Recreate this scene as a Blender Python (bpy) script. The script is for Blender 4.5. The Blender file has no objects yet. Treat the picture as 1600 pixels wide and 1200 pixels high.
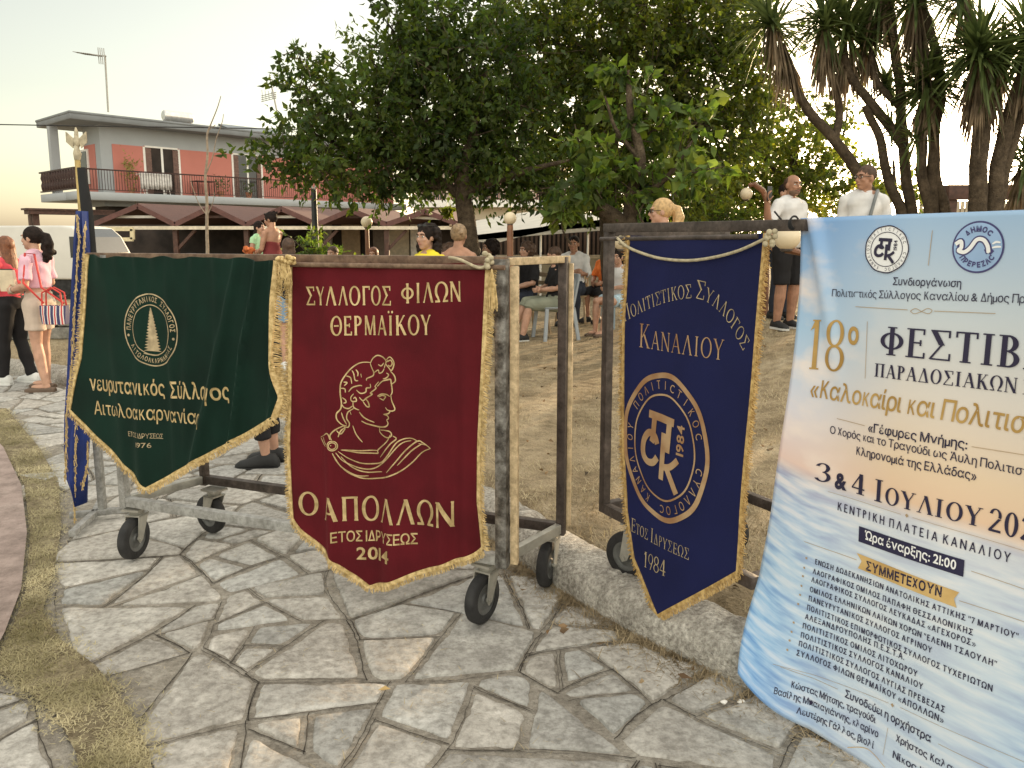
import bpy, bmesh, math, random
import numpy as np
from mathutils import Vector, Matrix, noise as mn
random.seed(7); rng = np.random.default_rng(7)
SC = bpy.context.scene
COL = SC.collection
R = math.radians
# ------------------------------------------------------------------ camera, sky, sun
PITCH = R(8.5); FPX = 1200.0; PY0 = 549.0
CAM = Vector((0, 0, 1.5))
cd = bpy.data.cameras.new('camera'); cam = bpy.data.objects.new('camera', cd); COL.objects.link(cam)
cam.location = CAM; cam.rotation_euler = (R(90) - PITCH, 0, 0)
cd.sensor_width = 36; cd.lens = 27; cd.shift_y = -51 / 1600; cd.clip_end = 2000; cd.clip_start = .05
SC.camera = cam
SUN_AZ = R(33); SUN_EL = R(8.5)
w = bpy.data.worlds.new("World"); SC.world = w; w.use_nodes = True
nt = w.node_tree; bg = nt.nodes['Background']
sky = nt.nodes.new('ShaderNodeTexSky'); sky.sky_type = 'NISHITA'; sky.sun_disc = False
sky.sun_elevation = SUN_EL; sky.sun_rotation = SUN_AZ; sky.air_density = 1.0; sky.dust_density = 1.6; sky.ozone_density = 1.2
tnt = nt.nodes.new('ShaderNodeMix'); tnt.data_type = 'RGBA'; tnt.blend_type = 'MULTIPLY'; tnt.inputs[0].default_value = 1; tnt.inputs[7].default_value = (1, .925, .775, 1)
hs = nt.nodes.new('ShaderNodeHueSaturation'); hs.inputs['Saturation'].default_value = .50; nt.links.new(sky.outputs[0], hs.inputs['Color']); nt.links.new(hs.outputs[0], tnt.inputs[6]); nt.links.new(tnt.outputs[2], bg.inputs[0]); bg.inputs[1].default_value = .165
# unseen fill glow added overhead and behind the camera, stronger to the right
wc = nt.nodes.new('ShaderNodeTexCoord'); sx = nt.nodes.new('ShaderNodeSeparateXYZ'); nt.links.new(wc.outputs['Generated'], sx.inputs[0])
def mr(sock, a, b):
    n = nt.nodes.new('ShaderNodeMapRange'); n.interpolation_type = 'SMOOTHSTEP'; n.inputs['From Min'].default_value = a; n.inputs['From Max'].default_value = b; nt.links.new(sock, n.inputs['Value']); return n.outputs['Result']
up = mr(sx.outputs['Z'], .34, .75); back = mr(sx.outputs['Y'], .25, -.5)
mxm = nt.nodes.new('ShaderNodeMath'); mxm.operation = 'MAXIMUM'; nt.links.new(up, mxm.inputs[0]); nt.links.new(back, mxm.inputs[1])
FILL_GLOW = .60
vs_ = nt.nodes.new('ShaderNodeMath'); vs_.operation = 'MULTIPLY'; vs_.inputs[1].default_value = FILL_GLOW; mrx = nt.nodes.new('ShaderNodeMapRange'); mrx.inputs['From Min'].default_value = -1; mrx.inputs['From Max'].default_value = 1; mrx.inputs['To Min'].default_value = .45; mrx.inputs['To Max'].default_value = 1.55; nt.links.new(sx.outputs['X'], mrx.inputs['Value'])
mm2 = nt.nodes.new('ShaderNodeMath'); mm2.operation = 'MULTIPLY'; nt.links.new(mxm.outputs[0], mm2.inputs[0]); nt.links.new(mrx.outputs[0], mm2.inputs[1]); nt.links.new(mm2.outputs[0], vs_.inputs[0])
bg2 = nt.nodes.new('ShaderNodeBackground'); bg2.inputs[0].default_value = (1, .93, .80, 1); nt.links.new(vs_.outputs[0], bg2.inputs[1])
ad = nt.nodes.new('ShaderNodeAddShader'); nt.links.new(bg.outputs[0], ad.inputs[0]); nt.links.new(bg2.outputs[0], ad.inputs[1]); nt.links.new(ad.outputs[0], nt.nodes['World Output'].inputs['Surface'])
sl = bpy.data.lights.new('sun', 'SUN'); sl.energy = 3.0; sl.angle = R(.5); sl.color = (1, .72, .42)
so = bpy.data.objects.new('sun', sl); COL.objects.link(so)
sdir = Vector((math.sin(SUN_AZ) * math.cos(SUN_EL), math.cos(SUN_AZ) * math.cos(SUN_EL), math.sin(SUN_EL)))
so.rotation_euler = sdir.to_track_quat('Z', 'Y').to_euler(); so.location = (0, 0, 30)
SC.view_settings.view_transform = 'Standard'; SC.view_settings.look = 'None'
SC.view_settings.exposure = 1.1; SC.view_settings.gamma = 1
SC.cycles.max_bounces = 8; SC.cycles.transparent_max_bounces = 8
# ------------------------------------------------------------------ pixel -> world (photo of 1600 x 1200)
cp, sp = math.cos(PITCH), math.sin(PITCH)
def ray(px, py):
    u = (px - 800) / FPX; v = (PY0 - py) / FPX
    return Vector((u, cp + v * sp, v * cp - sp))
def P(px, py, Y):
    r = ray(px, py); return CAM + r * (Y / r.y)
def G(px, py, z=0.0):
    r = ray(px, py); return CAM + r * ((z - 1.5) / r.z)
def onplane(px, py, B, d):                    # -> (s along d, z) on the vertical plane through B
    n = Vector((d[1], -d[0], 0)); r = ray(px, py)
    t = n.dot(Vector((B[0], B[1], 0)) - CAM) / n.dot(r); q = CAM + r * t
    return ((q.x - B[0]) * d[0] + (q.y - B[1]) * d[1], q.z)
# ------------------------------------------------------------------ materials
MATS = {}
def mat(name, col, rough=.7, metal=0., var=.15, scale=8., bump=0., bscale=60., spec=.4, col2=None, sheen=0., trans=0., emit=0., detail=4., alpha=1., tint=False):
    if name in MATS: return MATS[name]
    m = bpy.data.materials.new(name); m.use_nodes = True; MATS[name] = m
    t = m.node_tree; b = t.nodes['Principled BSDF']
    b.inputs['Roughness'].default_value = rough; b.inputs['Metallic'].default_value = metal
    b.inputs['Specular IOR Level'].default_value = spec
    c1 = tuple(min(1, c * (1 - var)) for c in col); c2 = col2 or tuple(min(1, c * (1 + var)) for c in col)
    tc = t.nodes.new('ShaderNodeTexCoord')
    n = t.nodes.new('ShaderNodeTexNoise'); n.inputs['Scale'].default_value = scale; n.inputs['Detail'].default_value = detail
    t.links.new(tc.outputs['Object'], n.inputs['Vector'])
    rp = t.nodes.new('ShaderNodeValToRGB'); rp.color_ramp.elements[0].position = .35; rp.color_ramp.elements[1].position = .65
    rp.color_ramp.elements[0].color = (*c1, 1); rp.color_ramp.elements[1].color = (*c2, 1)
    t.links.new(n.outputs['Fac'], rp.inputs['Fac']); t.links.new(rp.outputs['Color'], b.inputs['Base Color'])
    if sheen:
        b.inputs['Sheen Weight'].default_value = sheen; b.inputs['Sheen Roughness'].default_value = .35
        b.inputs['Sheen Tint'].default_value = (*[min(1, c * 4 + .05) for c in col], 1)
    if bump:
        n2 = t.nodes.new('ShaderNodeTexNoise'); n2.inputs['Scale'].default_value = bscale; n2.inputs['Detail'].default_value = 5
        t.links.new(tc.outputs['Object'], n2.inputs['Vector'])
        bp = t.nodes.new('ShaderNodeBump'); bp.inputs['Strength'].default_value = bump; bp.inputs['Distance'].default_value = .01
        t.links.new(n2.outputs['Fac'], bp.inputs['Height']); t.links.new(bp.outputs['Normal'], b.inputs['Normal'])
    if trans:
        tr = t.nodes.new('ShaderNodeBsdfTranslucent'); t.links.new(rp.outputs['Color'], tr.inputs['Color'])
        mx = t.nodes.new('ShaderNodeMixShader'); mx.inputs[0].default_value = trans
        t.links.new(b.outputs[0], mx.inputs[1]); t.links.new(tr.outputs[0], mx.inputs[2])
        t.links.new(mx.outputs[0], t.nodes['Material Output'].inputs['Surface'])
    if tint:
        a = t.nodes.new('ShaderNodeAttribute'); a.attribute_name = 'tint'; mm = t.nodes.new('ShaderNodeMix'); mm.data_type = 'RGBA'; mm.blend_type = 'MULTIPLY'; mm.inputs[0].default_value = 1
        t.links.new(rp.outputs['Color'], mm.inputs[6]); t.links.new(a.outputs['Color'], mm.inputs[7]); t.links.new(mm.outputs[2], b.inputs['Base Color'])
        if trans:
            m3 = t.nodes.new('ShaderNodeMix'); m3.data_type = 'RGBA'; m3.blend_type = 'MULTIPLY'; m3.inputs[0].default_value = 1; m3.inputs[7].default_value = (1.75, 1.9, .75, 1); t.links.new(mm.outputs[2], m3.inputs[6]); t.links.new(m3.outputs[2], tr.inputs['Color'])
    if emit:
        b.inputs['Emission Color'].default_value = (*col, 1); b.inputs['Emission Strength'].default_value = emit
    return m
# ------------------------------------------------------------------ objects
OFF = {}
def setp(o, label=None, cat=None, group=None, kind=None):
    if label: o['label'] = label
    if cat: o['category'] = cat
    if group: o['group'] = group
    if kind: o['kind'] = kind
    return o
def thing(name, loc, label, cat, group=None, rz=0.):
    o = bpy.data.objects.new(name, None); COL.objects.link(o); o.location = loc; o.rotation_euler = (0, 0, rz)
    o.empty_display_size = .2
    OFF[o.name] = Vector(loc)
    return setp(o, label, cat, group)
def mesh_obj(name, verts, faces, m, parent=None, smooth=False, world=True, angle=40, origin=None):
    me = bpy.data.meshes.new(name)
    if parent is not None and world:
        o0 = OFF[parent.name]
    else: o0 = Vector((0, 0, 0))
    if origin is not None and parent is None: o0 = Vector(origin)
    V = np.asarray(verts, dtype=float).reshape(-1, 3) - np.array(o0)
    if isinstance(faces, np.ndarray):
        nf, k = faces.shape
        me.vertices.add(len(V)); me.vertices.foreach_set('co', V.ravel())
        me.loops.add(nf * k); me.loops.foreach_set('vertex_index', faces.ravel().astype(np.int32))
        me.polygons.add(nf); me.polygons.foreach_set('loop_start', (np.arange(nf) * k).astype(np.int32))
        me.update(calc_edges=True)
    else:
        me.from_pydata(V.tolist(), [], faces); me.update()
    if m is not None:
        for mm in (m if isinstance(m, (list, tuple)) else [m]): me.materials.append(mm)
    o = bpy.data.objects.new(name, me); COL.objects.link(o)
    if smooth:
        me.polygons.foreach_set('use_smooth', [True] * len(me.polygons))
        if angle < 180: me.set_sharp_from_angle(angle=R(angle))
    if parent is not None:
        o.parent = parent
        OFF[o.name] = o0 if world else Vector((0, 0, 0))
    else:
        o.location = o0; OFF[o.name] = o0
    return o
class MB:
    def __init__(s): s.v = []; s.f = []
    def add(s, vs, fs):
        k = len(s.v); s.v += [tuple(v) for v in vs]; s.f += [tuple(i + k for i in f) for f in fs]; return s
    def quad(s, a, b, c, d): return s.add([a, b, c, d], [(0, 1, 2, 3)])
    def poly(s, pts): return s.add(pts, [tuple(range(len(pts)))])
    def obox(s, c, ax, ay, az):               # centre and three half-axis vectors
        c, ax, ay, az = map(Vector, (c, ax, ay, az)); vs = []
        for k in (-1, 1):
            for j in (-1, 1):
                for i in (-1, 1): vs.append(c + ax * i + ay * j + az * k)
        return s.add(vs, [(0, 2, 3, 1), (4, 5, 7, 6), (0, 1, 5, 4), (2, 6, 7, 3), (0, 4, 6, 2), (1, 3, 7, 5)])
    def box(s, x0, x1, y0, y1, z0, z1):
        return s.obox(((x0 + x1) / 2, (y0 + y1) / 2, (z0 + z1) / 2), ((x1 - x0) / 2, 0, 0), (0, (y1 - y0) / 2, 0), (0, 0, (z1 - z0) / 2))
    def bar(s, a, b, w, h, up=(0, 0, 1)):      # rectangular bar from a to b
        a, b = Vector(a), Vector(b); d = (b - a); L = d.length; d.normalize(); up = Vector(up)
        if abs(d.dot(up)) > .98: up = Vector((1, 0, 0)) if abs(d.x) < .9 else Vector((0, 1, 0))
        sd = d.cross(up).normalized(); u = sd.cross(d)
        return s.obox((a + b) / 2, d * L / 2, sd * w / 2, u * h / 2)
    def tube(s, pts, rad, n=8, caps=True, flat=1.0, upv=None):
        pts = [Vector(p) for p in pts]; m = len(pts)
        rad = [rad] * m if not hasattr(rad, '__len__') else list(rad)
        rings = []; prev = None
        for i, p in enumerate(pts):
            t = (pts[min(i + 1, m - 1)] - pts[max(i - 1, 0)])
            t = t.normalized() if t.length > 1e-9 else Vector((0, 0, 1))
            if prev is None:
                r = Vector(upv) if upv else (Vector((1, 0, 0)) if abs(t.x) < .8 else Vector((0, 1, 0)))
            else: r = prev
            r = (r - t * r.dot(t)); r = r.normalized() if r.length > 1e-6 else Vector((0, 1, 0)).cross(t).normalized()
            prev = r; q = t.cross(r)
            rings.append([p + (r * math.cos(2 * math.pi * k / n) + q * math.sin(2 * math.pi * k / n) * flat) * rad[i] for k in range(n)])
        vs = [v for rg in rings for v in rg]; fs = []
        for i in range(m - 1):
            for k in range(n):
                fs.append((i * n + k, i * n + (k + 1) % n, (i + 1) * n + (k + 1) % n, (i + 1) * n + k))
        if caps:
            fs.append(tuple(range(n))[::-1]); fs.append(tuple((m - 1) * n + k for k in range(n)))
        return s.add(vs, fs)
    def ell(s, c, rx, ry, rz, M=None, nu=14, nv=9):
        c = Vector(c); vs = []; fs = []
        for j in range(nv + 1):
            th = math.pi * j / nv
            for i in range(nu):
                ph = 2 * math.pi * i / nu
                q = Vector((rx * math.sin(th) * math.cos(ph), ry * math.sin(th) * math.sin(ph), rz * math.cos(th)))
                if M is not None: q = M @ q
                vs.append(c + q)
        for j in range(nv):
            for i in range(nu):
                a, b = j * nu + i, j * nu + (i + 1) % nu; d, e = a + nu, b + nu
                if j == 0: fs.append((a, d, e))
                elif j == nv - 1: fs.append((a, d, b))
                else: fs.append((a, d, e, b))
        return s.add(vs, fs)
    def loft(s, rings, caps=True):
        n = len(rings[0]); vs = [v for r in rings for v in r]; fs = []
        for i in range(len(rings) - 1):
            for k in range(n): fs.append((i * n + k, i * n + (k + 1) % n, (i + 1) * n + (k + 1) % n, (i + 1) * n + k))
        if caps: fs.append(tuple(range(n))[::-1]); fs.append(tuple((len(rings) - 1) * n + k for k in range(n)))
        return s.add(vs, fs)
    def lathe(s, c, prof, n=20, axis=(0, 0, 1), caps=True):     # prof: (radius, height)
        ax = Vector(axis).normalized(); r = ax.orthogonal().normalized(); q = ax.cross(r); c = Vector(c)
        return s.loft([[c + ax * h + (r * math.cos(2 * math.pi * k / n) + q * math.sin(2 * math.pi * k / n)) * rr for k in range(n)] for rr, h in prof], caps)
    def prism(s, pts, n):                     # polygon extruded by vector n
        n = Vector(n); k = len(pts); vs = [Vector(p) for p in pts] + [Vector(p) + n for p in pts]
        fs = [tuple(range(k))[::-1], tuple(range(k, 2 * k))] + [(i, (i + 1) % k, k + (i + 1) % k, k + i) for i in range(k)]
        return s.add(vs, fs)
    def build(s, name, m, parent=None, smooth=False, world=True, angle=40, origin=None):
        return mesh_obj(name, s.v, s.f, m, parent, smooth, world, angle, origin)
    def bevel(s, name, m, parent=None, width=.004, seg=2, world=True, origin=None):
        o = s.build(name, m, parent, False, world, origin=origin)
        bm = bmesh.new(); bm.from_mesh(o.data); bmesh.ops.recalc_face_normals(bm, faces=bm.faces)
        bmesh.ops.bevel(bm, geom=[e for e in bm.edges if len(e.link_faces) == 2 and e.calc_face_angle(0) > .5], offset=width, segments=seg, affect='EDGES', profile=.6)
        bm.to_mesh(o.data); bm.free(); o.data.polygons.foreach_set('use_smooth', [True] * len(o.data.polygons)); o.data.set_sharp_from_angle(angle=R(50))
        return o
def remesh(o, vox, smooth=4, fac=.5):
    md = o.modifiers.new('r', 'REMESH'); md.mode = 'VOXEL'; md.voxel_size = vox
    if smooth:
        ms = o.modifiers.new('s', 'SMOOTH'); ms.factor = fac; ms.iterations = smooth
    dg = bpy.context.evaluated_depsgraph_get(); ev = o.evaluated_get(dg)
    me = bpy.data.meshes.new_from_object(ev, depsgraph=dg); o.modifiers.clear()
    old = o.data; o.data = me; bpy.data.meshes.remove(old)
    me.polygons.foreach_set('use_smooth', [True] * len(me.polygons))
    return o
def S(x): x = max(0., min(1., x)); return x * x * (3 - 2 * x)
# ------------------------------------------------------------------ the ground
GOLDM = mat('gold_thread', (.50, .34, .125), .6, .0, .25, 60, .3, 200, col2=(.70, .52, .25))
KERB = [(3.2, .4), (2.3, .95), (1.55, 1.72), (.88, 2.45), (.52, 2.86), (.21, 3.33), (-.15, 3.95), (-.75, 4.7), (-1.7, 5.7), (-3.0, 6.8), (-4.4, 7.75), (-5.8, 8.55), (-8.5, 9.6), (-13, 10.8), (-22, 12)]
def cat_rom(pts, k=8):
    out = []; n = len(pts)
    for i in range(n - 1):
        p0, p1, p2, p3 = (np.array(pts[max(i - 1, 0)]), np.array(pts[i]), np.array(pts[i + 1]), np.array(pts[min(i + 2, n - 1)]))
        for j in range(k):
            t = j / k
            out.append(.5 * ((2 * p1) + (-p0 + p2) * t + (2 * p0 - 5 * p1 + 4 * p2 - p3) * t * t + (-p0 + 3 * p1 - 3 * p2 + p3) * t ** 3))
    out.append(np.array(pts[-1])); return out
KC = cat_rom(KERB, 10)
KCa = np.array(KC)
def kerb_side(x, y):                          # signed distance to the kerb line, + on the lawn side
    d = KCa - np.array([x, y]); i = int(np.argmin((d ** 2).sum(1))); j = min(max(i, 1), len(KCa) - 2)
    t = KCa[j + 1] - KCa[j - 1]; t /= np.linalg.norm(t) + 1e-9
    return float((x - KCa[i, 0]) * t[1] - (y - KCa[i, 1]) * t[0]) if False else float(-( -t[1] * (x - KCa[i, 0]) + t[0] * (y - KCa[i, 1])))
def lawn_z(x, y):
    return .12 + .36 * S((x - 1.3) / 1.9) * S((y - 4.2) / 3.6)
# base ground sheet to the horizon
gm = mat('dry_earth', (.24, .20, .14), .95, 0, .25, 1.2, .4, 30)
mesh_obj('ground', [(-900, -60, -.06), (900, -60, -.06), (900, 1400, -.06), (-900, 1400, -.06)], [(0, 1, 2, 3)], gm)['kind'] = 'structure'
# mortar bed under the flagstones
def noisy(name, stops, scale, rough, bump, bscale, scale2=None, dist=.01):
    m = bpy.data.materials.new(name); m.use_nodes = True; MATS[name] = m
    t = m.node_tree; b = t.nodes['Principled BSDF']; b.inputs['Roughness'].default_value = rough; b.inputs['Specular IOR Level'].default_value = .25
    tc = t.nodes.new('ShaderNodeTexCoord'); n = t.nodes.new('ShaderNodeTexNoise'); n.inputs['Scale'].default_value = scale; n.inputs['Detail'].default_value = 9; n.inputs['Roughness'].default_value = .65
    t.links.new(tc.outputs['Object'], n.inputs['Vector'])
    rp = t.nodes.new('ShaderNodeValToRGB'); els = rp.color_ramp.elements
    els[0].position = stops[0][0]; els[0].color = (*stops[0][1], 1); els[1].position = stops[-1][0]; els[1].color = (*stops[-1][1], 1)
    for p_, c_ in stops[1:-1]: e = els.new(p_); e.color = (*c_, 1)
    t.links.new(n.outputs['Fac'], rp.inputs['Fac']); last = rp.outputs['Color']
    if scale2:
        v = t.nodes.new('ShaderNodeTexNoise'); v.inputs['Scale'].default_value = scale2; v.inputs['Detail'].default_value = 6; v.inputs['Roughness'].default_value = .7
        t.links.new(tc.outputs['Object'], v.inputs['Vector'])
        r2 = t.nodes.new('ShaderNodeValToRGB'); r2.color_ramp.elements[0].position = .36; r2.color_ramp.elements[0].color = (.62, .6, .57, 1); r2.color_ramp.elements[1].position = .6; r2.color_ramp.elements[1].color = (1.05, 1.03, 1, 1)
        t.links.new(v.outputs['Fac'], r2.inputs['Fac'])
        mx = t.nodes.new('ShaderNodeMix'); mx.data_type = 'RGBA'; mx.blend_type = 'MULTIPLY'; mx.inputs[0].default_value = 1
        t.links.new(last, mx.inputs[6]); t.links.new(r2.outputs['Color'], mx.inputs[7]); last = mx.outputs[2]
    t.links.new(last, b.inputs['Base Color'])
    n2 = t.nodes.new('ShaderNodeTexNoise'); n2.inputs['Scale'].default_value = bscale; n2.inputs['Detail'].default_value = 8
    t.links.new(tc.outputs['Object'], n2.inputs['Vector'])
    bp = t.nodes.new('ShaderNodeBump'); bp.inputs['Strength'].default_value = bump; bp.inputs['Distance'].default_value = dist
    t.links.new(n2.outputs['Fac'], bp.inputs['Height']); t.links.new(bp.outputs['Normal'], b.inputs['Normal'])
    return m
def attr_tint(m, amount=1.0):                 # multiply the base colour by a per-stone attribute
    t = m.node_tree; b = t.nodes['Principled BSDF']; l = b.inputs['Base Color'].links[0]; src = l.from_socket
    a = t.nodes.new('ShaderNodeAttribute'); a.attribute_name = 'tint'
    mx = t.nodes.new('ShaderNodeMix'); mx.data_type = 'RGBA'; mx.blend_type = 'MULTIPLY'; mx.inputs[0].default_value = amount
    t.links.new(src, mx.inputs[6]); t.links.new(a.outputs['Color'], mx.inputs[7]); t.links.new(mx.outputs[2], b.inputs['Base Color'])
mortar = noisy('mortar', [(.3, (.215, .195, .165)), (.5, (.31, .285, .245)), (.72, (.41, .385, .34))], 7, .95, 1., 90, 30)
mesh_obj('mortar_bed', [(-16, -.5, 0), (4.5, -.5, 0), (4.5, 14, 0), (-16, 14, 0)], [(0, 1, 2, 3)], mortar)['kind'] = 'structure'
# strip of dry grass on the left of the path (photo outline), pink slab beyond it
ST_L = [(-40, 640), (2, 700), (38, 760), (48, 840), (40, 930), (14, 1000), (-14, 1050), (30, 1075), (88, 1120), (120, 1185), (130, 1260)]
ST_R = [(10, 640), (60, 700), (92, 755), (96, 830), (84, 900), (66, 960), (96, 1005), (150, 1045), (200, 1110), (232, 1180), (250, 1260)]
sl_ = [G(*p) for p in ST_L]; sr_ = [G(*p) for p in ST_R]
strip_poly = [(p.x, p.y) for p in sl_] + [(p.x, p.y) for p in reversed(sr_)]
def inpoly(x, y, poly):
    c = False; n = len(poly)
    for i in range(n):
        x0, y0 = poly[i]; x1, y1 = poly[i - 1]
        if (y0 > y) != (y1 > y) and x < (x1 - x0) * (y - y0) / (y1 - y0) + x0: c = not c
    return c
stripm = noisy('straw_earth', [(.3, (.14, .11, .07)), (.5, (.24, .20, .125)), (.7, (.40, .35, .22))], 14, .95, 1.0, 120, 40)
mesh_obj('grass_verge', [(x, y, .014) for x, y in strip_poly], [tuple(range(len(strip_poly)))], stripm)['kind'] = 'structure'
pinkm = noisy('pink_concrete', [(.3, (.27, .21, .19)), (.55, (.34, .27, .245)), (.75, (.40, .33, .30))], 3.5, .9, .5, 70, 9)
pk = [G(*p) for p in [(-40, 655), (6, 705), (34, 765), (43, 840), (34, 930), (8, 1000), (-16, 1045)]]
pk = [(p.x, p.y) for p in pk] + [(-3.2, 1.9), (-6, 2.5), (-9, 5), (-7, 6.5)]
mesh_obj('pink_path', [(x, y, .03) for x, y in pk], [tuple(range(len(pk)))], pinkm)['kind'] = 'structure'
# flagstones: irregular polygons from half-plane clipping, pulled apart for the joints
def clip(poly, a, n_):                         # keep the side where (p-a).n_ <= 0
    out = []
    for i in range(len(poly)):
        p, q = poly[i], poly[(i + 1) % len(poly)]
        dp = (p[0] - a[0]) * n_[0] + (p[1] - a[1]) * n_[1]; dq = (q[0] - a[0]) * n_[0] + (q[1] - a[1]) * n_[1]
        if dp <= 0: out.append(p)
        if dp * dq < 0:
            t = dp / (dp - dq); out.append((p[0] + (q[0] - p[0]) * t, p[1] + (q[1] - p[1]) * t))
    return out
rs = random.Random(21)
seeds = []
y = -.6
row = 0
while y < 12.5:                                 # coarse cells, then broken like dropped slabs
    x = -12 + (row % 2) * .5
    while x < 4.5: seeds.append((x + rs.uniform(-.36, .36), y + rs.uniform(-.30, .30))); x += 1.15
    y += .85; row += 1
SA = np.array(seeds)
def area(p): return .5 * sum(p[i][0] * p[(i + 1) % len(p)][1] - p[(i + 1) % len(p)][0] * p[i][1] for i in range(len(p)))
stones = []
def split(poly):
    A = area(poly); c = (sum(p[0] for p in poly) / len(poly), sum(p[1] for p in poly) / len(poly))
    if A < rs.choice((.055, .08, .11, .14, .19)) or len(poly) < 3: stones.append(poly); return
    q = np.array(poly) - c; cov = q.T @ q; wv_, ev = np.linalg.eigh(cov); ax = ev[:, 1]; L = math.sqrt(wv_[1] / len(poly))
    def thin(h):
        if len(h) < 3: return True
        per = sum(math.dist(h[i], h[i - 1]) for i in range(len(h))); return area(h) / per ** 2 < .044
    for tr in range(12):
        an = math.atan2(ax[1], ax[0]) + rs.gauss(0, .24 + .03 * tr); n = (math.cos(an), math.sin(an)); o = rs.uniform(-.2, .2) * L; a0 = (c[0] + n[0] * o, c[1] + n[1] * o)
        hs_ = [clip(poly, a0, (n[0] * sg, n[1] * sg)) for sg in (1, -1)]
        if not any(thin(h) for h in hs_): break
    else:
        if A < .2: stones.append(poly); return
    for h in hs_: split(h)
for i, (sx, sy) in enumerate(seeds):
    if abs(sx) > (sy + 1.8) * 1.25: continue
    d2 = ((SA - SA[i]) ** 2).sum(1); poly = [(sx - 2, sy - 2), (sx + 2, sy - 2), (sx + 2, sy + 2), (sx - 2, sy + 2)]
    for j in np.argsort(d2)[1:20]:
        dx, dy = SA[j] - SA[i]; L = math.hypot(dx, dy); poly = clip(poly, (sx + dx / 2, sy + dy / 2), (dx / L, dy / L))
        if len(poly) < 3: break
    if len(poly) >= 3: split(poly)
def warp(p): return np.array([p[0] + .075 * mn.noise(Vector((p[0] * 1.7, p[1] * 1.7, 2))), p[1] + .075 * mn.noise(Vector((p[0] * 1.7, p[1] * 1.7, 8)))])
verts, faces, tints = [], [], []
cv, cf = [], []
for i, poly in enumerate(stones):
    sx, sy = sum(p[0] for p in poly) / len(poly), sum(p[1] for p in poly) / len(poly)
    if kerb_side(sx, sy) > -.10 or inpoly(sx, sy, strip_poly) or inpoly(sx, sy, pk): continue
    gap = rs.uniform(.009, .018); src = list(poly)
    for k in range(len(src)):
        p, q = src[k], src[(k + 1) % len(src)]; L = math.hypot(q[0] - p[0], q[1] - p[1])
        if L < 1e-6: continue
        n = ((q[1] - p[1]) / L, -(q[0] - p[0]) / L); poly = clip(poly, (p[0] - n[0] * gap, p[1] - n[1] * gap), n)
        if len(poly) < 3: break
    if len(poly) < 3 or area(poly) < .008: continue
    for k in range(len(src)):                  # dark crack that runs along one side of each joint
        p, q = np.array(src[k]), np.array(src[(k + 1) % len(src)]); L = np.linalg.norm(q - p)
        if L < .06 or rs.random() < .35: continue
        t = (q - p) / L; o = np.array([t[1], -t[0]]) * -gap * rs.uniform(-.1, .75); m = max(2, int(L / .02)); ww = rs.uniform(.0007, .0021); n0 = len(cv)
        for j in range(m + 1):
            c0 = warp(p + (q - p) * j / m + o); wob = mn.noise(Vector((c0[0] * 25, c0[1] * 25, k))) * .006; w2 = ww * (1 + .8 * mn.noise(Vector((c0[0] * 40, c0[1] * 40, 7)))); c0 = c0 + np.array([t[1], -t[0]]) * wob
            cv += [(c0[0] + t[1] * w2, c0[1] - t[0] * w2, .0042), (c0[0] - t[1] * w2, c0[1] + t[0] * w2, .0042)]
        cf += [(n0 + 2 * j, n0 + 2 * j + 1, n0 + 2 * j + 3, n0 + 2 * j + 2) for j in range(m)]
    poly = [tuple(warp(p)) for p in poly]
    # drop very short edges, subdivide and roughen
    pts = []
    for k in range(len(poly)):
        p, q = np.array(poly[k]), np.array(poly[(k + 1) % len(poly)]); L = np.linalg.norm(q - p)
        if L < .012: continue
        m = max(1, int(L / .028))
        for t in range(m): pts.append(p + (q - p) * (t / m))
    if len(pts) < 3: continue
    c = np.mean(pts, axis=0); out = []
    for k, p in enumerate(pts):                # round corners and chip edges
        a, b = pts[k - 1], pts[(k + 1) % len(pts)]; p = p * .66 + (a + b) * .17
        nz = mn.noise(Vector((p[0] * 9, p[1] * 9, i))) * .014 + mn.noise(Vector((p[0] * 34, p[1] * 34, i))) * .008
        d = (c - p); d = d / (np.linalg.norm(d) + 1e-9); out.append(p + d * (abs(nz) + nz * .4))
    h = .009 + rs.uniform(-.003, .006); tx, ty = rs.uniform(-.006, .006), rs.uniform(-.006, .006)
    n0 = len(verts); m = len(out)
    for ring, (ins, z) in enumerate(((0, -.004), (.004, h - .005), (.013, h - .0012), (.03, h))):
        for p in out:
            d = c - p; L = np.linalg.norm(d); q = p + d / (L + 1e-9) * ins
            zz = z + (0 if ring == 0 else (q[0] - c[0]) * tx + (q[1] - c[1]) * ty + mn.noise(Vector((q[0] * 22, q[1] * 22, 3))) * .0018)
            verts.append((q[0], q[1], zz))
    for r_ in range(3):
        for k in range(m): faces.append((n0 + r_ * m + k, n0 + r_ * m + (k + 1) % m, n0 + (r_ + 1) * m + (k + 1) % m, n0 + (r_ + 1) * m + k))
    faces.append(tuple(n0 + 3 * m + k for k in range(m)))
    g = rs.uniform(.80, 1.10); wm = rs.uniform(-.03, .018)
    tints += [(g + wm, g, g - wm, 1)] * (4 * m)
stonem = noisy('flagstone', [(.26, (.34, .325, .30)), (.44, (.415, .40, .372)), (.60, (.50, .485, .452)), (.76, (.64, .62, .585))], 7, .82, 1., 45, 34, .008)
attr_tint(stonem)
fl = mesh_obj('flagstone_paving', verts, faces, stonem, smooth=True, angle=35); fl['kind'] = 'structure'
mesh_obj('joint_cracks', cv, cf, mat('crack_dirt', (.055, .046, .036), .95, 0, .3, 20))['kind'] = 'structure'
ca = fl.data.color_attributes.new('tint', 'FLOAT_COLOR', 'POINT'); ca.data.foreach_set('color', np.array(tints, dtype=np.float32).ravel())
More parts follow.
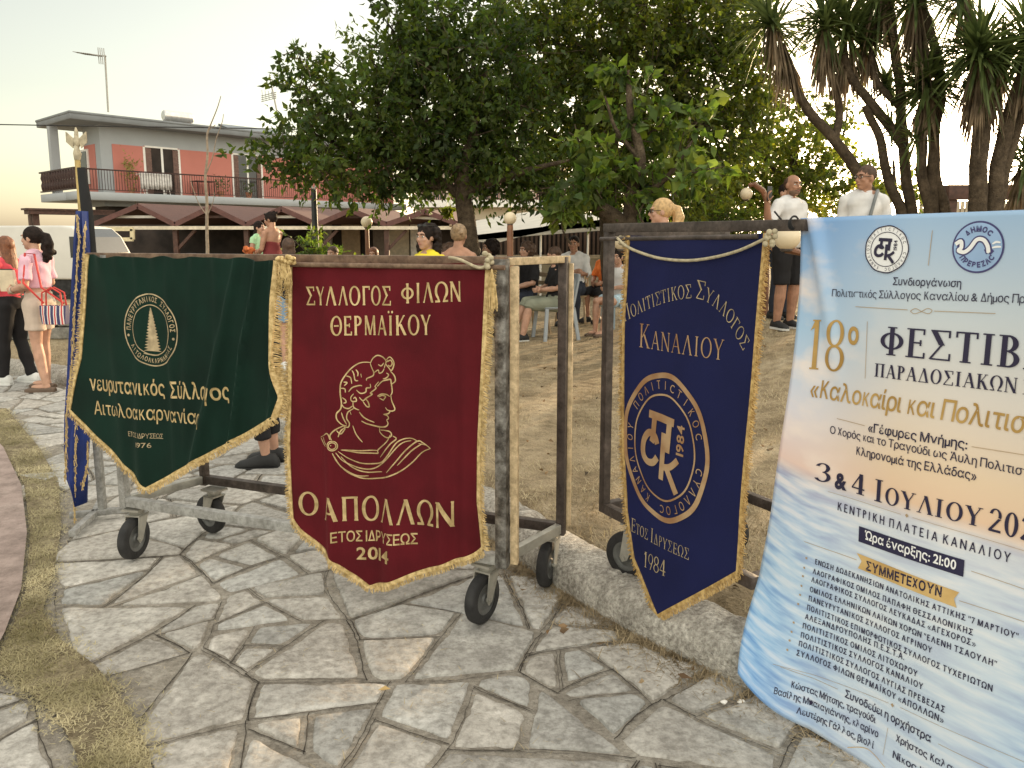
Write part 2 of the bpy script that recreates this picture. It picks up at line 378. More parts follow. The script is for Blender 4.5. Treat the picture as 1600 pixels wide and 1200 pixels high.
# kerb: rough concrete with exposed pebbles, cast in lengths
kerbm = noisy('kerb_concrete', [(.32, (.26, .24, .21)), (.5, (.50, .47, .42)), (.68, (.74, .71, .65))], 60, .95, 1.0, 140, 12, .02)
kv, kf = [], []
prof = [(-.13, -.02), (-.135, .05), (-.12, .095), (-.085, .125), (-.03, .142), (.03, .145), (.085, .136), (.12, .115), (.13, -.02)]
KF = cat_rom(KERB, 60); dist = 0.; n_ = len(prof); prevring = False
for i, p in enumerate(KF):
    a, b = KF[max(i - 1, 0)], KF[min(i + 1, len(KF) - 1)]; t = b - a; t /= np.linalg.norm(t) + 1e-9; nr = np.array([t[1], -t[0]])
    if i: dist += np.linalg.norm(p - KF[i - 1])
    seam = abs((dist / .95) % 1 - .5) * .95 > .463
    for k, (o, z) in enumerate(prof):
        s_ = .93 if seam and z > 0 else 1.
        j = mn.noise(Vector((p[0] * 14, p[1] * 14, k * .7))) * .012 + mn.noise(Vector((p[0] * 40, p[1] * 40, k * .9))) * .006
        kv.append((p[0] - nr[0] * -(o * s_ + j * .6), p[1] - nr[1] * -(o * s_ + j * .6), z * s_ + (j if z > 0 else 0)))
    if i:
        for k in range(n_ - 1): kf.append(((i - 1) * n_ + k, i * n_ + k, i * n_ + k + 1, (i - 1) * n_ + k + 1))
mesh_obj('kerb', kv, kf, kerbm, smooth=True, angle=60)['kind'] = 'structure'
# the lawn: a grid beyond the kerb
lawnm = noisy('dry_lawn', [(.28, (.17, .125, .075)), (.42, (.30, .235, .145)), (.56, (.41, .33, .215)), (.74, (.52, .44, .31))], 2.2, .97, 1.0, 60, 9, .03)
lv, lf, idx = [], [], {}
xs = np.concatenate([np.arange(-22, -6, 1.), np.arange(-6, 5, .22), np.arange(5, 30, 1.)]); ys = np.concatenate([np.arange(0, 9, .22), np.arange(9, 20, .6), np.arange(20, 62, 3.)])
for iy, yy in enumerate(ys):
    for ix, xx in enumerate(xs):
        ks = kerb_side(xx, yy); idx[ix, iy] = (len(lv), ks)
        lv.append((xx, yy, lawn_z(xx, yy) - (0 if ks > .05 else .25) + mn.noise(Vector((xx * 1.5, yy * 1.5, 0))) * .012))
for iy in range(len(ys) - 1):
    for ix in range(len(xs) - 1):
        q = [idx[ix, iy], idx[ix + 1, iy], idx[ix + 1, iy + 1], idx[ix, iy + 1]]
        if min(k for _, k in q) > -.30 : lf.append(tuple(a for a, _ in q))
mesh_obj('lawn', lv, lf, lawnm, smooth=True, angle=180)['kind'] = 'structure'
# grass blades, one object each for the lawn, the verge and the straw along the kerb
def blades(name, pos, hmin, hmax, wid, m, label, lie=.6):
    n = len(pos); pos = np.array(pos); az = rng.uniform(0, 2 * np.pi, n); ln = rng.uniform(hmin, hmax, n); tilt = np.clip(rng.normal(lie, .3, n), .05, 1.5)
    dirv = np.stack([np.cos(az) * np.sin(tilt), np.sin(az) * np.sin(tilt), np.cos(tilt)], 1)
    sd = np.stack([-np.sin(az), np.cos(az), np.zeros(n)], 1) * wid * rng.uniform(.6, 1.4, n)[:, None]
    mid = pos + dirv * ln[:, None] * .55; drp = dirv.copy(); drp[:, 2] -= .35; tip = mid + drp * ln[:, None] * .45; tip[:, 2] = np.maximum(tip[:, 2], pos[:, 2] + .003)
    V = np.stack([pos - sd, pos + sd, mid + sd * .7, mid - sd * .7, tip], 1).reshape(-1, 3); b = np.arange(n) * 5
    F = np.concatenate([np.stack([b, b + 1, b + 2], 1), np.stack([b, b + 2, b + 3], 1), np.stack([b + 3, b + 2, b + 4], 1)])
    o = mesh_obj(name, V, F, m); setp(o, label, 'grass', None, 'stuff'); return o
straw = mat('straw', (.37, .29, .165), .8, 0, .35, 2.5, trans=.25, col2=(.62, .52, .33)); green_straw = mat('green_straw', (.36, .31, .15), .8, 0, .3, 3, trans=.25, col2=(.62, .54, .33))
pos = []
while len(pos) < 46000:
    yy = 1.0 + 13 * random.random() ** 1.7; xx = random.uniform(-.2, .75) * yy + random.uniform(-.6, .6)
    if kerb_side(xx, yy) > .13 and mn.noise(Vector((xx * 2.2, yy * 2.2, 5))) > -.15 + random.random() * .3 - .15: pos.append((xx, yy, lawn_z(xx, yy)))
for _ in range(9000):
    yy = random.uniform(8, 11); xx = random.uniform(-7, -3.5)
    if kerb_side(xx, yy) > .13: pos.append((xx, yy, lawn_z(xx, yy)))
blades('lawn_grass', pos, .02, .075, .0018, straw, 'short dry straw coloured grass growing on the lawn behind the kerb', .9)
pos = []
ar = np.array(strip_poly); lo, hi = ar.min(0), ar.max(0)
while len(pos) < 24000:
    xx, yy = random.uniform(lo[0], hi[0]), random.uniform(lo[1], hi[1])
    if random.random() > (1.3 / max(yy, 1.3)) * 1.3 : continue
    jx = random.gauss(0, .035); jy = random.gauss(0, .035)
    if inpoly(xx, yy, strip_poly) and mn.noise(Vector((xx * 5, yy * 5, 2))) + .5 * mn.noise(Vector((xx * 14, yy * 14, 4))) > -.28 + .3 * random.random(): pos.append((xx + jx, yy + jy, .014))
blades('verge_grass', pos, .008, .030, .0015, green_straw, 'yellow green dry grass in the strip between pink path and flagstones', 1.3)
pos = []
for _ in range(2600):
    yy = 1.2 + 7 * random.random() ** 1.5; xx = random.uniform(-.75, .5) * yy
    if kerb_side(xx, yy) < -.1 and mn.noise(Vector((xx * 1.3, yy * 1.3, 11))) > -.1: pos.append((xx, yy, .018))
blades('paving_straw', pos, .01, .04, .0011, straw, 'stray bits of dry straw scattered over the flagstones', 1.5)
pos = []
for _ in range(17000):
    k = random.randrange(60, len(KF) - 360) if random.random() < .75 else random.randrange(60, len(KF) - 120); p = KF[k]; t = KF[k + 1] - KF[k - 1]; t /= np.linalg.norm(t); nr = np.array([t[1], -t[0]])
    o = .125 + abs(random.gauss(0, .10)) * random.random(); pos.append((p[0] - nr[0] * o, p[1] - nr[1] * o, .006))
blades('kerb_straw', pos, .02, .07, .0015, mat('dead_straw', (.24, .175, .095), .85, 0, .3, 6, col2=(.42, .33, .2)), 'brown dead straw gathered on the paving at the foot of the kerb', 1.25)
# ------------------------------------------------------------------ lettering
GC = {}
def glyph(ch, bold=0.):
    key = (ch, bold)
    if key in GC: return GC[key]
    cu = bpy.data.curves.new('g', 'FONT'); cu.body = ch; cu.fill_mode = 'FRONT'; cu.resolution_u = 3; cu.offset = bold
    o = bpy.data.objects.new('g', cu); COL.objects.link(o)
    dg = bpy.context.evaluated_depsgraph_get(); me = bpy.data.meshes.new_from_object(o.evaluated_get(dg), depsgraph=dg)
    bm = bmesh.new(); bm.from_mesh(me); bmesh.ops.triangulate(bm, faces=bm.faces)
    for f in list(bm.faces):
        f.normal_update()
        if f.normal.z < 0: f.normal_flip()
    vs = [(v.co.x, v.co.y, 0.) for v in bm.verts]; fs = [tuple(v.index for v in f.verts) for f in bm.faces]
    bm.free(); bpy.data.objects.remove(o); bpy.data.curves.remove(cu); bpy.data.meshes.remove(me)
    if vs:
        x0 = min(v[0] for v in vs); x1 = max(v[0] for v in vs); vs = [(v[0] - x0, v[1], 0.) for v in vs]; wd = x1 - x0
    else: wd = .0
    GC[key] = (vs, fs, wd); return GC[key]
CAPH = max(v[1] for v in glyph('Η')[0])
# own roman capitals with thick and thin strokes and serifs (cap height 1)
def serif_glyph(ch, T=.15, t=.055, sf=.10, sh=.045):
    mb = MB(); lay = [0]
    def q(*p):
        lay[0] += 1; z = lay[0] * .00035
        ar = sum(p[i][0] * p[(i + 1) % len(p)][1] - p[(i + 1) % len(p)][0] * p[i][1] for i in range(len(p)))
        p = p if ar > 0 else p[::-1]; mb.poly([(a, b, z) for a, b in p])
    def ln(x0, y0, x1, y1, w_):
        if abs(y1 - y0) < 1e-6: q((x0, y0 - w_ / 2), (x1, y0 - w_ / 2), (x1, y0 + w_ / 2), (x0, y0 + w_ / 2)); return
        L = math.hypot(x1 - x0, y1 - y0); h = w_ / 2 * L / abs(y1 - y0); q((x0 - h, y0), (x0 + h, y0), (x1 + h, y1), (x1 - h, y1))
    def se(x, y, w_): ln(x - w_ / 2 - sf, y + (sh / 2 if y < .5 else -sh / 2), x + w_ / 2 + sf, y + (sh / 2 if y < .5 else -sh / 2), sh) if sf > 0 else None
    def vs(x, y, up=True, tall=.2):            # vertical tick at the end of a horizontal arm
        ln(x, y, x, y + (tall if up else -tall), sh * 1.4) if sf > 0 else None
    def st(x, w_, y0=0., y1=1.): ln(x, y0, x, y1, w_); se(x, y0, w_); se(x, y1, w_)
    def ring(cx, cy, rx, ry, a0=0, a1=360, n=40, tx=None, ty=None):
        tx = T if tx is None else tx; ty = t if ty is None else ty; k = max(4, int(n * abs(a1 - a0) / 360))
        for i in range(k):
            a, b = R(a0 + (a1 - a0) * i / k), R(a0 + (a1 - a0) * (i + 1) / k)
            o = lambda an: (cx + rx * math.cos(an), cy + ry * math.sin(an)); n_ = lambda an: (cx + (rx - tx) * math.cos(an), cy + (ry - ty) * math.sin(an))
            lay[0] -= 1; q(n_(a), o(a), o(b), n_(b))
        lay[0] += 1
    h = t / 2
    if ch in 'Ιι1I':
        st(.2, T)
        if ch == '1' : q((.0, .78), (.2, .88), (.2, 1.), (.14, 1.)) 
        wd = .42
    elif ch == 'Ϊ':
        st(.2, T); ring(.07, 1.17, .065, .065, tx=.064, ty=.064); ring(.33, 1.17, .065, .065, tx=.064, ty=.064); wd = .42
    elif ch == 'Σ':
        ln(.06, 1 - h, .66, 1 - h, t); ln(.06, h, .70, h, t); ln(.12, 1, .42, .5, T); ln(.42, .52, .06, .02, t * 1.2); vs(.65, 1, False, .24); vs(.69, 0, True, .24); wd = .74
    elif ch == 'Υ':
        st(.38, T, 0, .5) if sf <= 0 else (ln(.38, 0, .38, .5, T), se(.38, 0, T)); ln(.38, .45, .10, 1, T); ln(.40, .45, .68, 1, t); se(.10, 1, T * .6); se(.68, 1, t); wd = .78
    elif ch in 'ΛΑΔ':
        ln(.40, 1, .10, 0, t); ln(.40, 1, .70, 0, T)
        if ch == 'Δ': ln(.03, h, .78, h, t)
        else: se(.10, 0, t); se(.70, 0, T * .7)
        if ch == 'Α': ln(.2, .34, .6, .34, t)
        wd = .8
    elif ch in 'ΟΘ0':
        k = .30 if ch == '0' else .40
        ring(k, .5, k, .52)
        if ch == 'Θ': ln(.24, .5, .56, .5, t)
        wd = 2 * k
    elif ch in 'ΓΕΤΠ':
        if ch == 'Τ':
            st(.36, T); ln(.03, 1 - h, .69, 1 - h, t); vs(.04, 1, False); vs(.68, 1, False); wd = .72
        elif ch == 'Π': st(.17, T); st(.68, T); ln(.1, 1 - h, .75, 1 - h, t); wd = .86
        else:
            st(.17, T); ln(.1, 1 - h, .6, 1 - h, t); vs(.59, 1, False); wd = .62
            if ch == 'Ε': ln(.2, .52, .5, .52, t); ln(.1, h, .64, h, t); vs(.63, 0, True); vs(.49, .42, True, .2); wd = .68
    elif ch == 'Φ': st(.44, T); ring(.44, .5, .43, .30, tx=T * .95); wd = .88
    elif ch == 'Ω':
        ring(.42, .56, .42, .46, -52, 232); ln(.02, h * 1.2, .32, h * 1.2, t * 1.2); ln(.52, h * 1.2, .82, h * 1.2, t * 1.2); ln(.29, .02, .19, .26, t * 1.3); ln(.55, .02, .65, .26, t * 1.3); wd = .84
    elif ch == 'Ν': ln(.12, 0, .12, 1, t * 1.2); ln(.12, 1, .70, 0, T); ln(.70, 0, .70, 1, t * 1.2); se(.12, 0, t); se(.09, 1, t); se(.70, 1, t); wd = .82
    elif ch == 'Μ': ln(.14, 0, .16, 1, t * 1.2); ln(.18, 1, .48, .02, T); ln(.48, .02, .78, 1, t); ln(.82, 0, .80, 1, T); se(.14, 0, t); se(.82, 0, T); wd = .96
    elif ch == 'Κ': st(.17, T); ln(.22, .42, .62, 1, t); ln(.36, .56, .68, 0, T); se(.62, 1, t); se(.68, 0, T * .7); wd = .78
    elif ch in 'ΡΒ':
        st(.17, T); ring(.28, .74, .30, .26, -90, 90); ln(.15, 1 - h, .29, 1 - h, t); ln(.15, .48 + h, .29, .48 + h, t); wd = .62
        if ch == 'Β': ring(.30, .26, .34, .26, -90, 90); ln(.15, h, .3, h, t); wd = .68
    elif ch == 'Χ': ln(.1, 1, .62, 0, T); ln(.62, 1, .1, 0, t); se(.1, 1, t); se(.62, 0, t); se(.62, 1, t); se(.1, 0, t); wd = .74
    elif ch == 'Ξ': ln(.06, 1 - h, .62, 1 - h, t); ln(.14, .5, .54, .5, t); ln(.04, h, .64, h, t); wd = .68
    elif ch == 'Ζ': ln(.05, 1 - h, .62, 1 - h, t); ln(.05, h, .64, h, t); ln(.12, .02, .54, .98, t * 1.1); wd = .68
    elif ch == '7': ln(.05, 1 - h, .54, 1 - h, t); ln(.18, 0, .48, .98, t); wd = .56
    elif ch == 'Η': st(.17, T); st(.68, T); ln(.2, .52, .66, .52, t); wd = .86
    elif ch == '8': ring(.28, .745, .25, .265, tx=T * .8); ring(.28, .25, .29, .26, tx=T * .8); wd = .58
    elif ch == '9': ring(.28, .68, .28, .33, tx=T * .85); ln(.52, .62, .26, -.01, t * 1.5); wd = .56
    elif ch == '4': ln(.40, 0, .40, 1, T); ln(.38, .98, .03, .30, t); ln(.0, .27, .58, .27, t * 1.3); se(.40, 0, T); wd = .6
    elif ch == '2': ring(.28, .72, .27, .29, -20, 170, tx=T * .8); ln(.06, .05, .48, .60, t * 2); ln(.03, .06, .56, .06, t * 1.9); wd = .58
    elif ch == '3': ring(.24, .75, .26, .26, -90, 160, tx=T * .8); ring(.24, .27, .30, .28, -160, 90, tx=T * .85); wd = .55
    elif ch == '6': ring(.28, .32, .28, .33, tx=T * .85); ln(.04, .38, .32, 1.01, t * 1.5); wd = .56
    else: return None
    return mb.v, mb.f, wd
SGC = {}
def layout(text, style='sans', bold=0., track=.09, space=.30, **kw):
    """-> vertices (cap height 1), faces, width"""
    V, F, x = [], [], 0.; size = 1.
    for ch in text:
        if ch == ' ': x += space; continue
        k = 1.
        if ch == '\u0001': size = .76; continue      # small capitals follow
        if ch == '\u0002': size = 1.; continue
        if style == 'sans' and ch in 'ΚΔΦΧκ':
            vs, fs, wd = serif_glyph('Κ' if ch == 'κ' else ch, T=.115 + bold * 2.2, t=.10 + bold * 2.2, sf=0); k = .73 if ch == 'κ' else 1.
            n0 = len(V); V += [(a * k + x, b * k, c) for a, b, c in vs]; F += [tuple(i + n0 for i in f) for f in fs]; x += wd * k + track; continue
        g = None
        if style != 'sans':
            key = (ch, style) + tuple(sorted(kw.items()))
            if key not in SGC: SGC[key] = serif_glyph(ch, **kw)
            g = SGC[key]
        if g is None:
            vs, fs, wd = glyph(ch, bold); vs = [(a / CAPH, b / CAPH, c) for a, b, c in vs]; wd /= CAPH
        else: vs, fs, wd = g
        n0 = len(V); V += [(a * size + x, b * size, c) for a, b, c in vs]; F += [tuple(i + n0 for i in f) for f in fs]
        x += wd * size + track
    return V, F, x - track
def cut(V, F, xs, ys=()):                       # cut a flat mesh along lines so that it can follow folds
    bm = bmesh.new(); bv = [bm.verts.new(v) for v in V]
    for f in F:
        try: bm.faces.new([bv[i] for i in f])
        except ValueError: pass
    for x in xs: bmesh.ops.bisect_plane(bm, geom=bm.verts[:] + bm.edges[:] + bm.faces[:], plane_co=(x, 0, 0), plane_no=(1, 0, 0), dist=1e-7)
    for y in ys: bmesh.ops.bisect_plane(bm, geom=bm.verts[:] + bm.edges[:] + bm.faces[:], plane_co=(0, y, 0), plane_no=(0, 1, 0), dist=1e-7)
    bm.verts.ensure_lookup_table(); bm.verts.index_update()
    V2 = [tuple(v.co) for v in bm.verts]; F2 = [tuple(v.index for v in f.verts) for f in bm.faces]; bm.free(); return V2, F2
class Cloth:
    """a hanging cloth on the vertical plane through B along d; n points to the camera; disp(s,z) bulges it"""
    def __init__(c, B, d, disp, root, mc=None):
        c.B = B; c.d = Vector((d[0], d[1], 0)).normalized(); c.n = Vector((c.d.y, -c.d.x, 0)); c.disp = disp; c.root = root
    def pt(c, s, z, off=0.): return Vector((c.B[0], c.B[1], 0)) + c.d * s + Vector((0, 0, z)) + c.n * (c.disp(s, z) + off)
    def px(c, x, y): return onplane(x, y, c.B, (c.d.x, c.d.y))
    def flat(c, name, V, F, m, off=.0015, step=.012, cutz=True, zk=.0):
        xs = [v[0] for v in V]; ys = [v[1] for v in V]
        V, F = cut(V, F, np.arange(min(xs) + step, max(xs), step), np.arange(min(ys) + step * 2, max(ys), step * 2) if cutz else ())
        W = [c.pt(v[0], v[1], off + v[2] * zk) for v in V]
        return mesh_obj(name, W, F, m, c.root)
    def text(c, name, text, a, b, h, m, style='sans', off=.0015, slant=0., **kw):
        """a, b: photo pixels of the ends of the base line, h: pixel height of a capital at the left end"""
        V, F, wd = layout(text, style, **kw); s0, z0 = c.px(*a); s1, z1 = c.px(*b); hh = c.px(a[0], a[1] - h)[1] - z0
        k = (s1 - s0) / wd; W = [(s0 + v[0] * k + v[1] * hh * slant, z0 + (z1 - z0) * v[0] / wd + v[1] * hh, v[2]) for v in V]
        return c.flat(name, W, F, m, off, zk=.1)
    def arc(c, text, cs, cz, rx, rz, a0, a1, h, m=None, style='sans', inward=False, chw=.9, tilt=None, **kw):
        """letters one by one along an ellipse; angles in degrees, clockwise from the top; -> verts, faces"""
        V, F = [], []; n = len(text)
        for i, ch in enumerate(text):
            if ch == ' ': continue
            v, f, wd = layout(ch, style, **kw); a = R(a0 + (a1 - a0) * (i + .5) / n); ca, sa = math.sin(a), math.cos(a); n0 = len(V)
            for x, y, z in v:
                x = (x - wd / 2) * h * chw; y = y * h
                if inward: px_, pz_ = ca * (rx + h - y), sa * (rz + h - y); tx, tz = -sa, ca
                else: px_, pz_ = ca * (rx + y), sa * (rz + y); tx, tz = sa, -ca
                V.append((cs + px_ + tx * x, cz + pz_ + tz * x, z))
            F += [tuple(k + n0 for k in q) for q in f]
        return V, F
def ring2(cs, cz, rx, rz, w_, n=72, wob=0., wob2=0.):
    V, F = [], []
    for i in range(n):
        a = 2 * math.pi * i / n; k = 1 + wob * math.sin(9 * a) + wob2 * math.sin(5 * a + 1)
        V += [(cs + rx * k * math.sin(a), cz + rz * k * math.cos(a), 0), (cs + (rx * k - w_) * math.sin(a), cz + (rz * k - w_) * math.cos(a), 0)]
    for i in range(n):
        j = (i + 1) % n; F.append((2 * i, 2 * j, 2 * j + 1, 2 * i + 1))
    return V, F
def disc2(cs, cz, rx, rz, n=48):
    return [(cs + rx * math.sin(2 * math.pi * i / n), cz + rz * math.cos(2 * math.pi * i / n), 0) for i in range(n)], [tuple(range(n))]
def ribbon2(pts, w_, taper=True, smooth=True, z=0.):
    if smooth and len(pts) > 2: pts = [tuple(p) for p in cat_rom(pts, 6)]
    V, F = [], []; n = len(pts)
    for i, p in enumerate(pts):
        a, b = pts[max(i - 1, 0)], pts[min(i + 1, n - 1)]; tx, ty = b[0] - a[0], b[1] - a[1]; L = math.hypot(tx, ty) + 1e-9
        ww = w_ / 2 * (1 if not taper else .45 + .55 * math.sin(math.pi * min(1, max(0, i / (n - 1)))) ** .5)
        V += [(p[0] - ty / L * ww, p[1] + tx / L * ww, z), (p[0] + ty / L * ww, p[1] - tx / L * ww, z)]
    for i in range(n - 1): F.append((2 * i, 2 * i + 1, 2 * i + 3, 2 * i + 2))
    return V, F
def join2(*parts):
    V, F = [], []
    for v, f in parts:
        n = len(V); V += list(v); F += [tuple(i + n for i in q) for q in f]
    return V, F
def cloth_mesh(c, name, top, left, right, bottom, m, nu=90, nv=110, thick=.004):
    """top(u), bottom(u) -> z; left(v), right(v) -> s ; two-sided cloth with thickness"""
    V, F = [], []
    for side in (0, 1):
        for j in range(nv + 1):
            v = j / nv
            for i in range(nu + 1):
                u = i / nu; s = left(v) + (right(v) - left(v)) * u; z = top(u) + (bottom(u) - top(u)) * v
                V.append(c.pt(s, z, -thick * side))
    N = (nu + 1) * (nv + 1)
    for j in range(nv):
        for i in range(nu):
            a = j * (nu + 1) + i; F.append((a, a + nu + 1, a + nu + 2, a + 1)); F.append((a + N, a + 1 + N, a + nu + 2 + N, a + nu + 1 + N))
    per = [i for i in range(nu + 1)] + [(j + 1) * (nu + 1) - 1 for j in range(1, nv + 1)] + [nv * (nu + 1) + i for i in range(nu - 1, -1, -1)] + [j * (nu + 1) for j in range(nv - 1, 0, -1)]
    for k in range(len(per)): a, b = per[k], per[(k + 1) % len(per)]; F.append((a, b, b + N, a + N))
    return mesh_obj(name, V, F, m, c.root, smooth=True, angle=60)
def fringe(c, name, path, out, length, m, band=.014, per=.0045, droop=.35, seed=0):
    """path: list of (s,z) along the hem; strands hang outwards/downwards from a woven band"""
    rr = random.Random(seed); mb = MB(); pts = [Vector(p) for p in path]; acc = 0.
    V, F = [], []
    for i in range(len(pts) - 1):
        a, b = pts[i], pts[i + 1]; t = (b - a); L = t.length
        if L < 1e-6: continue
        t /= L; o = Vector((-t.y, t.x)) * out
        # woven band
        q = [a - o * band * .5, b - o * band * .5, b + o * band * .5, a + o * band * .5]
        k0 = len(mb.v)
        for offs in (.0045, -.006): mb.v += [tuple(c.pt(p.x, p.y, offs)) for p in q]
        mb.f += [(k0, k0 + 1, k0 + 2, k0 + 3), (k0 + 7, k0 + 6, k0 + 5, k0 + 4), (k0 + 3, k0 + 2, k0 + 6, k0 + 7), (k0, k0 + 4, k0 + 5, k0 + 1)]
        n = max(1, int(L / per))
        for k in range(n):
            for layer in (0, 1):
                p = a + t * ((k + rr.random()) / n * L) + o * band * .45; ln = length * rr.uniform(.85, 1.08)
                d = (o + Vector((0, -droop)) + t * rr.gauss(0, .10)).normalized(); e = p + d * ln; mdl = p + d * ln * .5 + t * rr.gauss(0, .0012)
                of = [.003 - layer * .006 + rr.uniform(-.001, .002) for _ in range(3)]; of[2] += rr.gauss(0, .004); ww = t * .0017
                k1 = len(mb.v)
                for pp, oo, kk in ((p, of[0], 1), (mdl, of[1], 1.15), (e, of[2], .7)):
                    mb.v += [tuple(c.pt(*(pp - ww * kk), oo)), tuple(c.pt(*(pp + ww * kk), oo)), tuple(c.pt(*pp, oo + .0018))]
                for r_ in range(2):
                    for q0, q1 in ((0, 1), (1, 2), (2, 0)): mb.f.append((k1 + r_ * 3 + q0, k1 + r_ * 3 + q1, k1 + r_ * 3 + 3 + q1, k1 + r_ * 3 + 3 + q0))
    return mb.build(name, m, c.root)
def poly_path(pts, step=.02):
    out = []
    for i in range(len(pts) - 1):
        a, b = np.array(pts[i]), np.array(pts[i + 1]); n = max(1, int(np.linalg.norm(b - a) / step))
        for k in range(n): out.append(tuple(a + (b - a) * k / n))
    out.append(tuple(pts[-1])); return out
def rope(name, pts, r, m, parent):
    o = MB(); p = [Vector(q) for q in cat_rom([tuple(a) for a in pts], 8)] if len(pts) > 2 else [Vector(q) for q in pts]
    o.tube(p, r, 6); return o.build(name, m, parent, smooth=True, angle=180)
# ------------------------------------------------------------------ the two trolleys
rust = noisy('worn_steel', [(.34, (.045, .04, .036)), (.45, (.13, .122, .112)), (.56, (.24, .235, .225)), (.72, (.38, .375, .36))], 18, .55, .5, 60, 50, .004)
rust.node_tree.nodes['Principled BSDF'].inputs['Metallic'].default_value = .35
greysteel = noisy('grey_paint', [(.25, (.22, .215, .20)), (.5, (.31, .31, .30)), (.75, (.40, .40, .39))], 7, .5, .3, 50, 40, .003)
brown = noisy('brown_paint', [(.3, (.04, .032, .028)), (.55, (.085, .068, .06)), (.75, (.16, .13, .115))], 12, .5, .4, 70, 40, .004)
zinc = noisy('zinc', [(.3, (.25, .24, .21)), (.6, (.42, .40, .35)), (.75, (.5, .48, .42))], 12, .45, .3, 60, None, .003); zinc.node_tree.nodes['Principled BSDF'].inputs['Metallic'].default_value = .5
rubber = mat('rubber', (.022, .021, .021), .75, 0, .4, 14, .3, 90)
hubm = mat('caster_hub', (.10, .10, .095), .5, .2, .3, 20)
def caster(root, x, y, z0, ang, top, fork=zinc, r=.098):
    """swivel caster, wheel touching z0 at x,y; ang = rolling direction; top = height of the frame's underside"""
    d = Vector((math.cos(ang), math.sin(ang), 0)); a = Vector((-d.y, d.x, 0)); c = Vector((x, y, z0 + r)); sw = c - d * .035
    body = MB(); zt = top - .002
    body.obox((sw.x, sw.y, zt - .005), d * .05, a * .042, (0, 0, .005))
    body.lathe((sw.x, sw.y, zt - .033), [(.03, 0), (.034, .008), (.034, .02), (.026, .023)], 16)
    for s in (-1, 1):
        o = a * s * .033
        pl = [sw + o + Vector((0, 0, zt - .033 - sw.z)) - d * .034, sw + o + Vector((0, 0, zt - .033 - sw.z)) + d * .036, c + o + d * .018 + Vector((0, 0, .0)), c + o + d * .006 - Vector((0, 0, .02)), c + o - d * .016 - Vector((0, 0, .008))]
        body.prism(pl if s > 0 else pl[::-1], a * s * .004)
    body.obox((sw.x, sw.y, zt - .035), d * .036, a * .037, (0, 0, .004))
    body.lathe(c - a * .042, [(.009, 0), (.009, .084)], 10, a)
    f = body.build('caster', fork, root, smooth=True, angle=40)
    wv = MB(); wv.lathe(c - a * .021, [(r * .62, 0), (r * .93, .001), (r * .985, .007), (r, .015), (r, .027), (r * .985, .035), (r * .93, .041), (r * .62, .042)], 40, a, caps=False)
    wv.build('tyre', rubber, f, smooth=True, angle=50)
    hb = MB(); hb.lathe(c - a * .019, [(.001, -.004), (.022, -.004), (.026, .004), (r * .45, .006), (r * .55, .001), (r * .63, .0), (r * .63, .038), (r * .55, .037), (r * .45, .032), (.026, .034), (.022, .042), (.001, .042)], 32, a, caps=False)
    hb.build('rim', hubm, f, smooth=True, angle=30)
R1 = Vector((-.036, 2.775, 0)); L1 = Vector((-1.80, 3.43, 0)); D1 = (L1 - R1).normalized(); W1 = Vector((.60, .80, 0)); N1 = Vector((-D1.y, D1.x, 0)); N1 = N1 if N1.y > 0 else -N1
LEN1 = (L1 - R1).length; WID1 = .405
cart1 = thing('trolley', (-.9, 3.3, 0), 'long worn steel trolley on casters carrying the green and maroon banners', 'trolley', None)
def cpt(R0, D, W_, a, b, z): p = R0 + D * a + W_ * b; return Vector((p.x, p.y, z))
c1 = lambda a, b, z: cpt(R1, D1, W1, a, b, z)
ZB1, ZT1 = .285, 1.42
for nm, a, b, m, w_ in (('post', 0, 0, rust, .044), ('post', 0, WID1, brown, .036), ('post', LEN1, 0, greysteel, .036), ('post', LEN1, WID1, brown, .036)):
    MB().bar(c1(a, b, ZB1 - .03), c1(a, b, ZT1), w_, w_, tuple(D1)).bevel(nm, m, cart1, .003)
MB().bar(c1(-.022 + .045, .0, ZB1), c1(LEN1 - .02, 0, ZB1), .036, .042).bevel('base_rail', greysteel, cart1, .003)
MB().bar(c1(.02, WID1, ZB1), c1(LEN1 - .02, WID1, ZB1), .036, .042).bevel('base_rail', brown, cart1, .003)
for a in (0., LEN1): MB().bar(c1(a, .023, ZB1 + .001), c1(a, WID1 - .02, ZB1 + .001), .03, .04).bevel('end_rail', zinc, cart1, .003)
palem = noisy('sunlit_cream_steel', [(.3, (.42, .32, .19)), (.55, (.62, .48, .30)), (.75, (.70, .56, .36))], 14, .5, .3, 60, 40, .003)  # cream steel with the golden sun on it painted into the colour
MB().bar(c1(-.036, .02, ZB1 - .02), c1(-.036, .02, ZT1 - .026), .02, .03, tuple(D1)).bevel('post', palem, cart1, .003)
MB().bar(c1(.0, .03, ZT1 - .010), c1(.0, WID1 + .03, ZT1 - .010), .03, .028).bevel('end_rail', palem, cart1, .003)
MB().bar(c1(-.01, WID1 + .03, ZB1), c1(-.01, WID1 + .03, ZT1 - .026), .018, .03, tuple(D1)).bevel('post', palem, cart1, .003)
topm = noisy('rusty_bar', [(.3, (.09, .05, .035)), (.5, (.17, .11, .075)), (.7, (.26, .18, .12))], 12, .6, .4, 60, 40, .004)
MB().bar(c1(-.02, 0, ZT1 - .006), c1(LEN1 + .10, 0, ZT1 - .006), .034, .03).bevel('top_rail', topm, cart1, .003)
MB().bar(c1(.02, WID1, ZT1 - .016), c1(LEN1, WID1, ZT1 - .016), .03, .03).bevel('top_rail', brown, cart1, .003)
for a, b, an in ((.085, -.0, 4.15), (.06, WID1, 4.35), (LEN1 - .05, -.01, 4.55), (LEN1 - .05, WID1 - .02, 2.6)):
    p = c1(a, b, 0); caster(cart1, p.x, p.y, .016, an, ZB1 - .03 if True else 0)
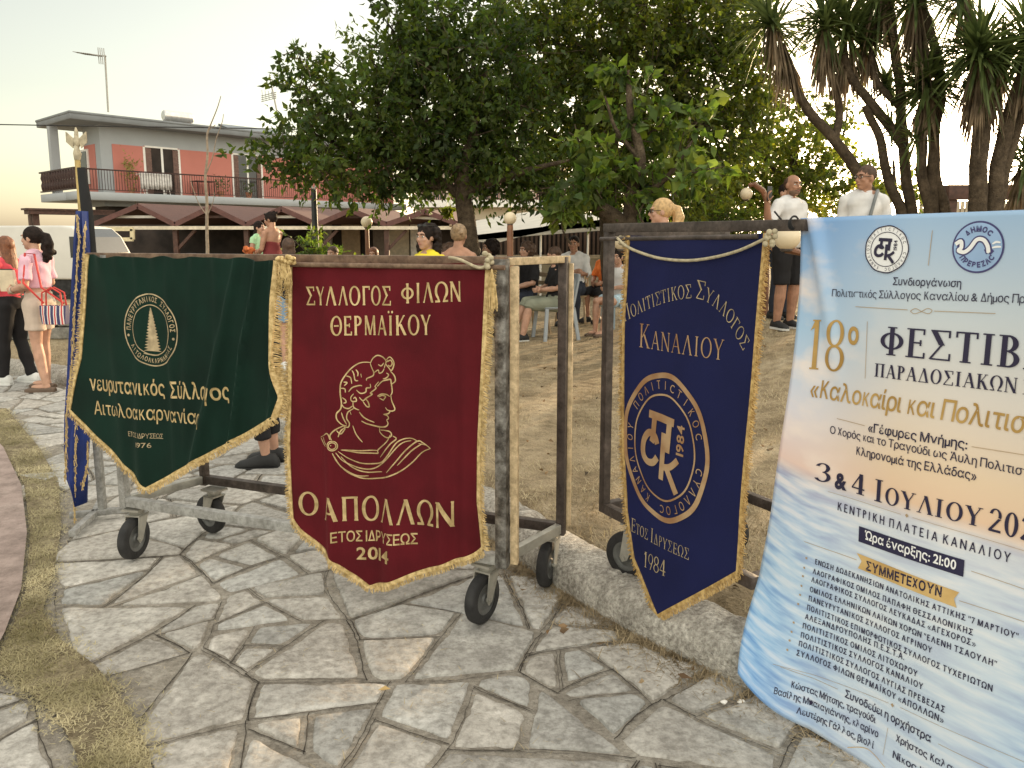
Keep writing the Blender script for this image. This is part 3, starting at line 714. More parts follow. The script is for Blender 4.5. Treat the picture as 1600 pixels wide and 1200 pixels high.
# second trolley, on the lawn
A2 = Vector((.385, 3.07, 0)); D2 = Vector((.495, -.869, 0)).normalized(); W2 = Vector((-D2.y, D2.x, 0)); LEN2 = .93; WID2 = .62
cart2 = thing('trolley', (.9, 2.9, .12), 'shorter brown steel trolley on the lawn carrying the blue banner', 'trolley', None)
c2 = lambda a, b, z: cpt(A2, D2, W2, a, b, z)
ZB2, ZT2 = .385, 1.545
for a, b in ((0, 0), (LEN2 - .0, WID2), (0, WID2), ):
    MB().bar(c2(a, b, ZB2 - .02), c2(a, b, ZT2), .034, .034, tuple(D2)).bevel('post', brown, cart2, .003)
for b in (0, WID2):
    MB().bar(c2(.018, b, ZB2), c2(LEN2 - .11, b, ZB2), .034, .042).bevel('base_rail', brown, cart2, .003)
MB().bar(c2(0, .018, ZB2 + .001), c2(0, WID2 - .018, ZB2 + .001), .034, .04).bevel('end_rail', brown, cart2, .003)
MB().bar(c2(-.02, 0, ZT2 - .012), c2(LEN2 + .02, 0, ZT2 - .012), .036, .034).bevel('top_rail', brown, cart2, .003)
MB().bar(c2(0, .019, ZT2 - .03), c2(0, WID2, ZT2 - .03), .03, .03).bevel('end_rail', brown, cart2, .003)
MB().bar(c2(LEN2 - .13, .018, ZB2 + .001), c2(LEN2 - .13, WID2 - .018, ZB2 + .001), .034, .04).bevel('end_rail', brown, cart2, .003)
for a, b, an in ((.12, .035, 2.45), (.12, WID2 - .02, 2.2), (LEN2 - .12, .16, .9), (LEN2 - .12, WID2 - .02, .7)):
    p = c2(a, b, 0); caster(cart2, p.x, p.y, lawn_z(p.x, p.y) - .005, an, ZB2 - .022)
# ------------------------------------------------------------------ banners
greenm = mat('green_velvet', (.0022, .0165, .0105), .8, 0, .25, 4, .15, 300, spec=.2, sheen=.5)
maroonm = mat('maroon_velvet', (.088, .0042, .0085), .8, 0, .2, 4, .15, 300, spec=.2, sheen=.30)
bluem = mat('navy_satin', (.0075, .0105, .058), .7, 0, .12, 4, .1, 300, spec=.2, sheen=.12)
foil = mat('gold_foil', (.50, .36, .16), .42, .35, .2, 30, col2=(.66, .50, .26)); foil2 = mat('copper_foil', (.46, .25, .12), .42, .35, .2, 10, col2=(.55, .38, .22)); palefoil = mat('pale_foil', (.42, .33, .2), .5, .2, .3, 25)
oldgold = mat('old_gold_fringe', (.45, .27, .085), .6, 0, .3, 60, col2=(.60, .41, .16))
cord = mat('cord', (.42, .36, .24), .8, 0, .2, 60)
# maroon
BM = R1 - N1 * .045; dM = -D1                     # s grows to the right
def dispM(s, z):
    k = (1.42 - z) / 1.2; k = max(0, k)
    rg = 0
    for s0, m_, a_, w_ in ((-.70, -.02, .016, .028), (-.60, .03, .010, .04), (-.42, -.03, .012, .05), (-.24, .02, .014, .04), (-.13, .0, .020, .035), (-.05, .01, .012, .02)):
        rg += 1.7 * a_ * math.exp(-((s - s0 - m_ * k) / w_) ** 2) * (.25 + .75 * min(1, k))
    return rg + (.012 * k ** .6 * math.sin(s * 17 + 1.0 + .35 * k) + .010 * k * math.sin(s * 29 + 2) + .004 * math.sin(s * 9 - z * 6) + .006 * k * mn.noise(Vector((s * 5, z * 3, 1))))
mroot = thing('banner', (BM.x - .35, BM.y + .15, 1.40), 'maroon velvet banner with gold profile head and gold fringe', 'banner', None)
cm = Cloth((BM.x, BM.y), dM, dispM, mroot)
def edge(c, pts):                                  # photo outline -> (s,z) list
    return [c.px(*p) for p in pts]
def make_banner(c, tl, tr, br, tip, bl, m, name, top_pts=None, ledge=None, redge=None, round_=.0):
    TL, TR, BR, TIP, BL = [c.px(*p) for p in (tl, tr, br, tip, bl)]
    ut = (TIP[0] - BL[0]) / (BR[0] - BL[0])
    le = [c.px(*p) for p in (ledge or [])]; re_ = [c.px(*p) for p in (redge or [])]
    def along(pts):
        zz = np.array([p[1] for p in pts]); ss = np.array([p[0] for p in pts]); zt, zb = zz[0], zz[-1]
        vv = (zt - zz) / (zt - zb); return lambda v: float(np.interp(v, vv, ss))
    left = along([TL] + le + [BL]); right = along([TR] + re_ + [BR])
    tp = [(0, TL[1])] + [((lambda q: ((q[0] - TL[0]) / (TR[0] - TL[0]), q[1]))(c.px(*p))) for p in (top_pts or [])] + [(1, TR[1])]
    top = lambda u: float(np.interp(u, [a for a, _ in tp], [b for _, b in tp])) + (.003 * math.sin(u * 47) + .003 * math.sin(u * 31 + 1) if m is greenm else 0)
    def bottom(u):
        k = .035; z = BL[1] + (TIP[1] - BL[1]) * u / ut if u < ut else TIP[1] + (BR[1] - TIP[1]) * (u - ut) / (1 - ut)
        if round_: z += round_ * (max(0, 1 - u / .06) ** 2 + max(0, 1 - (1 - u) / .06) ** 2)
        return z
    o = cloth_mesh(c, name, top, left, right, bottom, m)
    lp = [(left(v), top(0) + (bottom(0) - top(0)) * v) for v in np.linspace(0, 1, 50)]
    rp = [(right(v), top(1) + (bottom(1) - top(1)) * v) for v in np.linspace(0, 1, 50)]
    bp_ = [(left(1) + (right(1) - left(1)) * u, bottom(u)) for u in np.linspace(0, 1, 70)]
    return o, lp, rp, bp_
o, lp, rp, bp_ = make_banner(cm, (454, 414), (763, 413), (757, 862), (578, 918), (456, 818), maroonm, 'velvet_panel', [(520, 417), (640, 415), (720, 411)], [(452, 560), (450, 700)], [(757, 560), (750, 700), (749, 790)], .02)
fringe(cm, 'fringe', lp + bp_[1:], -1, .019, GOLDM, .016, seed=1)
fringe(cm, 'fringe', rp, 1, .026, GOLDM, .016, seed=2)
FK = dict(T=.155, t=.085, sf=.018, sh=.06)
cm.text('lettering', 'ΣΥΛΛΟΓΟΣ', (478, 477), (614, 477), 29, foil, 'flare', **FK)
cm.text('lettering', 'ΦΙΛΩΝ', (629, 474), (722, 471), 31, foil, 'flare', **FK)
cm.text('lettering', 'ΘΕΡΜΑΪΚΟΥ', (520, 524), (676, 523), 30, foil, 'flare', **FK)
cm.text('lettering', 'Ο', (468, 804), (498, 806), 36, foil, 'flare', **FK)
cm.text('lettering', 'ΑΠΟΛΛΩΝ', (508, 811), (713, 822), 37, foil, 'flare', **FK)
cm.text('lettering', 'ΕΤΟΣ ΙΔΡΥΣΕΩΣ', (524, 844), (654, 849), 16, foil, bold=.012)
cm.text('lettering', '2014', (558, 873), (614, 876), 19, foil, bold=.02)
Z6 = lambda pts: [cm.px(440 + x / 5.218, 530 + y / 5.218) for x, y in pts]
BUST = [
 [(720,190),(650,190),(590,225),(540,280),(500,350),(495,430),(505,510),(500,560),(470,600),(475,650),(510,690),(545,700)],
 [(720,200),(740,160),(780,132),(830,140),(865,170),(860,200),(850,230)], [(720,200),(735,240),(750,275),(740,300),(695,320),(690,338)],
 [(868,165),(900,140),(930,175),(930,215),(912,250),(890,225),(865,195),(885,165)], [(880,180),(905,165),(920,190),(905,215),(885,205)],
 [(750,275),(790,250),(800,275),(830,265),(850,235)], [(790,205),(820,215),(845,190)],
 [(905,255),(935,290),(943,335),(915,360)], [(835,320),(870,310),(890,285),(870,270)], [(780,385),(830,340),(880,325),(905,322),(912,350),(920,420),(908,450)],
 [(908,450),(918,500),(940,560),(920,578),(880,570),(860,550)], [(905,580),(885,600),(840,608)], [(840,608),(880,618),(888,640),(870,652)], [(872,655),(885,680),(865,705),(810,715),(745,708),(690,690),(655,665)],
 [(640,590),(665,630),(700,660),(750,682)], [(780,465),(820,445),(870,445),(900,460)], [(790,470),(830,455),(862,462),(850,480),(838,492),(800,478)],
 [(795,345),(760,385),(770,400),(720,440),(735,450),(690,480),(665,500),(640,470)], [(620,410),(650,440),(685,430),(690,400),(720,395),(718,365)], [(680,485),(700,510),(710,550),(690,548),(665,505)],
 [(600,440),(578,470),(585,500),(620,500),(612,470),(598,480)], [(595,500),(600,550),(640,575)], [(560,425),(590,390),(640,375),(660,380)],
 [(585,250),(600,280),(610,330),(632,335)], [(540,295),(575,310),(585,360)], [(500,395),(530,400),(535,430)], [(520,345),(548,350),(525,375)], [(615,245),(630,270),(628,300)],[(650,280),(655,310)],
 [(510,470),(535,490),(540,510),(520,515)], [(505,520),(525,550),(560,560),(590,540)], [(600,560),(555,590),(545,640),(565,680),(555,712),(520,705)], [(505,590),(520,640),(545,690)], [(570,580),(580,610)],
 [(520,700),(460,730),(430,770),(440,810)], [(535,712),(500,740),(480,790)], [(470,735),(500,765),(535,720)], [(365,775),(410,755),(430,805)], [(330,800),(360,840),(390,860)], [(355,790),(375,825),(398,845)], [(328,795),(365,775)],
 [(592,700),(615,770),(660,840)], [(800,712),(800,755),(840,785),(885,795),(915,775),(900,745),(850,738),(805,740)], [(905,770),(870,830),(780,905),(770,935),(640,925),(500,895)], [(770,912),(640,908),(505,895)],
 [(925,780),(950,805),(900,850),(800,965)], [(480,905),(560,970),(680,1018),(800,1010),(880,940),(960,830),(1050,805),(1120,835)], [(465,915),(520,990),(640,1050),(740,1060),(860,980),(980,850),(1060,825)],
 [(500,950),(580,1040),(700,1090),(820,1080)], [(445,915),(480,1000),(560,1090),(680,1140),(800,1135),(960,1080),(1060,1010),(1150,920),(1225,885)], [(450,930),(500,1030),(600,1105),(700,1120)],
 [(1225,885),(1160,845),(1110,830),(1020,900),(940,1000),(870,1080)], [(1150,850),(1060,910),(960,1020)], [(1120,850),(1180,860)],
]
cm.flat('profile_head', *join2(*[ribbon2(Z6(l), .0052 if i not in (0, 9, 13) else .006) for i, l in enumerate(BUST)], *[ring2(*Z6([(443, 857)])[0], k, k, .004, 32) for k in (.0215, .0155)], disc2(*Z6([(435, 853)])[0], .002, .002, 8)), foil, .0016)
# cord and tassel at the top right corner
rope('cord', [cm.pt(*cm.px(x, y), o_) for x, y, o_ in ((706, 402, .02), (725, 405, .03), (745, 415, .03), (757, 418, .03), (766, 413, .03), (772, 400, .02))], .0055, cord, mroot)
kn = MB()
for i in range(7): kn.ell(cm.pt(*cm.px(768 + random.uniform(-6, 6), 396 + i * 3.4), .03 + random.uniform(-.012, .012)), .011, .011, .010, None, 8, 6)
kn.build('knot', cord, mroot, smooth=True, angle=180)
ts = MB(); tc_ = cm.pt(*cm.px(774, 424), .035)
for i in range(70):
    a = random.uniform(0, 6.28); r_ = random.uniform(0, .022); ts.tube([tc_ + Vector((0, 0, .01)), tc_ + Vector((math.cos(a) * r_ * .6, math.sin(a) * r_ * .5, -.05)), tc_ + Vector((math.cos(a) * r_, math.sin(a) * r_ * .7, -random.uniform(.11, .14)))], .0016, 4)
ts.build('tassel', GOLDM, mroot)
MB().tube([cm.pt(cm.px(454, 409)[0], 1.392, .012), cm.pt(cm.px(790, 409)[0], 1.392, .012)], .0095, 10).build('pole', topm, mroot, smooth=True)
# green
BG = R1 - N1 * .055
SFOLD = onplane(180, 600, (BG.x, BG.y), (-D1.x, -D1.y))[0]
FS = {p: onplane(p, 420, (BG.x, BG.y), (-D1.x, -D1.y))[0] for p in (215, 262, 300, 340, 375, 405, 425)}
def dispG(s, z):
    k = max(0, (1.42 - z) / .9); e = s + 1.2
    f = .007 * math.sin(s * 19 + z * 3.5) * (.4 + .6 * k) + .0025 * math.sin(s * 40 - z * 4 + 1) * k + .004 * mn.noise(Vector((s * 7, z * 3, 4)))
    for px_, m_, a_, w_ in ((215, -.05, .012, .03), (262, -.02, .010, .022), (300, -.10, .010, .028), (340, -.06, .012, .026), (375, -.28, .018, .026), (405, -.20, .020, .02), (425, -.02, .018, .02)):
        f += (2.5 if px_ >= 375 else 1.4) * a_ * math.exp(-((s - FS[px_] - m_ * k) / (w_ * (.7 + .6 * k))) ** 2) * (.35 + .65 * min(1, k))
    f += .006 * math.sin(s * 60) * max(0, 1 - (1.42 - z) / .12)
    f += .006 * math.exp(-((s - SFOLD - .02 * k) / .03) ** 2) * (.5 + .5 * k) - .016 * S((SFOLD - s) / .16)
    f += .020 * k * math.exp(-((s + 1.08 + .30 * (z - 1.0)) / .06) ** 2)
    return f
groot = thing('banner', (BG.x + D1.x * 1.5, BG.y + D1.y * 1.5, 1.40), 'dark green velvet banner with gold fir tree badge and gold fringe', 'banner', None)
cg = Cloth((BG.x, BG.y), dM, dispG, groot)
o, lp, rp, bp_ = make_banner(cg, (134, 399), (432, 408), (436, 650), (232, 763), (104, 642), greenm, 'velvet_panel', [(160, 401), (220, 402), (300, 402), (360, 403)], [(128, 450), (122, 560)], [(429, 470), (427, 560), (440, 620)], .0)
fringe(cg, 'fringe', lp + bp_[1:], -1, .022, GOLDM, .014, seed=3)
fringe(cg, 'fringe', rp, 1, .03, GOLDM, .016, seed=4)
e0 = cg.px(237, 516); rx = (cg.px(279, 516)[0] - cg.px(196, 516)[0]) / 2; rz = (cg.px(237, 459)[1] - cg.px(237, 573)[1]) / 2
V, F = join2(ring2(*e0, rx, rz, .0055), ring2(*e0, rx * .70, rz * .70, .004), cg.arc('ΠΑΝΕΥΡΥΤΑΝΙΚΟΣ ΣΥΛΛΟΓΟΣ', *e0, rx * .76, rz * .78, -92, 92, .022, bold=.02, chw=.72), cg.arc('ΑΙΤΩΛΟΑΚΑΡΝΑΝΙΑΣ', *e0, rx * .76, rz * .78, 242, 118, .020, inward=True, bold=.02, chw=.72), disc2(e0[0] - rx * .86, e0[1] - rz * .16, .006, .006, 12), disc2(e0[0] + rx * .84, e0[1] - rz * .2, .006, .006, 12))
# fir tree
tl_, tr_ = [], []; ftop, fbot = e0[1] + rz * .62, e0[1] - rz * .52
for i in range(15):
    z = ftop + (fbot - ftop) * i / 14; wv_ = rx * (.03 + .30 * (i / 14) ** .8); tl_ += [(e0[0] - wv_ * .55, z), (e0[0] - wv_, z - .008)]; tr_ += [(e0[0] + wv_ * .55, z - .003), (e0[0] + wv_ * .95, z - .010)]
fir = ([], [])
for i in range(len(tl_) - 1): fir = join2(fir, ([(*tl_[i], 0), (*tr_[i], 0), (*tr_[i + 1], 0), (*tl_[i + 1], 0)], [(3, 2, 1, 0)]))
fir = join2(fir, ribbon2([(e0[0] - rx * .34, fbot - .02), (e0[0], fbot - .026), (e0[0] + rx * .2, fbot - .024)], .006))
cg.flat('badge', *join2((V, F), fir), palefoil, .0018, .01)
cg.text('lettering', 'νευρυτανικός', (137, 610), (256, 619), 23, foil, bold=.014)
cg.text('lettering', 'Σύλλογος', (269, 621), (357, 625), 25, foil, bold=.016)
cg.text('lettering', 'Αιτωλοακαρνανίας', (145, 648), (320, 663), 21, foil, bold=.005)
cg.text('lettering', 'ΕΤΟΣ ΙΔΡΥΣΕΩΣ', (202, 681), (254, 686), 7.5, palefoil)
cg.text('lettering', '1976', (218, 697), (239, 699), 8, palefoil)
MB().tube([cg.pt(cg.px(128, 402)[0], 1.392, -.022), cg.pt(cg.px(440, 404)[0], 1.392, -.022)], .010, 10).build('pole', topm, groot, smooth=True)
kn = MB()
for i in range(22): kn.ell(P(438 + random.uniform(-6, 22), 404 + random.uniform(-3, 7), 2.98 + random.uniform(-.02, .02)), .010, .010, .009, None, 8, 6)
for i in range(26):
    q = P(438 + random.uniform(-5, 14), 408, 2.98); kn.tube([q, q + Vector((random.gauss(0, .01), 0, -.05)), q + Vector((random.gauss(0, .012), 0, -random.uniform(.08, .13)))], .002, 4)
kn.build('tassel', GOLDM, groot, smooth=True, angle=180)
# navy
BB = A2 - W2 * .04
def dispB(s, z):
    k = max(0, (1.5 - z) / 1.3); return .006 * k * math.sin(s * 15 + 1) + .004 * mn.noise(Vector((s * 4, z * 3, 9))) + .012 * k
broot = thing('banner', (BB.x + D2.x * .4, BB.y + D2.y * .4, 1.5), 'navy blue banner with round copper monogram emblem', 'banner', None)
cb = Cloth((BB.x, BB.y), D2, dispB, broot)
o, lp, rp, bp_ = make_banner(cb, (984, 368), (1196, 364), (1157, 893), (1034, 961), (992, 872), bluem, 'cloth_panel', [(1050, 370), (1120, 368)], [(976, 500), (976, 700), (981, 800)], [(1188, 480), (1172, 680), (1162, 800)])
fringe(cb, 'fringe', lp + bp_[1:], -1, .019, oldgold, .012, seed=5)
fringe(cb, 'fringe', rp, 1, .017, oldgold, .012, seed=6)
rope('cord', [cb.pt(*cb.px(x, y), .014) for x, y in ((970, 372), (985, 385), (1010, 396), (1040, 404), (1080, 407), (1120, 402), (1160, 391), (1198, 374))], .0055, cord, broot)
for q in (P(974, 376, 3.0), P(1203, 370, 2.29)):
    kn = MB()
    for i in range(10): kn.ell(q + Vector((random.uniform(-.012, .012), random.uniform(-.012, .012), random.uniform(-.03, .02))), .009, .009, .009, None, 8, 6)
    kn.build('knot', cord, broot, smooth=True, angle=180)
MB().tube([cb.pt(-.0, 1.49, .0), cb.pt(.80, 1.50, .0)], .0085, 10).build('pole', brown, broot, smooth=True)
SK = dict(T=.105, t=.045, sf=.07, sh=.035)
pl = [(977, 503), (1001, 489), (1031, 476), (1062, 468), (1090, 466), (1112, 476), (1137, 501), (1163, 548)]
pz = [cb.px(*q) for q in pl]
def along_path(c, text, path, h, style, squeeze=1., **kw):
    pp = np.array([tuple(q) for q in cat_rom(path, 12)]); L = np.concatenate([[0], np.cumsum(np.linalg.norm(np.diff(pp, axis=0), axis=1))])
    V, F, wd = layout(text, style, **kw); out = []
    for x, y, z in V:
        l = x / wd * L[-1]; i = min(len(L) - 2, max(0, int(np.searchsorted(L, l)) - 1)); f = (l - L[i]) / (L[i + 1] - L[i] + 1e-9); q = pp[i] + (pp[i + 1] - pp[i]) * f
        l2, l3 = max(0, l - .02), min(L[-1], l + .02); t = np.array([np.interp(l3, L, pp[:, 0]) - np.interp(l2, L, pp[:, 0]), np.interp(l3, L, pp[:, 1]) - np.interp(l2, L, pp[:, 1])]); t /= np.linalg.norm(t) + 1e-9
        out.append((q[0] - t[1] * y * h * .75, q[1] + (.25 + .75 * t[0]) * y * h, z))
    return out, F
hB = cb.px(1065, 440)[1] - cb.px(1065, 468)[1]
V, F = along_path(cb, 'Π\u0001ΟΛΙΤΙΣΤΙΚΟΣ \u0002Σ\u0001ΥΛΛΟΓΟΣ', pz, hB, 'serif', **SK); sg_ = cb.px(1079, 460)[0]
for q_ in (-1, 1):
    f_ = [f for f in F if (V[f[0]][0] - sg_) * q_ > 0]; u_ = sorted({i for f in f_ for i in f}); r_ = {i: k for k, i in enumerate(u_)}
    cb.flat('lettering', [V[i] for i in u_], [tuple(r_[i] for i in f) for f in f_], palefoil, .002, zk=.05)
cb.text('lettering', 'Κ\u0001ΑΝΑΛΙΟΥ', (999, 542), (1132, 563), 37, foil2, 'serif', off=.002, **SK)
cb.text('lettering', 'Ε\u0001ΤΟΣ \u0002Ι\u0001ΔΡΥΣΕΩΣ', (988, 829), (1080, 874), 21, palefoil, 'serif', off=.002, **SK)
cb.text('lettering', '1984', (1010, 884), (1046, 899), 24, palefoil, 'serif', off=.002, **SK)
e0 = cb.px(1042, 697); rx = (cb.px(1111, 700)[0] - cb.px(976, 695)[0]) / 2; rz = (cb.px(1040, 582)[1] - cb.px(1042, 815)[1]) / 2; e0 = ((cb.px(1111, 700)[0] + cb.px(976, 695)[0]) / 2, (cb.px(1040, 582)[1] + cb.px(1042, 815)[1]) / 2)
def pck(c, e0, rx, rz, k, off, heavy=1.0):
    """the three linked letters of the club's round emblem, drawn in units of the ring"""
    U = lambda pts: [(e0[0] + x * rx, e0[1] + y * rz) for x, y in pts]; w_ = .085 * rx * 1.35 * heavy
    L = [ribbon2(U([(-.36, .40), (-.05, .39), (.24, .37)]), w_ * 1.1, False, False, 0), ribbon2(U([(-.22, .38), (-.24, .12), (-.27, .02)]), w_, False, True, .0004), ribbon2(U([(.14, .38), (.12, .10), (.11, -.05)]), w_, False, True, .0008),
         ribbon2(U([(-.13, .02), (-.20, .12), (-.34, .14), (-.46, .02), (-.48, -.16), (-.38, -.26), (-.22, -.25), (-.12, -.16)]), w_, False, True, .0012),
         ribbon2(U([(.02, .20), (.01, -.10), (-.01, -.44)]), w_ * .95, False, True, .0016), ribbon2(U([(.36, -.10), (.20, -.22), (.02, -.26)]), w_ * .9, False, True, .002), ribbon2(U([(.10, -.24), (.22, -.38), (.36, -.55)]), w_ * .95, False, True, .0024)]
    v, f, wd = layout('1984', 'sans', bold=.02); h = rx * .16
    L.append(([(e0[0] + rx * .47 - y * h, e0[1] - rz * .03 + x / wd * rz * .40, 0) for x, y, z in v], f))
    return join2(*L)
parts = [ring2(*e0, rx, rz, rx * .085, 90, .008, .006), ring2(*e0, rx * .72, rz * .72, rx * .03, 72, .006), pck(cb, e0, rx, rz, 1, .002)]
parts.append(cb.arc('ΠΟΛΙΤΙCΤΙΚΟC', *e0, rx * .76, rz * .78, -62, 75, rx * .135, bold=.0, chw=.8)); parts.append(cb.arc('CΥΛΛΟΓΟC', *e0, rx * .76, rz * .78, 95, 182, rx * .135, chw=.8)); parts.append(cb.arc('ΚΑΝΑΛΙΟΥ', *e0, rx * .76, rz * .78, 198, 285, rx * .135, chw=.8))
cb.flat('emblem', *join2(*parts), foil2, .002, .015, zk=.25)
# ------------------------------------------------------------------ festival poster
DP = Vector((.5, -.866, 0)); BP = Vector((.835, 2.275, 0))
proot = thing('poster', (1.07, 1.87, .1), 'large printed festival poster with sea and sky picture and dark lettering', 'poster')
def dispP(s, z):
    e = max(0, 1 - s / .16)
    low = max(0, (.42 - z) / .4)
    return .004 * math.sin(s * 13 + z * 3) + .010 * e * math.sin(z * 7 + 1) * S((z - .3) / .4) + .02 * low * low + .022 * math.exp(-((s - .05 - .25 * (1.55 - z)) / .022) ** 2) * max(0, 1 - (1.55 - z) / .5) + .06 * e * low
cpz = Cloth((BP.x, BP.y), DP, dispP, proot)
PW = 1.0
def posterm():
    m = bpy.data.materials.new('poster_print'); m.use_nodes = True; t = m.node_tree; b = t.nodes['Principled BSDF']; b.inputs['Roughness'].default_value = .42; b.inputs['Specular IOR Level'].default_value = .35
    a = t.nodes.new('ShaderNodeAttribute'); a.attribute_name = 'print'; a.attribute_type = 'GEOMETRY'
    sx = t.nodes.new('ShaderNodeSeparateXYZ'); t.links.new(a.outputs['Vector'], sx.inputs[0])
    def ramp(sock, stops):
        r = t.nodes.new('ShaderNodeValToRGB'); e = r.color_ramp.elements; e[0].position, e[0].color = stops[0][0], (*stops[0][1], 1); e[1].position, e[1].color = stops[-1][0], (*stops[-1][1], 1)
        for p_, c_ in stops[1:-1]: q = e.new(p_); q.color = (*c_, 1)
        t.links.new(sock, r.inputs[0]); return r.outputs[0]
    def mix(f, x, y):
        n = t.nodes.new('ShaderNodeMix'); n.data_type = 'RGBA'
        t.links.new(f, n.inputs[0]) if not isinstance(f, float) else setattr(n.inputs[0], 'default_value', f)
        t.links.new(x, n.inputs[6]); t.links.new(y, n.inputs[7]); return n.outputs[2]
    def math_(op, x, y=0., z=None):
        n = t.nodes.new('ShaderNodeMath'); n.operation = op; n.use_clamp = False
        for i, q in enumerate((x, y)): t.links.new(q, n.inputs[i]) if hasattr(q, 'node') else setattr(n.inputs[i], 'default_value', q)
        return n.outputs[0]
    def noise(scale, sx_, sy_, detail=5):
        mp = t.nodes.new('ShaderNodeMapping'); mp.inputs['Scale'].default_value = (sx_, sy_, 1); t.links.new(a.outputs['Vector'], mp.inputs[0])
        n = t.nodes.new('ShaderNodeTexNoise'); n.inputs['Scale'].default_value = scale; n.inputs['Detail'].default_value = detail; t.links.new(mp.outputs[0], n.inputs['Vector']); return n.outputs['Fac']
    v = sx.outputs['Y']; s = sx.outputs['X']
    skyc = ramp(v, [(.50, (.80, .55, .38)), (.58, (.80, .62, .44)), (.70, (.72, .66, .60)), (.84, (.56, .62, .67)), (1., (.33, .49, .70))])
    edge_ = ramp(v, [(.50, (.80, .58, .50)), (.62, (.68, .66, .72)), (.78, (.38, .56, .76)), (.9, (.30, .48, .74)), (1., (.18, .36, .68))])
    side = ramp(s, [(.0, (1, 1, 1)), (.12, (.75, .75, .75)), (.36, (.0, .0, .0)), (.68, (0, 0, 0)), (1., (.8, .8, .8))])
    skyc = mix(side, skyc, edge_)
    cl = ramp(noise(4.2, 1.0, 2.6, 7), [(.50, (0, 0, 0)), (.66, (1, 1, 1))]); clm = math_('MULTIPLY', cl, math_('MULTIPLY', side, .8)); cw = t.nodes.new('ShaderNodeRGB'); cw.outputs[0].default_value = (.88, .76, .68, 1)
    skyc = mix(clm, skyc, cw.outputs[0])
    sea0 = ramp(v, [(.0, (.09, .25, .58)), (.15, (.22, .42, .70)), (.30, (.42, .57, .76)), (.42, (.52, .56, .72)), (.47, (.66, .56, .60)), (.50, (.72, .55, .48))])
    seam = ramp(noise(7., .9, 7.5, 6), [(.36, (.10, .25, .56)), (.50, (.42, .62, .82)), (.64, (.84, .88, .92))])
    mid = ramp(s, [(.06, (0, 0, 0)), (.34, (1, 1, 1)), (.66, (1, 1, 1)), (.95, (0, 0, 0))])
    white = t.nodes.new('ShaderNodeRGB'); white.outputs[0].default_value = (.80, .80, .78, 1)
    sea = mix(.55, sea0, seam); sea = mix(math_('MULTIPLY', mid, .5), sea, white.outputs[0])
    hz = ramp(v, [(.485, (0, 0, 0)), (.515, (1, 1, 1))])
    t.links.new(mix(hz, sea, skyc), b.inputs['Base Color']); return m
pm = posterm()
V, F, UVS = [], [], []
nu, nv = 90, 120
def pp_(u, v):                                   # poster outline: bottom left corner curls up and back
    s = u * PW; zt = 1.553 + .010 * u; zb = .03 + .05 * max(0, 1 - u / .18) ** 2
    z = zt + (zb - zt) * v; s2 = s - .085 * S((v - .25) / .75) * (1 - .6 * u) + .012 * math.sin(v * 6) * (1 - u)
    return s2, z
for j in range(nv + 1):
    for i in range(nu + 1):
        s, z = pp_(i / nu, j / nv); curl = max(0, (j / nv - .86) / .14) ** 2 * max(0, 1 - i / nu / .22) ** 1.2
        V.append(cpz.pt(s + curl * .02, z + curl * .03, .010 * curl)); UVS.append((i / nu, 1 - j / nv, 0))
for j in range(nv):
    for i in range(nu): a = j * (nu + 1) + i; F.append((a, a + nu + 1, a + nu + 2, a + 1))
po = mesh_obj('printed_sheet', V, F, pm, proot, smooth=True, angle=180)
at = po.data.attributes.new('print', 'FLOAT_VECTOR', 'POINT'); at.data.foreach_set('vector', np.array(UVS, dtype=np.float32).ravel())
md = po.modifiers.new('thick', 'SOLIDIFY'); md.thickness = .0012; md.offset = -1
ink = mat('dark_ink', (.022, .018, .05), .45, 0, .05); gold_ink = mat('gold_ink', (.40, .23, .055), .45, 0, .1, 9, col2=(.52, .33, .11)); thin_gold = mat('thin_gold_ink', (.42, .30, .18), .5, 0, .05)
white_ink = mat('white_ink', (.85, .85, .85), .45, 0, .02); navy_ink = mat('navy_ink', (.022, .02, .058), .45, 0, .05); ribbon_ink = mat('ribbon_ink', (.58, .36, .12), .45, 0, .1, 12, col2=(.70, .48, .20))
PO = .0022
T_ = cpz.text
bk = dict(T=.17, t=.055, sf=.09, sh=.045)
def pt(name, s, a, b, h, m=ink, **kw): return T_(name, s, a, b, h, m, off=PO, **kw)
pt('lettering', 'Συνδιοργάνωση', (1397, 445), (1501, 449), 12, bold=.008)
pt('lettering', 'Πολιτιστικός Σύλλογος Καναλίου & Δήμος Πρέβεζας', (1300, 463), (1662, 476), 11.5, bold=.0)
pt('lettering', '18', (1262, 576), (1318, 581), 77, gold_ink, style='serif', track=.12, T=.14, t=.04, sf=.07, sh=.03)
pt('lettering', 'ο', (1325, 536), (1342, 538), 34, gold_ink, bold=.03)
pt('lettering', 'ΦΕΣΤΙΒΑΛ', (1376, 553), (1700, 588), 44, style='serif', track=.10, **bk)
pt('lettering', 'ΠΑΡΑΔΟΣΙΑΚΩΝ', (1368, 588), (1588, 615), 21, style='serif', track=.12, **bk)
pt('lettering', 'ΧΟΡΩΝ', (1598, 616), (1720, 634), 23, style='serif', track=.12, **bk)
pt('lettering', '«Καλοκαίρι και Πολιτισμός»', (1266, 619), (1690, 694), 28, gold_ink, bold=.008, slant=.10, track=.07)
pt('lettering', '«Γέφυρες Μνήμης:', (1357, 674), (1511, 702), 14, bold=.012)
pt('lettering', 'Ο Χορός και το Τραγούδι ως Άυλη Πολιτιστική', (1296, 677), (1632, 751), 12, bold=.006)
pt('lettering', 'Κληρονομιά της Ελλάδας»', (1337, 710), (1525, 751), 13, bold=.010)
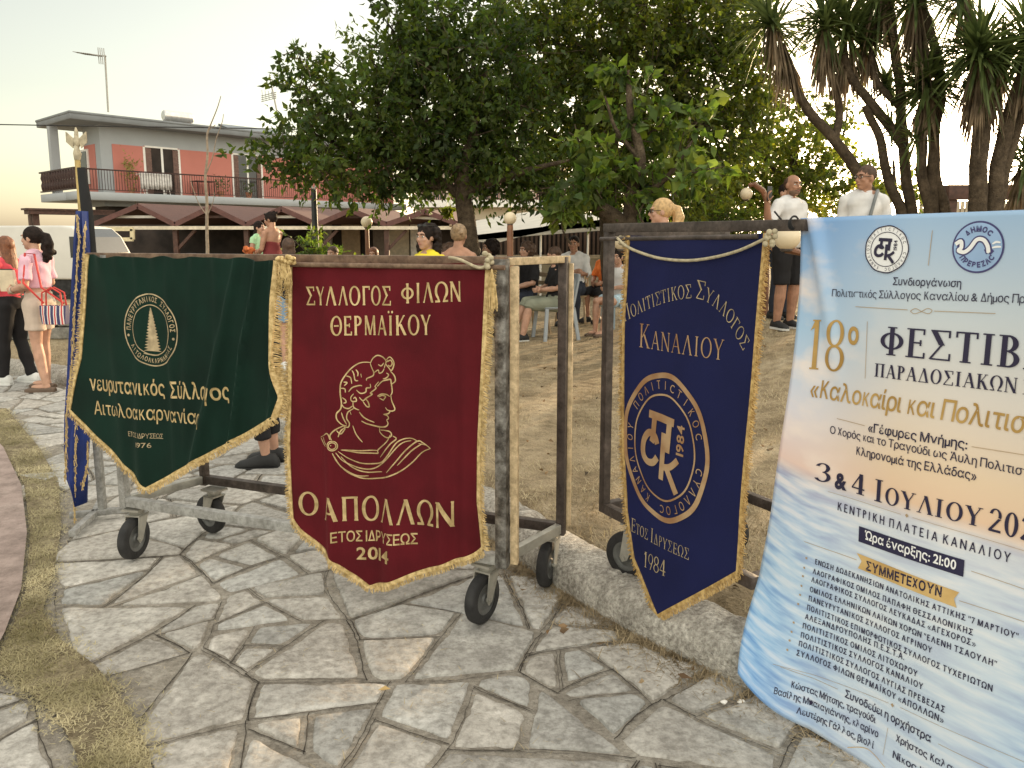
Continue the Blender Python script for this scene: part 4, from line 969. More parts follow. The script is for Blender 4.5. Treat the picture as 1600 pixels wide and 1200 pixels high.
pt('lettering', '3', (1274, 751), (1297, 755), 29, style='serif', **bk); pt('lettering', '&', (1303, 762), (1322, 766), 25, bold=.04); pt('lettering', '4', (1330, 769), (1351, 775), 32, style='serif', **bk)
pt('lettering', 'Ι\u0001ΟΥΛΙΟΥ', (1366, 782), (1533, 824), 35, style='serif', track=.10, **bk)
pt('lettering', '2026', (1543, 829), (1640, 856), 37, style='serif', track=.12, **bk)
pt('lettering', 'ΚΕΝΤΡΙΚΗ ΠΛΑΤΕΙΑ ΚΑΝΑΛΙΟΥ', (1307, 797), (1578, 880), 13, style='plain', track=.25, T=.14, t=.13, sf=0)
def box4(name, corners, m, off, step=.02):
    q = [(*cpz.px(*c_), 0) for c_ in corners]; return cpz.flat(name, q, [tuple(range(len(q)))[::-1]], m, off, step)
box4('time_panel', [(1342, 822), (1508, 875), (1506, 901), (1341, 846)], navy_ink, PO)
pt('lettering', 'Ώρα έναρξης: 21:00', (1351, 842), (1495, 890), 14, white_ink, bold=.02).location.x += -.0006
box4('ribbon', [(1338, 864), (1500, 925), (1492, 935), (1496, 949), (1340, 888), (1346, 877)], ribbon_ink, PO)
pt('lettering', 'ΣΥΜΜΕΤΕΧΟΥΝ', (1353, 890), (1473, 932), 14, bold=.03, track=.16).location.x += -.0006
LST = [('ΕΝΩΣΗ ΔΩΔΕΚΑΝΗΣΙΩΝ ΑΝΑΤΟΛΙΚΗΣ ΑΤΤΙΚΗΣ "7 ΜΑΡΤΙΟΥ"', (1273, 881), (1590, 1000)), ('ΛΑΟΓΡΑΦΙΚΟΣ ΟΜΙΛΟΣ ΠΑΠΑΦΗ ΘΕΣΣΑΛΟΝΙΚΗΣ', (1270, 896), (1521, 993)), ('ΛΑΟΓΡΑΦΙΚΟΣ ΣΥΛΛΟΓΟΣ ΛΕΥΚΑΔΑΣ «ΑΓΕΧΟΡΟΣ»', (1268, 909), (1525, 1011)), ('ΟΜΙΛΟΣ ΕΛΛΗΝΙΚΩΝ ΛΑΪΚΩΝ ΧΟΡΩΝ "ΕΛΕΝΗ ΤΣΑΟΥΛΗ"', (1266, 924), (1557, 1043)), ('ΠΑΝΕΥΡΥΤΑΝΙΚΟΣ ΣΥΛΛΟΓΟΣ ΑΓΡΙΝΟΥ', (1264, 938), (1458, 1020)),
       ('ΠΟΛΙΤΙΣΤΙΚΟΣ ΕΠΙΜΟΡΦΩΤΙΚΟΣ ΣΥΛΛΟΓΟΣ ΤΥΧΕΡΙΩΤΩΝ', (1262, 952), (1551, 1081)), ('ΑΛΕΞΑΝΔΡΟΥΠΟΛΗΣ Π.Ε.Σ.Τ.Α.', (1260, 966), (1414, 1031)), ('ΠΟΛΙΤΙΣΤΙΚΟΣ ΟΜΙΛΟΣ ΛΙΤΟΧΩΡΟΥ', (1257, 980), (1435, 1057)), ('ΠΟΛΙΤΙΣΤΙΚΟΣ ΣΥΛΛΟΓΟΣ ΚΑΝΑΛΙΟΥ', (1255, 994), (1444, 1077)), ('ΠΟΛΙΤΙΣΤΙΚΟΣ ΣΥΛΛΟΓΟΣ ΛΥΓΙΑΣ ΠΡΕΒΕΖΑΣ', (1253, 1007), (1479, 1113)), ('ΣΥΛΛΟΓΟΣ ΦΙΛΩΝ ΘΕΡΜΑΪΚΟΥ «ΑΠΟΛΛΩΝ»', (1251, 1021), (1477, 1129))]
for i, (s, a, b) in enumerate(LST):
    pt('lettering', s, a, b, 8.3 + i * .06, style='plain', track=.13, T=.16, t=.145, sf=0)
    if i != 6: cpz.flat('bullet', *disc2(*cpz.px(a[0] - 13 + i * .1, a[1] - 9), .0035, .0035, 12), thin_gold, PO)
pt('lettering', 'Συνοδεύει η ορχήστρα', (1322, 1088), (1458, 1158), 12, bold=.014)
pt('lettering', 'Κώστας Μήτσης, τραγούδι', (1247, 1069), (1370, 1129), 10, bold=.012); pt('lettering', 'Βασίλης Μπακαγιάννης, κλαρίνο', (1227, 1076), (1375, 1151), 10, bold=.012); pt('lettering', 'Λευτέρης Γάλλος, βιολί', (1256, 1109), (1369, 1168), 10, bold=.012)
pt('lettering', 'Χρήστος Καλαμπόκης', (1403, 1156), (1540, 1228), 11, bold=.012); pt('lettering', 'Νίκος Κ', (1399, 1181), (1450, 1209), 11, bold=.012)
def rule(pts, w_=.0016, m=thin_gold, sm=False): return cpz.flat('gold_rule', *ribbon2([cpz.px(*q) for q in pts], w_, False, sm), m, PO, .02)
rule([(1338, 479), (1420, 484)]); rule([(1460, 486), (1555, 490)]); rule([(1357, 502), (1353, 591)], .0014); rule([(1457, 360), (1451, 415)], .0016)
rule([(1424, 486), (1432, 482), (1442, 487), (1452, 490), (1457, 485), (1450, 482), (1440, 487), (1430, 490), (1424, 486)], .0016, thin_gold, True)
rule([(1307, 654), (1352, 665)]); rule([(1518, 698), (1600, 711)]); rule([(1293, 768), (1410, 803)], .001); rule([(1428, 808), (1600, 861)], .001); rule([(1256, 846), (1338, 875)], .0014); rule([(1518, 892), (1600, 921)], .0014); rule([(1500, 938), (1600, 972)], .0014)
rule([(1222, 1032), (1390, 1098)], .001); rule([(1408, 1104), (1600, 1190)], .001); rule([(1232, 1037), (1311, 1076)], .0012); rule([(1470, 1160), (1560, 1205)], .0012); rule([(1390, 1136), (1384, 1177)], .001); rule([(1330, 1165), (1360, 1168), (1388, 1196)], .0018, ribbon_ink, True)
for q in ((1419, 805), (1396, 1101)): cpz.flat('ornament', *disc2(*cpz.px(*q), .005, .0055, 4), thin_gold, PO)
# the two round emblems
def ell_px(cx, cy, l, r, t_, b): 
    a = cpz.px(l, cy)[0]; bb = cpz.px(r, cy)[0]; return ((a + bb) / 2, (cpz.px(cx, t_)[1] + cpz.px(cx, b)[1]) / 2), (bb - a) / 2, (cpz.px(cx, t_)[1] - cpz.px(cx, b)[1]) / 2
e0, rx, rz = ell_px(1388, 389, 1354, 1422, 352, 427)
cpz.flat('emblem_disc', *disc2(*e0, rx, rz), white_ink, PO * .8)
pr = [ring2(*e0, rx, rz, rx * .05, 60, .01), ring2(*e0, rx * .73, rz * .73, rx * .03), pck(cpz, e0, rx * 1.02, rz * 1.02, 1, PO, 1.1)]
pr += [cpz.arc('ΠΟΛΙΤΙCΤΙΚΟC', *e0, rx * .78, rz * .78, -75, 75, rx * .13, chw=.8), cpz.arc('CΥΛΛΟΓΟC', *e0, rx * .78, rz * .78, 95, 182, rx * .13, chw=.8), cpz.arc('ΚΑΝΑΛΙΟΥ', *e0, rx * .78, rz * .78, 198, 285, rx * .13, chw=.8)]
cpz.flat('emblem', *join2(*pr), ink, PO * 1.4, zk=.25)
e0, rx, rz = ell_px(1528, 388, 1487, 1569, 345, 427)
sky_ink = mat('sky_ink', (.30, .44, .66), .5, 0, .12, 6); violet = mat('violet_ink', (.06, .055, .17), .45, 0, .05)
cpz.flat('emblem_disc', *disc2(*e0, rx, rz), violet, PO * .7); cpz.flat('emblem_disc', *disc2(*e0, rx * .93, rz * .93), sky_ink, PO)
U = lambda pts: [(e0[0] + x * rx, e0[1] + y * rz) for x, y in pts]
dol = [(-.86, .10), (-.66, .22), (-.62, -.02), (-.72, -.14), (-.5, -.2), (-.28, -.04), (-.05, .28), (.2, .28), (.38, .06), (.44, -.20)]
cpz.flat('emblem', *join2(ribbon2(U(dol), rx * .26, False), ribbon2(U([(.30, -.18), (.45, -.12), (.58, -.22)]), rx * .2, False, True, .0004)), violet, PO * 1.3, zk=.25)
for q_ in (ribbon2(U(dol), rx * .15, False), disc2(e0[0] + rx * .43, e0[1] - rz * .17, rx * .06, rz * .06, 10), ribbon2(U([(.56, .12), (.70, .20), (.86, .18)]), rx * .08), ribbon2(U([(.56, -.02), (.72, .02), (.9, .02)]), rx * .08)): cpz.flat('emblem', *q_, white_ink, PO * 1.7)
cpz.flat('emblem', *join2(cpz.arc('ΔΗΜΟC', *e0, rx * .60, rz * .60, -48, 48, rx * .2, bold=.05, chw=.9), cpz.arc('ΠΡΕΒΕΖΑC', *e0, rx * .58, rz * .58, 240, 118, rx * .2, inward=True, bold=.05, chw=.85)), violet, PO * 1.5)
# eyelets and tie
for s, z in ((cpz.px(1250, 350)[0] - .004, 1.535), (pp_(.012, .965)[0], pp_(0, .965)[1] + .03)):
    q = cpz.pt(s + .015, z, .004 if z > 1 else .052); rgm = MB(); n_ = cpz.n
    rgm.lathe(q, [(.006, 0), (.0105, .0005), (.012, .002), (.0105, .0035), (.006, .004)], 20, n_, caps=False); rgm.build('eyelet', zinc, proot, smooth=True, angle=180)
tie = MB(); q = P(1246, 348, 2.265)
for k in range(3): tie.lathe(q + Vector((.004 * k - .012, .004 * k, 0)), [(.019, -.003), (.022, 0), (.019, .003), (.016, 0), (.019, -.003)], 18, (D2.x, D2.y, .2 * k - .2), caps=False)
tie.tube([q + Vector((-.03, .05, .01)), q + Vector((-.045, .07, .035))], .003, 5); tie.build('cable_tie', rubber, proot, smooth=True, angle=180)
# ------------------------------------------------------------------ blue flag with gold fringe in its stand, left of the trolley
fb = G(150, 815); fr = thing('flag', (fb.x, fb.y, 0), 'blue parade flag with gold fringe on eagle topped pole left of green banner', 'flag')
polem = mat('gold_pole', (.45, .33, .13), .45, .3, .3, 14); blackv = mat('black_cover', (.012, .012, .013), .8, 0, .2, 10)
YF = fb.y
foot = MB()
for a, L in ((.35, .30), (.35 + math.pi, .12), (.35 + math.pi / 2, .22), (.35 - math.pi / 2 - .2, .30)):
    foot.bar((fb.x, fb.y, .05), (fb.x + math.cos(a) * L, fb.y + math.sin(a) * L, .05), .034, .030)
foot.bevel('stand_foot', greysteel, fr, .003)
MB().bar((fb.x + .03, fb.y + .02, .064), (fb.x + .03, fb.y + .02, .5), .034, .034).bevel('stand_post', greysteel, fr, .003)
p0, p1 = Vector((fb.x + .03, fb.y + .02, .30)), P(121, 250, YF)
mbp = MB(); mbp.tube([p0, p1], .013, 10); mbp.build('pole', polem, fr, smooth=True)
mbp = MB(); mbp.tube([P(127, 262, YF), P(136, 330, YF), P(141, 400, YF), P(150, 560, YF)], [.020, .027, .03, .03], 12); mbp.build('pole_cover', blackv, fr, smooth=True)
eg = MB(); ec = P(120, 222, YF)
eg.tube([P(121, 250, YF), P(121, 240, YF), P(120, 232, YF), P(119, 205, YF), P(118, 199, YF)], [.015, .02, .012, .009, .003], 8); eg.ell(ec, .018, .014, .03); eg.ell(ec + Vector((0, 0, .035)), .010, .010, .013)
for s in (-1, 1): eg.loft([[ec + Vector((s * x, dy, z)) for x, z, dy in ((.012, .015, .004), (.05, .05, .004), (.052, .0, .002), (.02, -.03, .003))], [ec + Vector((s * x, dy, z)) for x, z, dy in ((.012, .015, -.004), (.05, .05, -.004), (.052, .0, -.002), (.02, -.03, -.003))]])
eg.build('eagle', mat('pale_brass', (.42, .36, .25), .5, .3, .25, 40), fr, smooth=True, angle=50)
bluef = mat('blue_silk', (.010, .028, .16), .5, 0, .25, 7, .1, 60, sheen=.1)
fl = MB(); cols = []
prof_ = [(330, 126, 134), (380, 120, 138), (430, 117, 140), (520, 112, 138), (600, 106, 140), (650, 102, 138), (700, 101, 136), (745, 104, 134), (786, 120, 134)]
rings = []
for py, x0, x1 in prof_:
    rg = []
    for k in range(24):
        a = 2 * math.pi * k / 24; cx, hw = (x0 + x1) / 2, (x1 - x0) / 2; q = P(cx + hw * math.cos(a) * (1 + .12 * math.sin(5 * a)), py, YF - .05); rg.append(q + Vector((0, (.045 + .018 * math.sin(4 * a + py * .01)) * math.sin(a), 0)))
    rings.append(rg)
fl.loft(rings); fl.build('cloth', bluef, fr, smooth=True, angle=180)
fg = MB()
for path in ([(120, 335), (124, 380), (121, 395), (117, 470), (112, 560), (104, 640), (102, 745)], [(133, 350), (131, 395), (127, 480), (124, 560), (119, 640), (117, 720), (116, 812)], [(136, 690), (137, 720), (128, 760)]):
    pts = poly_path([tuple(q) for q in path], 4)
    for (x, y) in pts:
        for k in range(4):
            q = P(x + random.gauss(0, .8), y + random.gauss(0, 2), YF - .10 + random.gauss(0, .004)); fg.tube([q, q + Vector((random.gauss(0, .003), random.gauss(0, .003), -random.uniform(.015, .03)))], .0017, 3, False)
fg.build('fringe', GOLDM, fr)
# ------------------------------------------------------------------ apartment house with the taverna on its ground floor
def plaster(name, col): return noisy(name, [(.3, tuple(c * .93 for c in col)), (.6, col), (.8, tuple(min(1, c * 1.05) for c in col))], 1.2, .9, .3, 40, None, .004)
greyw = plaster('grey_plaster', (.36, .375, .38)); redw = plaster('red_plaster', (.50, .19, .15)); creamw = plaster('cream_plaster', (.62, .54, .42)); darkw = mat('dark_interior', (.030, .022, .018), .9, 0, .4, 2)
brownwood = mat('brown_wood', (.075, .035, .024), .6, 0, .3, 10); whitep = mat('white_paint', (.75, .72, .66), .5, 0, .06, 5); glassd = mat('dark_glass', (.02, .022, .025), .12, 0, .2, 2, spec=.6)
q = P(162, 302, 36.); OB = Vector((q.x, q.y, 0)); EX = Vector((.67, .742, 0)).normalized(); EY = Vector((-EX.y, EX.x, 0))
def bl(x, y, z): return OB + EX * x + EY * y + Vector((0, 0, z))
def fac(px, py, y=0.): o_ = OB + EY * y; return onplane(px, py, (o_.x, o_.y), (EX.x, EX.y))
def bbox(mb, x0, x1, y0, y1, z0, z1): return mb.obox(bl((x0 + x1) / 2, (y0 + y1) / 2, (z0 + z1) / 2), EX * (x1 - x0) / 2, EY * (y1 - y0) / 2, (0, 0, (z1 - z0) / 2))
ZF, ZR = 3.46, 6.54
house = thing('apartment_house', OB, 'two storey house with red and grey walls and wide flat roof overhang', 'building')
def solve_y(px, x, z):                          # depth along the side wall at which a point of height z shows at this photo column
    lo, hi = 0., 14.
    for _ in range(40):
        m_ = (lo + hi) / 2; r_ = bl(x, m_, z) - CAM; d_ = r_.y * cp - r_.z * sp
        if 800 + FPX * r_.x / d_ > px: lo = m_
        else: hi = m_
    return lo
YR, YB, YL = solve_y(57, -1.5, ZR), solve_y(62, -1.55, ZF + 1), solve_y(45, -3.3, 2.6)
YW = YR - 1.4
b_ = MB(); bbox(b_, 0, 17, 0, YW, 2.9, ZR + .01); b_.build('wall', greyw, house)
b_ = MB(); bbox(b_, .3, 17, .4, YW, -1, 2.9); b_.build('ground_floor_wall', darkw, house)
b_ = MB(); bbox(b_, -1.5, 18, -.95, YR, ZR, ZR + .32); bbox(b_, -1.53, 18, -.98, YR + .03, ZR + .24, ZR + .345); b_.bevel('roof', mat('roof_grey', (.20, .21, .215), .8, 0, .08, 1.5), house, .02, 1)
# red panels round the door openings
doors = [(fac(226, 260)[0], fac(280, 260)[0]), (fac(363, 260)[0], fac(408, 260)[0])]; ZD = fac(255, 232)[1]; xs_ = fac(177, 260)[0]
b_ = MB(); x = xs_; ztop = fac(200, 227)[1]
for d0, d1 in doors + [(17, 17)]:
    bbox(b_, x, d0, -.03, .05, ZF, ztop); x = d1
for d0, d1 in doors: bbox(b_, d0, d1, -.03, .05, ZD + .05, ztop)
bbox(b_, -.03, .05, .6, YW - .1, ZF, ztop); b_.build('painted_panel', redw, house)
for i, (d0, d1) in enumerate(doors):
    f = MB(); m_ = (d0 + d1) / 2
    for xx in (d0, d1, m_): bbox(f, xx - .05, xx + .05, -.06, .03, ZF, ZD)
    bbox(f, d0 + .05, d1 - .05, -.055, .03, ZD - .02, ZD + .06); f = f.build('balcony_door', whitep, house)
    g_ = MB(); bbox(g_, d0 + .05, d1 - .05, -.035, -.005, ZF, ZD - .02); g_.build('glass', glassd if i else darkw, f)  # open first door: interior shade painted on as a matt black sheet
    wdr = (d1 - d0) * .22
    for xx in (d0 + wdr / 2, d1 - wdr / 2):
        s_ = MB()
        for k in range(18): zz = ZF + .05 + k * (ZD - ZF - .1) / 18; bbox(s_, xx - wdr / 2 + .05, xx + wdr / 2 - .05, -.075, -.045, zz, zz + .09)
        bbox(s_, xx - wdr / 2 + .05, xx + wdr / 2 - .05, -.05, -.04, ZF + .05, ZD - .05); s_.build('shutter', mat('brown_shutter', (.16, .09, .07), .6, 0, .2, 10), f)
w_ = MB()
w_.obox(bl(-.06, 1.9, 4.75), EY * .55, EX * .04, (0, 0, .8)); w_ = w_.build('window', whitep, house); g_ = MB(); g_.obox(bl(-.11, 1.9, 4.75), EY * .42, EX * .012, (0, 0, .7)); g_.build('pane', glassd, w_)
b_ = MB(); bbox(b_, -1.6, 17, -1.25, .02, ZF - .36, ZF); bbox(b_, -1.6, -.01, .02, YB, ZF - .36, ZF); b_.bevel('balcony_slab', greyw, house, .02, 1)
b_ = MB(); bbox(b_, -1.45, -1.1, YB * .55, YB * .55 + .35, ZF, ZR); b_.build('column', greyw, house)
iron = mat('dark_iron', (.045, .022, .018), .5, .3, .2, 12)
r_ = MB(); r_.bar(bl(-1.2, -1.2, ZF + .98), bl(17, -1.2, ZF + .98), .06, .06); r_.bar(bl(-1.2, -1.2, ZF + .1), bl(17, -1.2, ZF + .1), .04, .03)
for k in range(150): r_.bar(bl(-1.2 + k * .121, -1.2, ZF + .1), bl(-1.2 + k * .121, -1.2, ZF + .98), .018, .018)
r_.build('balcony_railing', iron, house)
r_ = MB(); r_.bar(bl(-1.55, -1.2, ZF + 1.0), bl(-1.55, YB, ZF + 1.0), .09, .07); r_.bar(bl(-1.55, -1.2, ZF + .12), bl(-1.55, YB, ZF + .12), .09, .06)
for k in range(int((YB + 1.2) / .34)):
    yy = -1.1 + k * .34; r_.lathe(bl(-1.55, yy, ZF + .1), [(.05, 0), (.085, .15), (.10, .3), (.05, .45), (.10, .62), (.06, .8), (.05, .88)], 8)
r_.build('balcony_railing', iron, house, smooth=True)
b_ = MB(); bbox(b_, -3.3, .2, -.6, YL, 2.45, 2.62); bbox(b_, -3.4, .2, -.65, YL + .05, 2.62, 2.70); b_.build('porch_roof', brownwood, house)
b_ = MB()
for yy in (-.3, YL * .5, YL - .4): bbox(b_, -3.1, -2.85, yy, yy + .25, -.5, 2.45)
b_.build('porch_column', brownwood, house)
b_ = MB(); bbox(b_, -3.0, -.2, YL - .3, YL - .15, -.5, 1.7); b_.build('porch_wall', creamw, house)
# things on the balcony and the roof
def pot_plant(loc, h, label, nleaf=90, col=(.09, .14, .04)):
    t = thing('potted_plant', loc, label, 'plant', 'potted plants on the balcony')
    MB().lathe(loc, [(.12, 0), (.17, .28), (.18, .3), (.15, .3), (.13, .24)], 12).build('pot', mat('terracotta', (.35, .15, .08), .8), t, smooth=True)
    pos = np.array(loc) + np.array([0, 0, .3 + h * .5]) + rng.normal(0, 1, (nleaf, 3)) * np.array([.16, .16, h * .28]); leaf_mesh('foliage', pos, rng.normal(0, 1, (nleaf, 3)) + np.array([0, 0, .3]), .16, .07, mat('pot_leaf_%d' % int(col[0] * 1000), col, .6, 0, .3, 6, trans=.3), t)
def leaf_mesh(name, pos, dirs, ln, wd, m, parent=None, jitter=.5, flat=.3):
    pos = np.asarray(pos); n = len(pos); d = dirs / (np.linalg.norm(dirs, axis=1)[:, None] + 1e-9)
    r = rng.normal(0, 1, (n, 3)); sd = np.cross(d, r); sd /= np.linalg.norm(sd, axis=1)[:, None] + 1e-9; nr = np.cross(sd, d)
    L = ln * (1 + rng.uniform(-jitter, jitter, n))[:, None]; W = wd * (1 + rng.uniform(-jitter, jitter, n))[:, None] * .5
    mid = pos + d * L * .42; tip = pos + d * L - nr * L * .18
    V = np.stack([pos, mid + sd * W + nr * W * flat, mid, mid - sd * W + nr * W * flat, tip], 1).reshape(-1, 3); b = np.arange(n) * 5
    F = np.concatenate([np.stack([b, b + 1, b + 2], 1), np.stack([b, b + 2, b + 3], 1), np.stack([b + 1, b + 4, b + 2], 1), np.stack([b + 2, b + 4, b + 3], 1)])
    o = mesh_obj(name, V, F, m, parent); g = rng.uniform(.6, 1.5, n); yl = rng.uniform(-.12, .25, n); tc_ = np.repeat(np.stack([g * (1 + yl), g, g * (1 - yl), np.ones(n)], 1), 5, 0).astype(np.float32)
    ca = o.data.color_attributes.new('tint', 'FLOAT_COLOR', 'POINT'); ca.data.foreach_set('color', tc_.ravel()); return o
s0 = fac(205, 290, -.5)[0]; pot_plant(bl(s0, -.5, ZF), 1.5, 'tall yellow green potted plant at the left end of the balcony', 160, (.26, .22, .06))
s0 = fac(345, 290, -.6)[0]; pot_plant(bl(s0, -.6, ZF), .7, 'small dark potted plant on the balcony between table and second door', 80)
s0 = fac(388, 290, -.8)[0]; pot_plant(bl(s0, -.8, ZF), .5, 'low potted plant on the balcony in front of the second door', 70)
t = thing('balcony_table', bl(fac(318, 290, -.6)[0], -.6, ZF), 'small brown table standing on the balcony between the two doors', 'table'); c_ = bl(fac(318, 290, -.6)[0], -.6, ZF)
MB().obox(c_ + Vector((0, 0, .74)), EX * .5, EY * .35, (0, 0, .02)).build('tabletop', brownwood, t)
for sx in (-1, 1):
    for sy in (-1, 1): MB().bar(c_ + EX * .42 * sx + EY * .28 * sy, c_ + EX * .42 * sx + EY * .28 * sy + Vector((0, 0, .72)), .04, .04).build('leg', brownwood, t)
c_ = bl(fac(243, 290, -1.)[0], -.98, ZF); t = thing('drying_rack', c_, 'drying rack with a white towel on the balcony before the open door', 'rack')
m_ = MB()
for k in range(5): m_.tube([c_ + EX * -.75 + EY * (-.1 + k * .1) + Vector((0, 0, .9)), c_ + EX * .75 + EY * (-.1 + k * .1) + Vector((0, 0, .9))], .012, 5)
for sx in (-.6, .6): m_.tube([c_ + EX * sx + EY * -.2, c_ + EX * sx + EY * .25 + Vector((0, 0, .9))], .014, 5); m_.tube([c_ + EX * sx + EY * .25, c_ + EX * sx + EY * -.1 + Vector((0, 0, .9))], .014, 5)
m_.build('frame', whitep, t)
tw = MB(); rr_ = []
for k in range(31): rr_.append(c_ + EX * (-.72 + k * .048) + EY * (-.13 - .015 * math.sin(k * 1.3)))
tw.loft([[p + Vector((0, 0, z)) + EY * o for p in rr_] for z, o in ((.93, .1), (.94, .05), (.9, 0), (.5, -.01), (.22, 0))], False)
tw = tw.build('towel', mat('white_cotton', (.75, .72, .68), .9), None, smooth=True); setp(tw, 'white towel drying on the rack on the balcony', 'towel'); md = tw.modifiers.new('s', 'SOLIDIFY'); md.thickness = .01
alum = mat('aluminium', (.62, .60, .57), .3, .85, .1, 6)
s0, z0 = fac(277, 172, 1.5); ca_ = bl(s0, 1.5, ZR + .33); t = thing('solar_water_tank', ca_, 'shiny horizontal water tank standing on the flat roof', 'water tank')
MB().lathe(ca_ + EX * -.75 + Vector((0, 0, .62)), [(.001, 0), (.22, .01), (.27, .06), (.27, 1.44), (.22, 1.49), (.001, 1.5)], 24, EX).build('tank', alum, t, smooth=True)
MB().bar(ca_ + EX * -.5, ca_ + EX * -.5 + Vector((0, 0, .4)), .05, .4).bar(ca_ + EX * .5, ca_ + EX * .5 + Vector((0, 0, .4)), .05, .4).build('bracket', greysteel, t)
s0, z0 = fac(395, 186, 1.5); ca_ = bl(s0, 1.5, ZR + .33); t = MB().obox(ca_ + Vector((0, 0, .35)), EX * 1.6, EY * .8 + Vector((0, 0, .25)), (0, 0, .05)).build('solar_panel', glassd, house); MB().obox(ca_ + Vector((0, 0, .27)), EX * 1.65, EY * .82 + Vector((0, 0, .25)), (0, 0, .03)).build('frame', alum, t)
galv = mat('galvanised', (.33, .32, .29), .5, .5, .1, 20)
t = thing('aerial', P(168, 172, 36), 'tall thin television aerial with one long boom on the roof left end', 'aerial')
m_ = MB(); m_.tube([P(169, 175, 36), P(164, 86, 36)], .045, 6); m_.build('mast', galv, t)
m_ = MB(); m_.tube([P(120, 82, 35), P(166, 88, 36)], .03, 5)
for k in range(9): q = P(124 + k * 3.2, 83 + k * .4, 35 + k * .07); m_.tube([q - Vector((.12, .3, 0)), q + Vector((.12, .3, 0))], .014, 4)
for k in range(4): q = P(154 + k * 3, 87 + k * .4, 35.8); m_.tube([q - Vector((0, 0, .35)), q + Vector((0, 0, .35))], .02, 4)
m_.build('boom', galv, t)
t = thing('aerial', P(436, 190, 42), 'leaning television aerial with grid reflector on the roof beside the tree', 'aerial')
m_ = MB(); m_.tube([P(436, 190, 42), P(421, 118, 42)], .045, 6); m_.build('mast', galv, t)
m_ = MB()
for k in range(4): m_.tube([P(408, 150 + k * 3, 42), P(432, 144 + k * 3, 42)], .02, 4)
for k in range(5): m_.tube([P(409 + k * 5, 140 + k, 42), P(411 + k * 5, 158 - k, 42)], .015, 4)
m_.build('boom', galv, t)
# ------------------------------------------------------------------ terracotta canopy of the taverna
tile = bpy.data.materials.new('roof_tiles'); tile.use_nodes = True; tn = tile.node_tree; bb_ = tn.nodes['Principled BSDF']; bb_.inputs['Roughness'].default_value = .85
tcd = tn.nodes.new('ShaderNodeTexCoord'); br = tn.nodes.new('ShaderNodeTexBrick'); br.inputs['Color1'].default_value = (.115, .055, .045, 1); br.inputs['Color2'].default_value = (.09, .045, .037, 1); br.inputs['Mortar'].default_value = (.08, .035, .028, 1); br.inputs['Scale'].default_value = 2.2; br.inputs['Mortar Size'].default_value = .03
tn.links.new(tcd.outputs['Object'], br.inputs['Vector']); tn.links.new(br.outputs['Color'], bb_.inputs['Base Color'])
YC = 27.5
can = thing('taverna_canopy', P(440, 400, YC) * 1, 'row of low terracotta gabled canopies on dark posts before the house', 'canopy')
ap = [216, 330, 440, 548, 664]; va = [146, 274, 385, 496, 604, 728]
gut = MB(); post = MB()
for i, a in enumerate(ap):
    y0 = 322 + i * 2.2; A = P(a, y0, YC); Lf = P(va[i], 351, YC); Rt = P(va[i + 1], 351 + (4 if i == 4 else 0), YC); bk_ = Vector((.6, 6.5, .1)); th = Vector((0, 0, .10))
    r_ = MB()
    for e, f in ((Lf, A), (A, Rt)): r_.prism([e, f, f + bk_, e + bk_], th)
    r_.build('roof', tile, can)
    fs = MB()
    for e, f in ((Lf, A), (A, Rt)): fs.bar(e + Vector((0, -.04, .0)), f + Vector((0, -.04, 0)), .05, .17)
    fs.build('fascia', mat('red_fascia', (.11, .046, .038), .6), can)
    tb = MB(); tb.bar(Lf + Vector((.5, .3, .28)), Rt + Vector((-.5, .3, .28)), .06, .09); tb.build('tie_beam', whitep if i % 2 == 0 else brownwood, can)
for i in range(len(va) - 1):
    gut.bar(P(va[i], 356, YC - .1), P(va[i + 1], 356, YC - .1), .14, .12)
gut.build('gutter', mat('cream_gutter', (.60, .52, .40), .5), can)
for v in va:
    q = P(v, 356, YC + .05); pb = MB(); pb.bar((q.x, q.y, -.5), (q.x, q.y, q.z), .16, .16)
    pb.bar((q.x, q.y, q.z - .8), (q.x + .7, q.y, q.z - .08), .1, .1); pb.build('post', brownwood, can)
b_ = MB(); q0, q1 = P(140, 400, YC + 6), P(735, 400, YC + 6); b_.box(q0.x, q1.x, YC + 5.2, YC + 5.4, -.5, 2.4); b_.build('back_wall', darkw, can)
fr_ = MB()
for a, b in (((152, 358), (208, 358)), ((152, 374), (208, 374)), ((152, 358), (152, 374)), ((172, 358), (172, 374)), ((207, 358), (207, 374))): fr_.bar(P(*a, YC - .5), P(*b, YC - .5), .10, .13)
fr_.build('side_frame', mat('pale_yellow_paint', (.62, .53, .33), .5), can)
for i, (px, py, w__, col) in enumerate(((545, 385, 34, (.32, .22, .12)), (620, 380, 40, (.50, .42, .30)), (645, 375, 14, (.75, .70, .62)), (508, 380, 16, (.34, .30, .25)), (590, 385, 24, (.16, .12, .09)))):
    q = P(px, py, YC + 4.6); pb = MB(); pb.box(q.x - w__ / 90, q.x + w__ / 90, YC + 5.05, YC + 5.18, -.5, 2.05); pb.build('shop_window', mat('window_%d' % i, col, .5), can)
    pb = MB(); pb.box(q.x - w__ / 90 - .08, q.x + w__ / 90 + .08, YC + 5.1, YC + 5.19, 2.05, 2.15); pb.build('window_frame', brownwood, can)
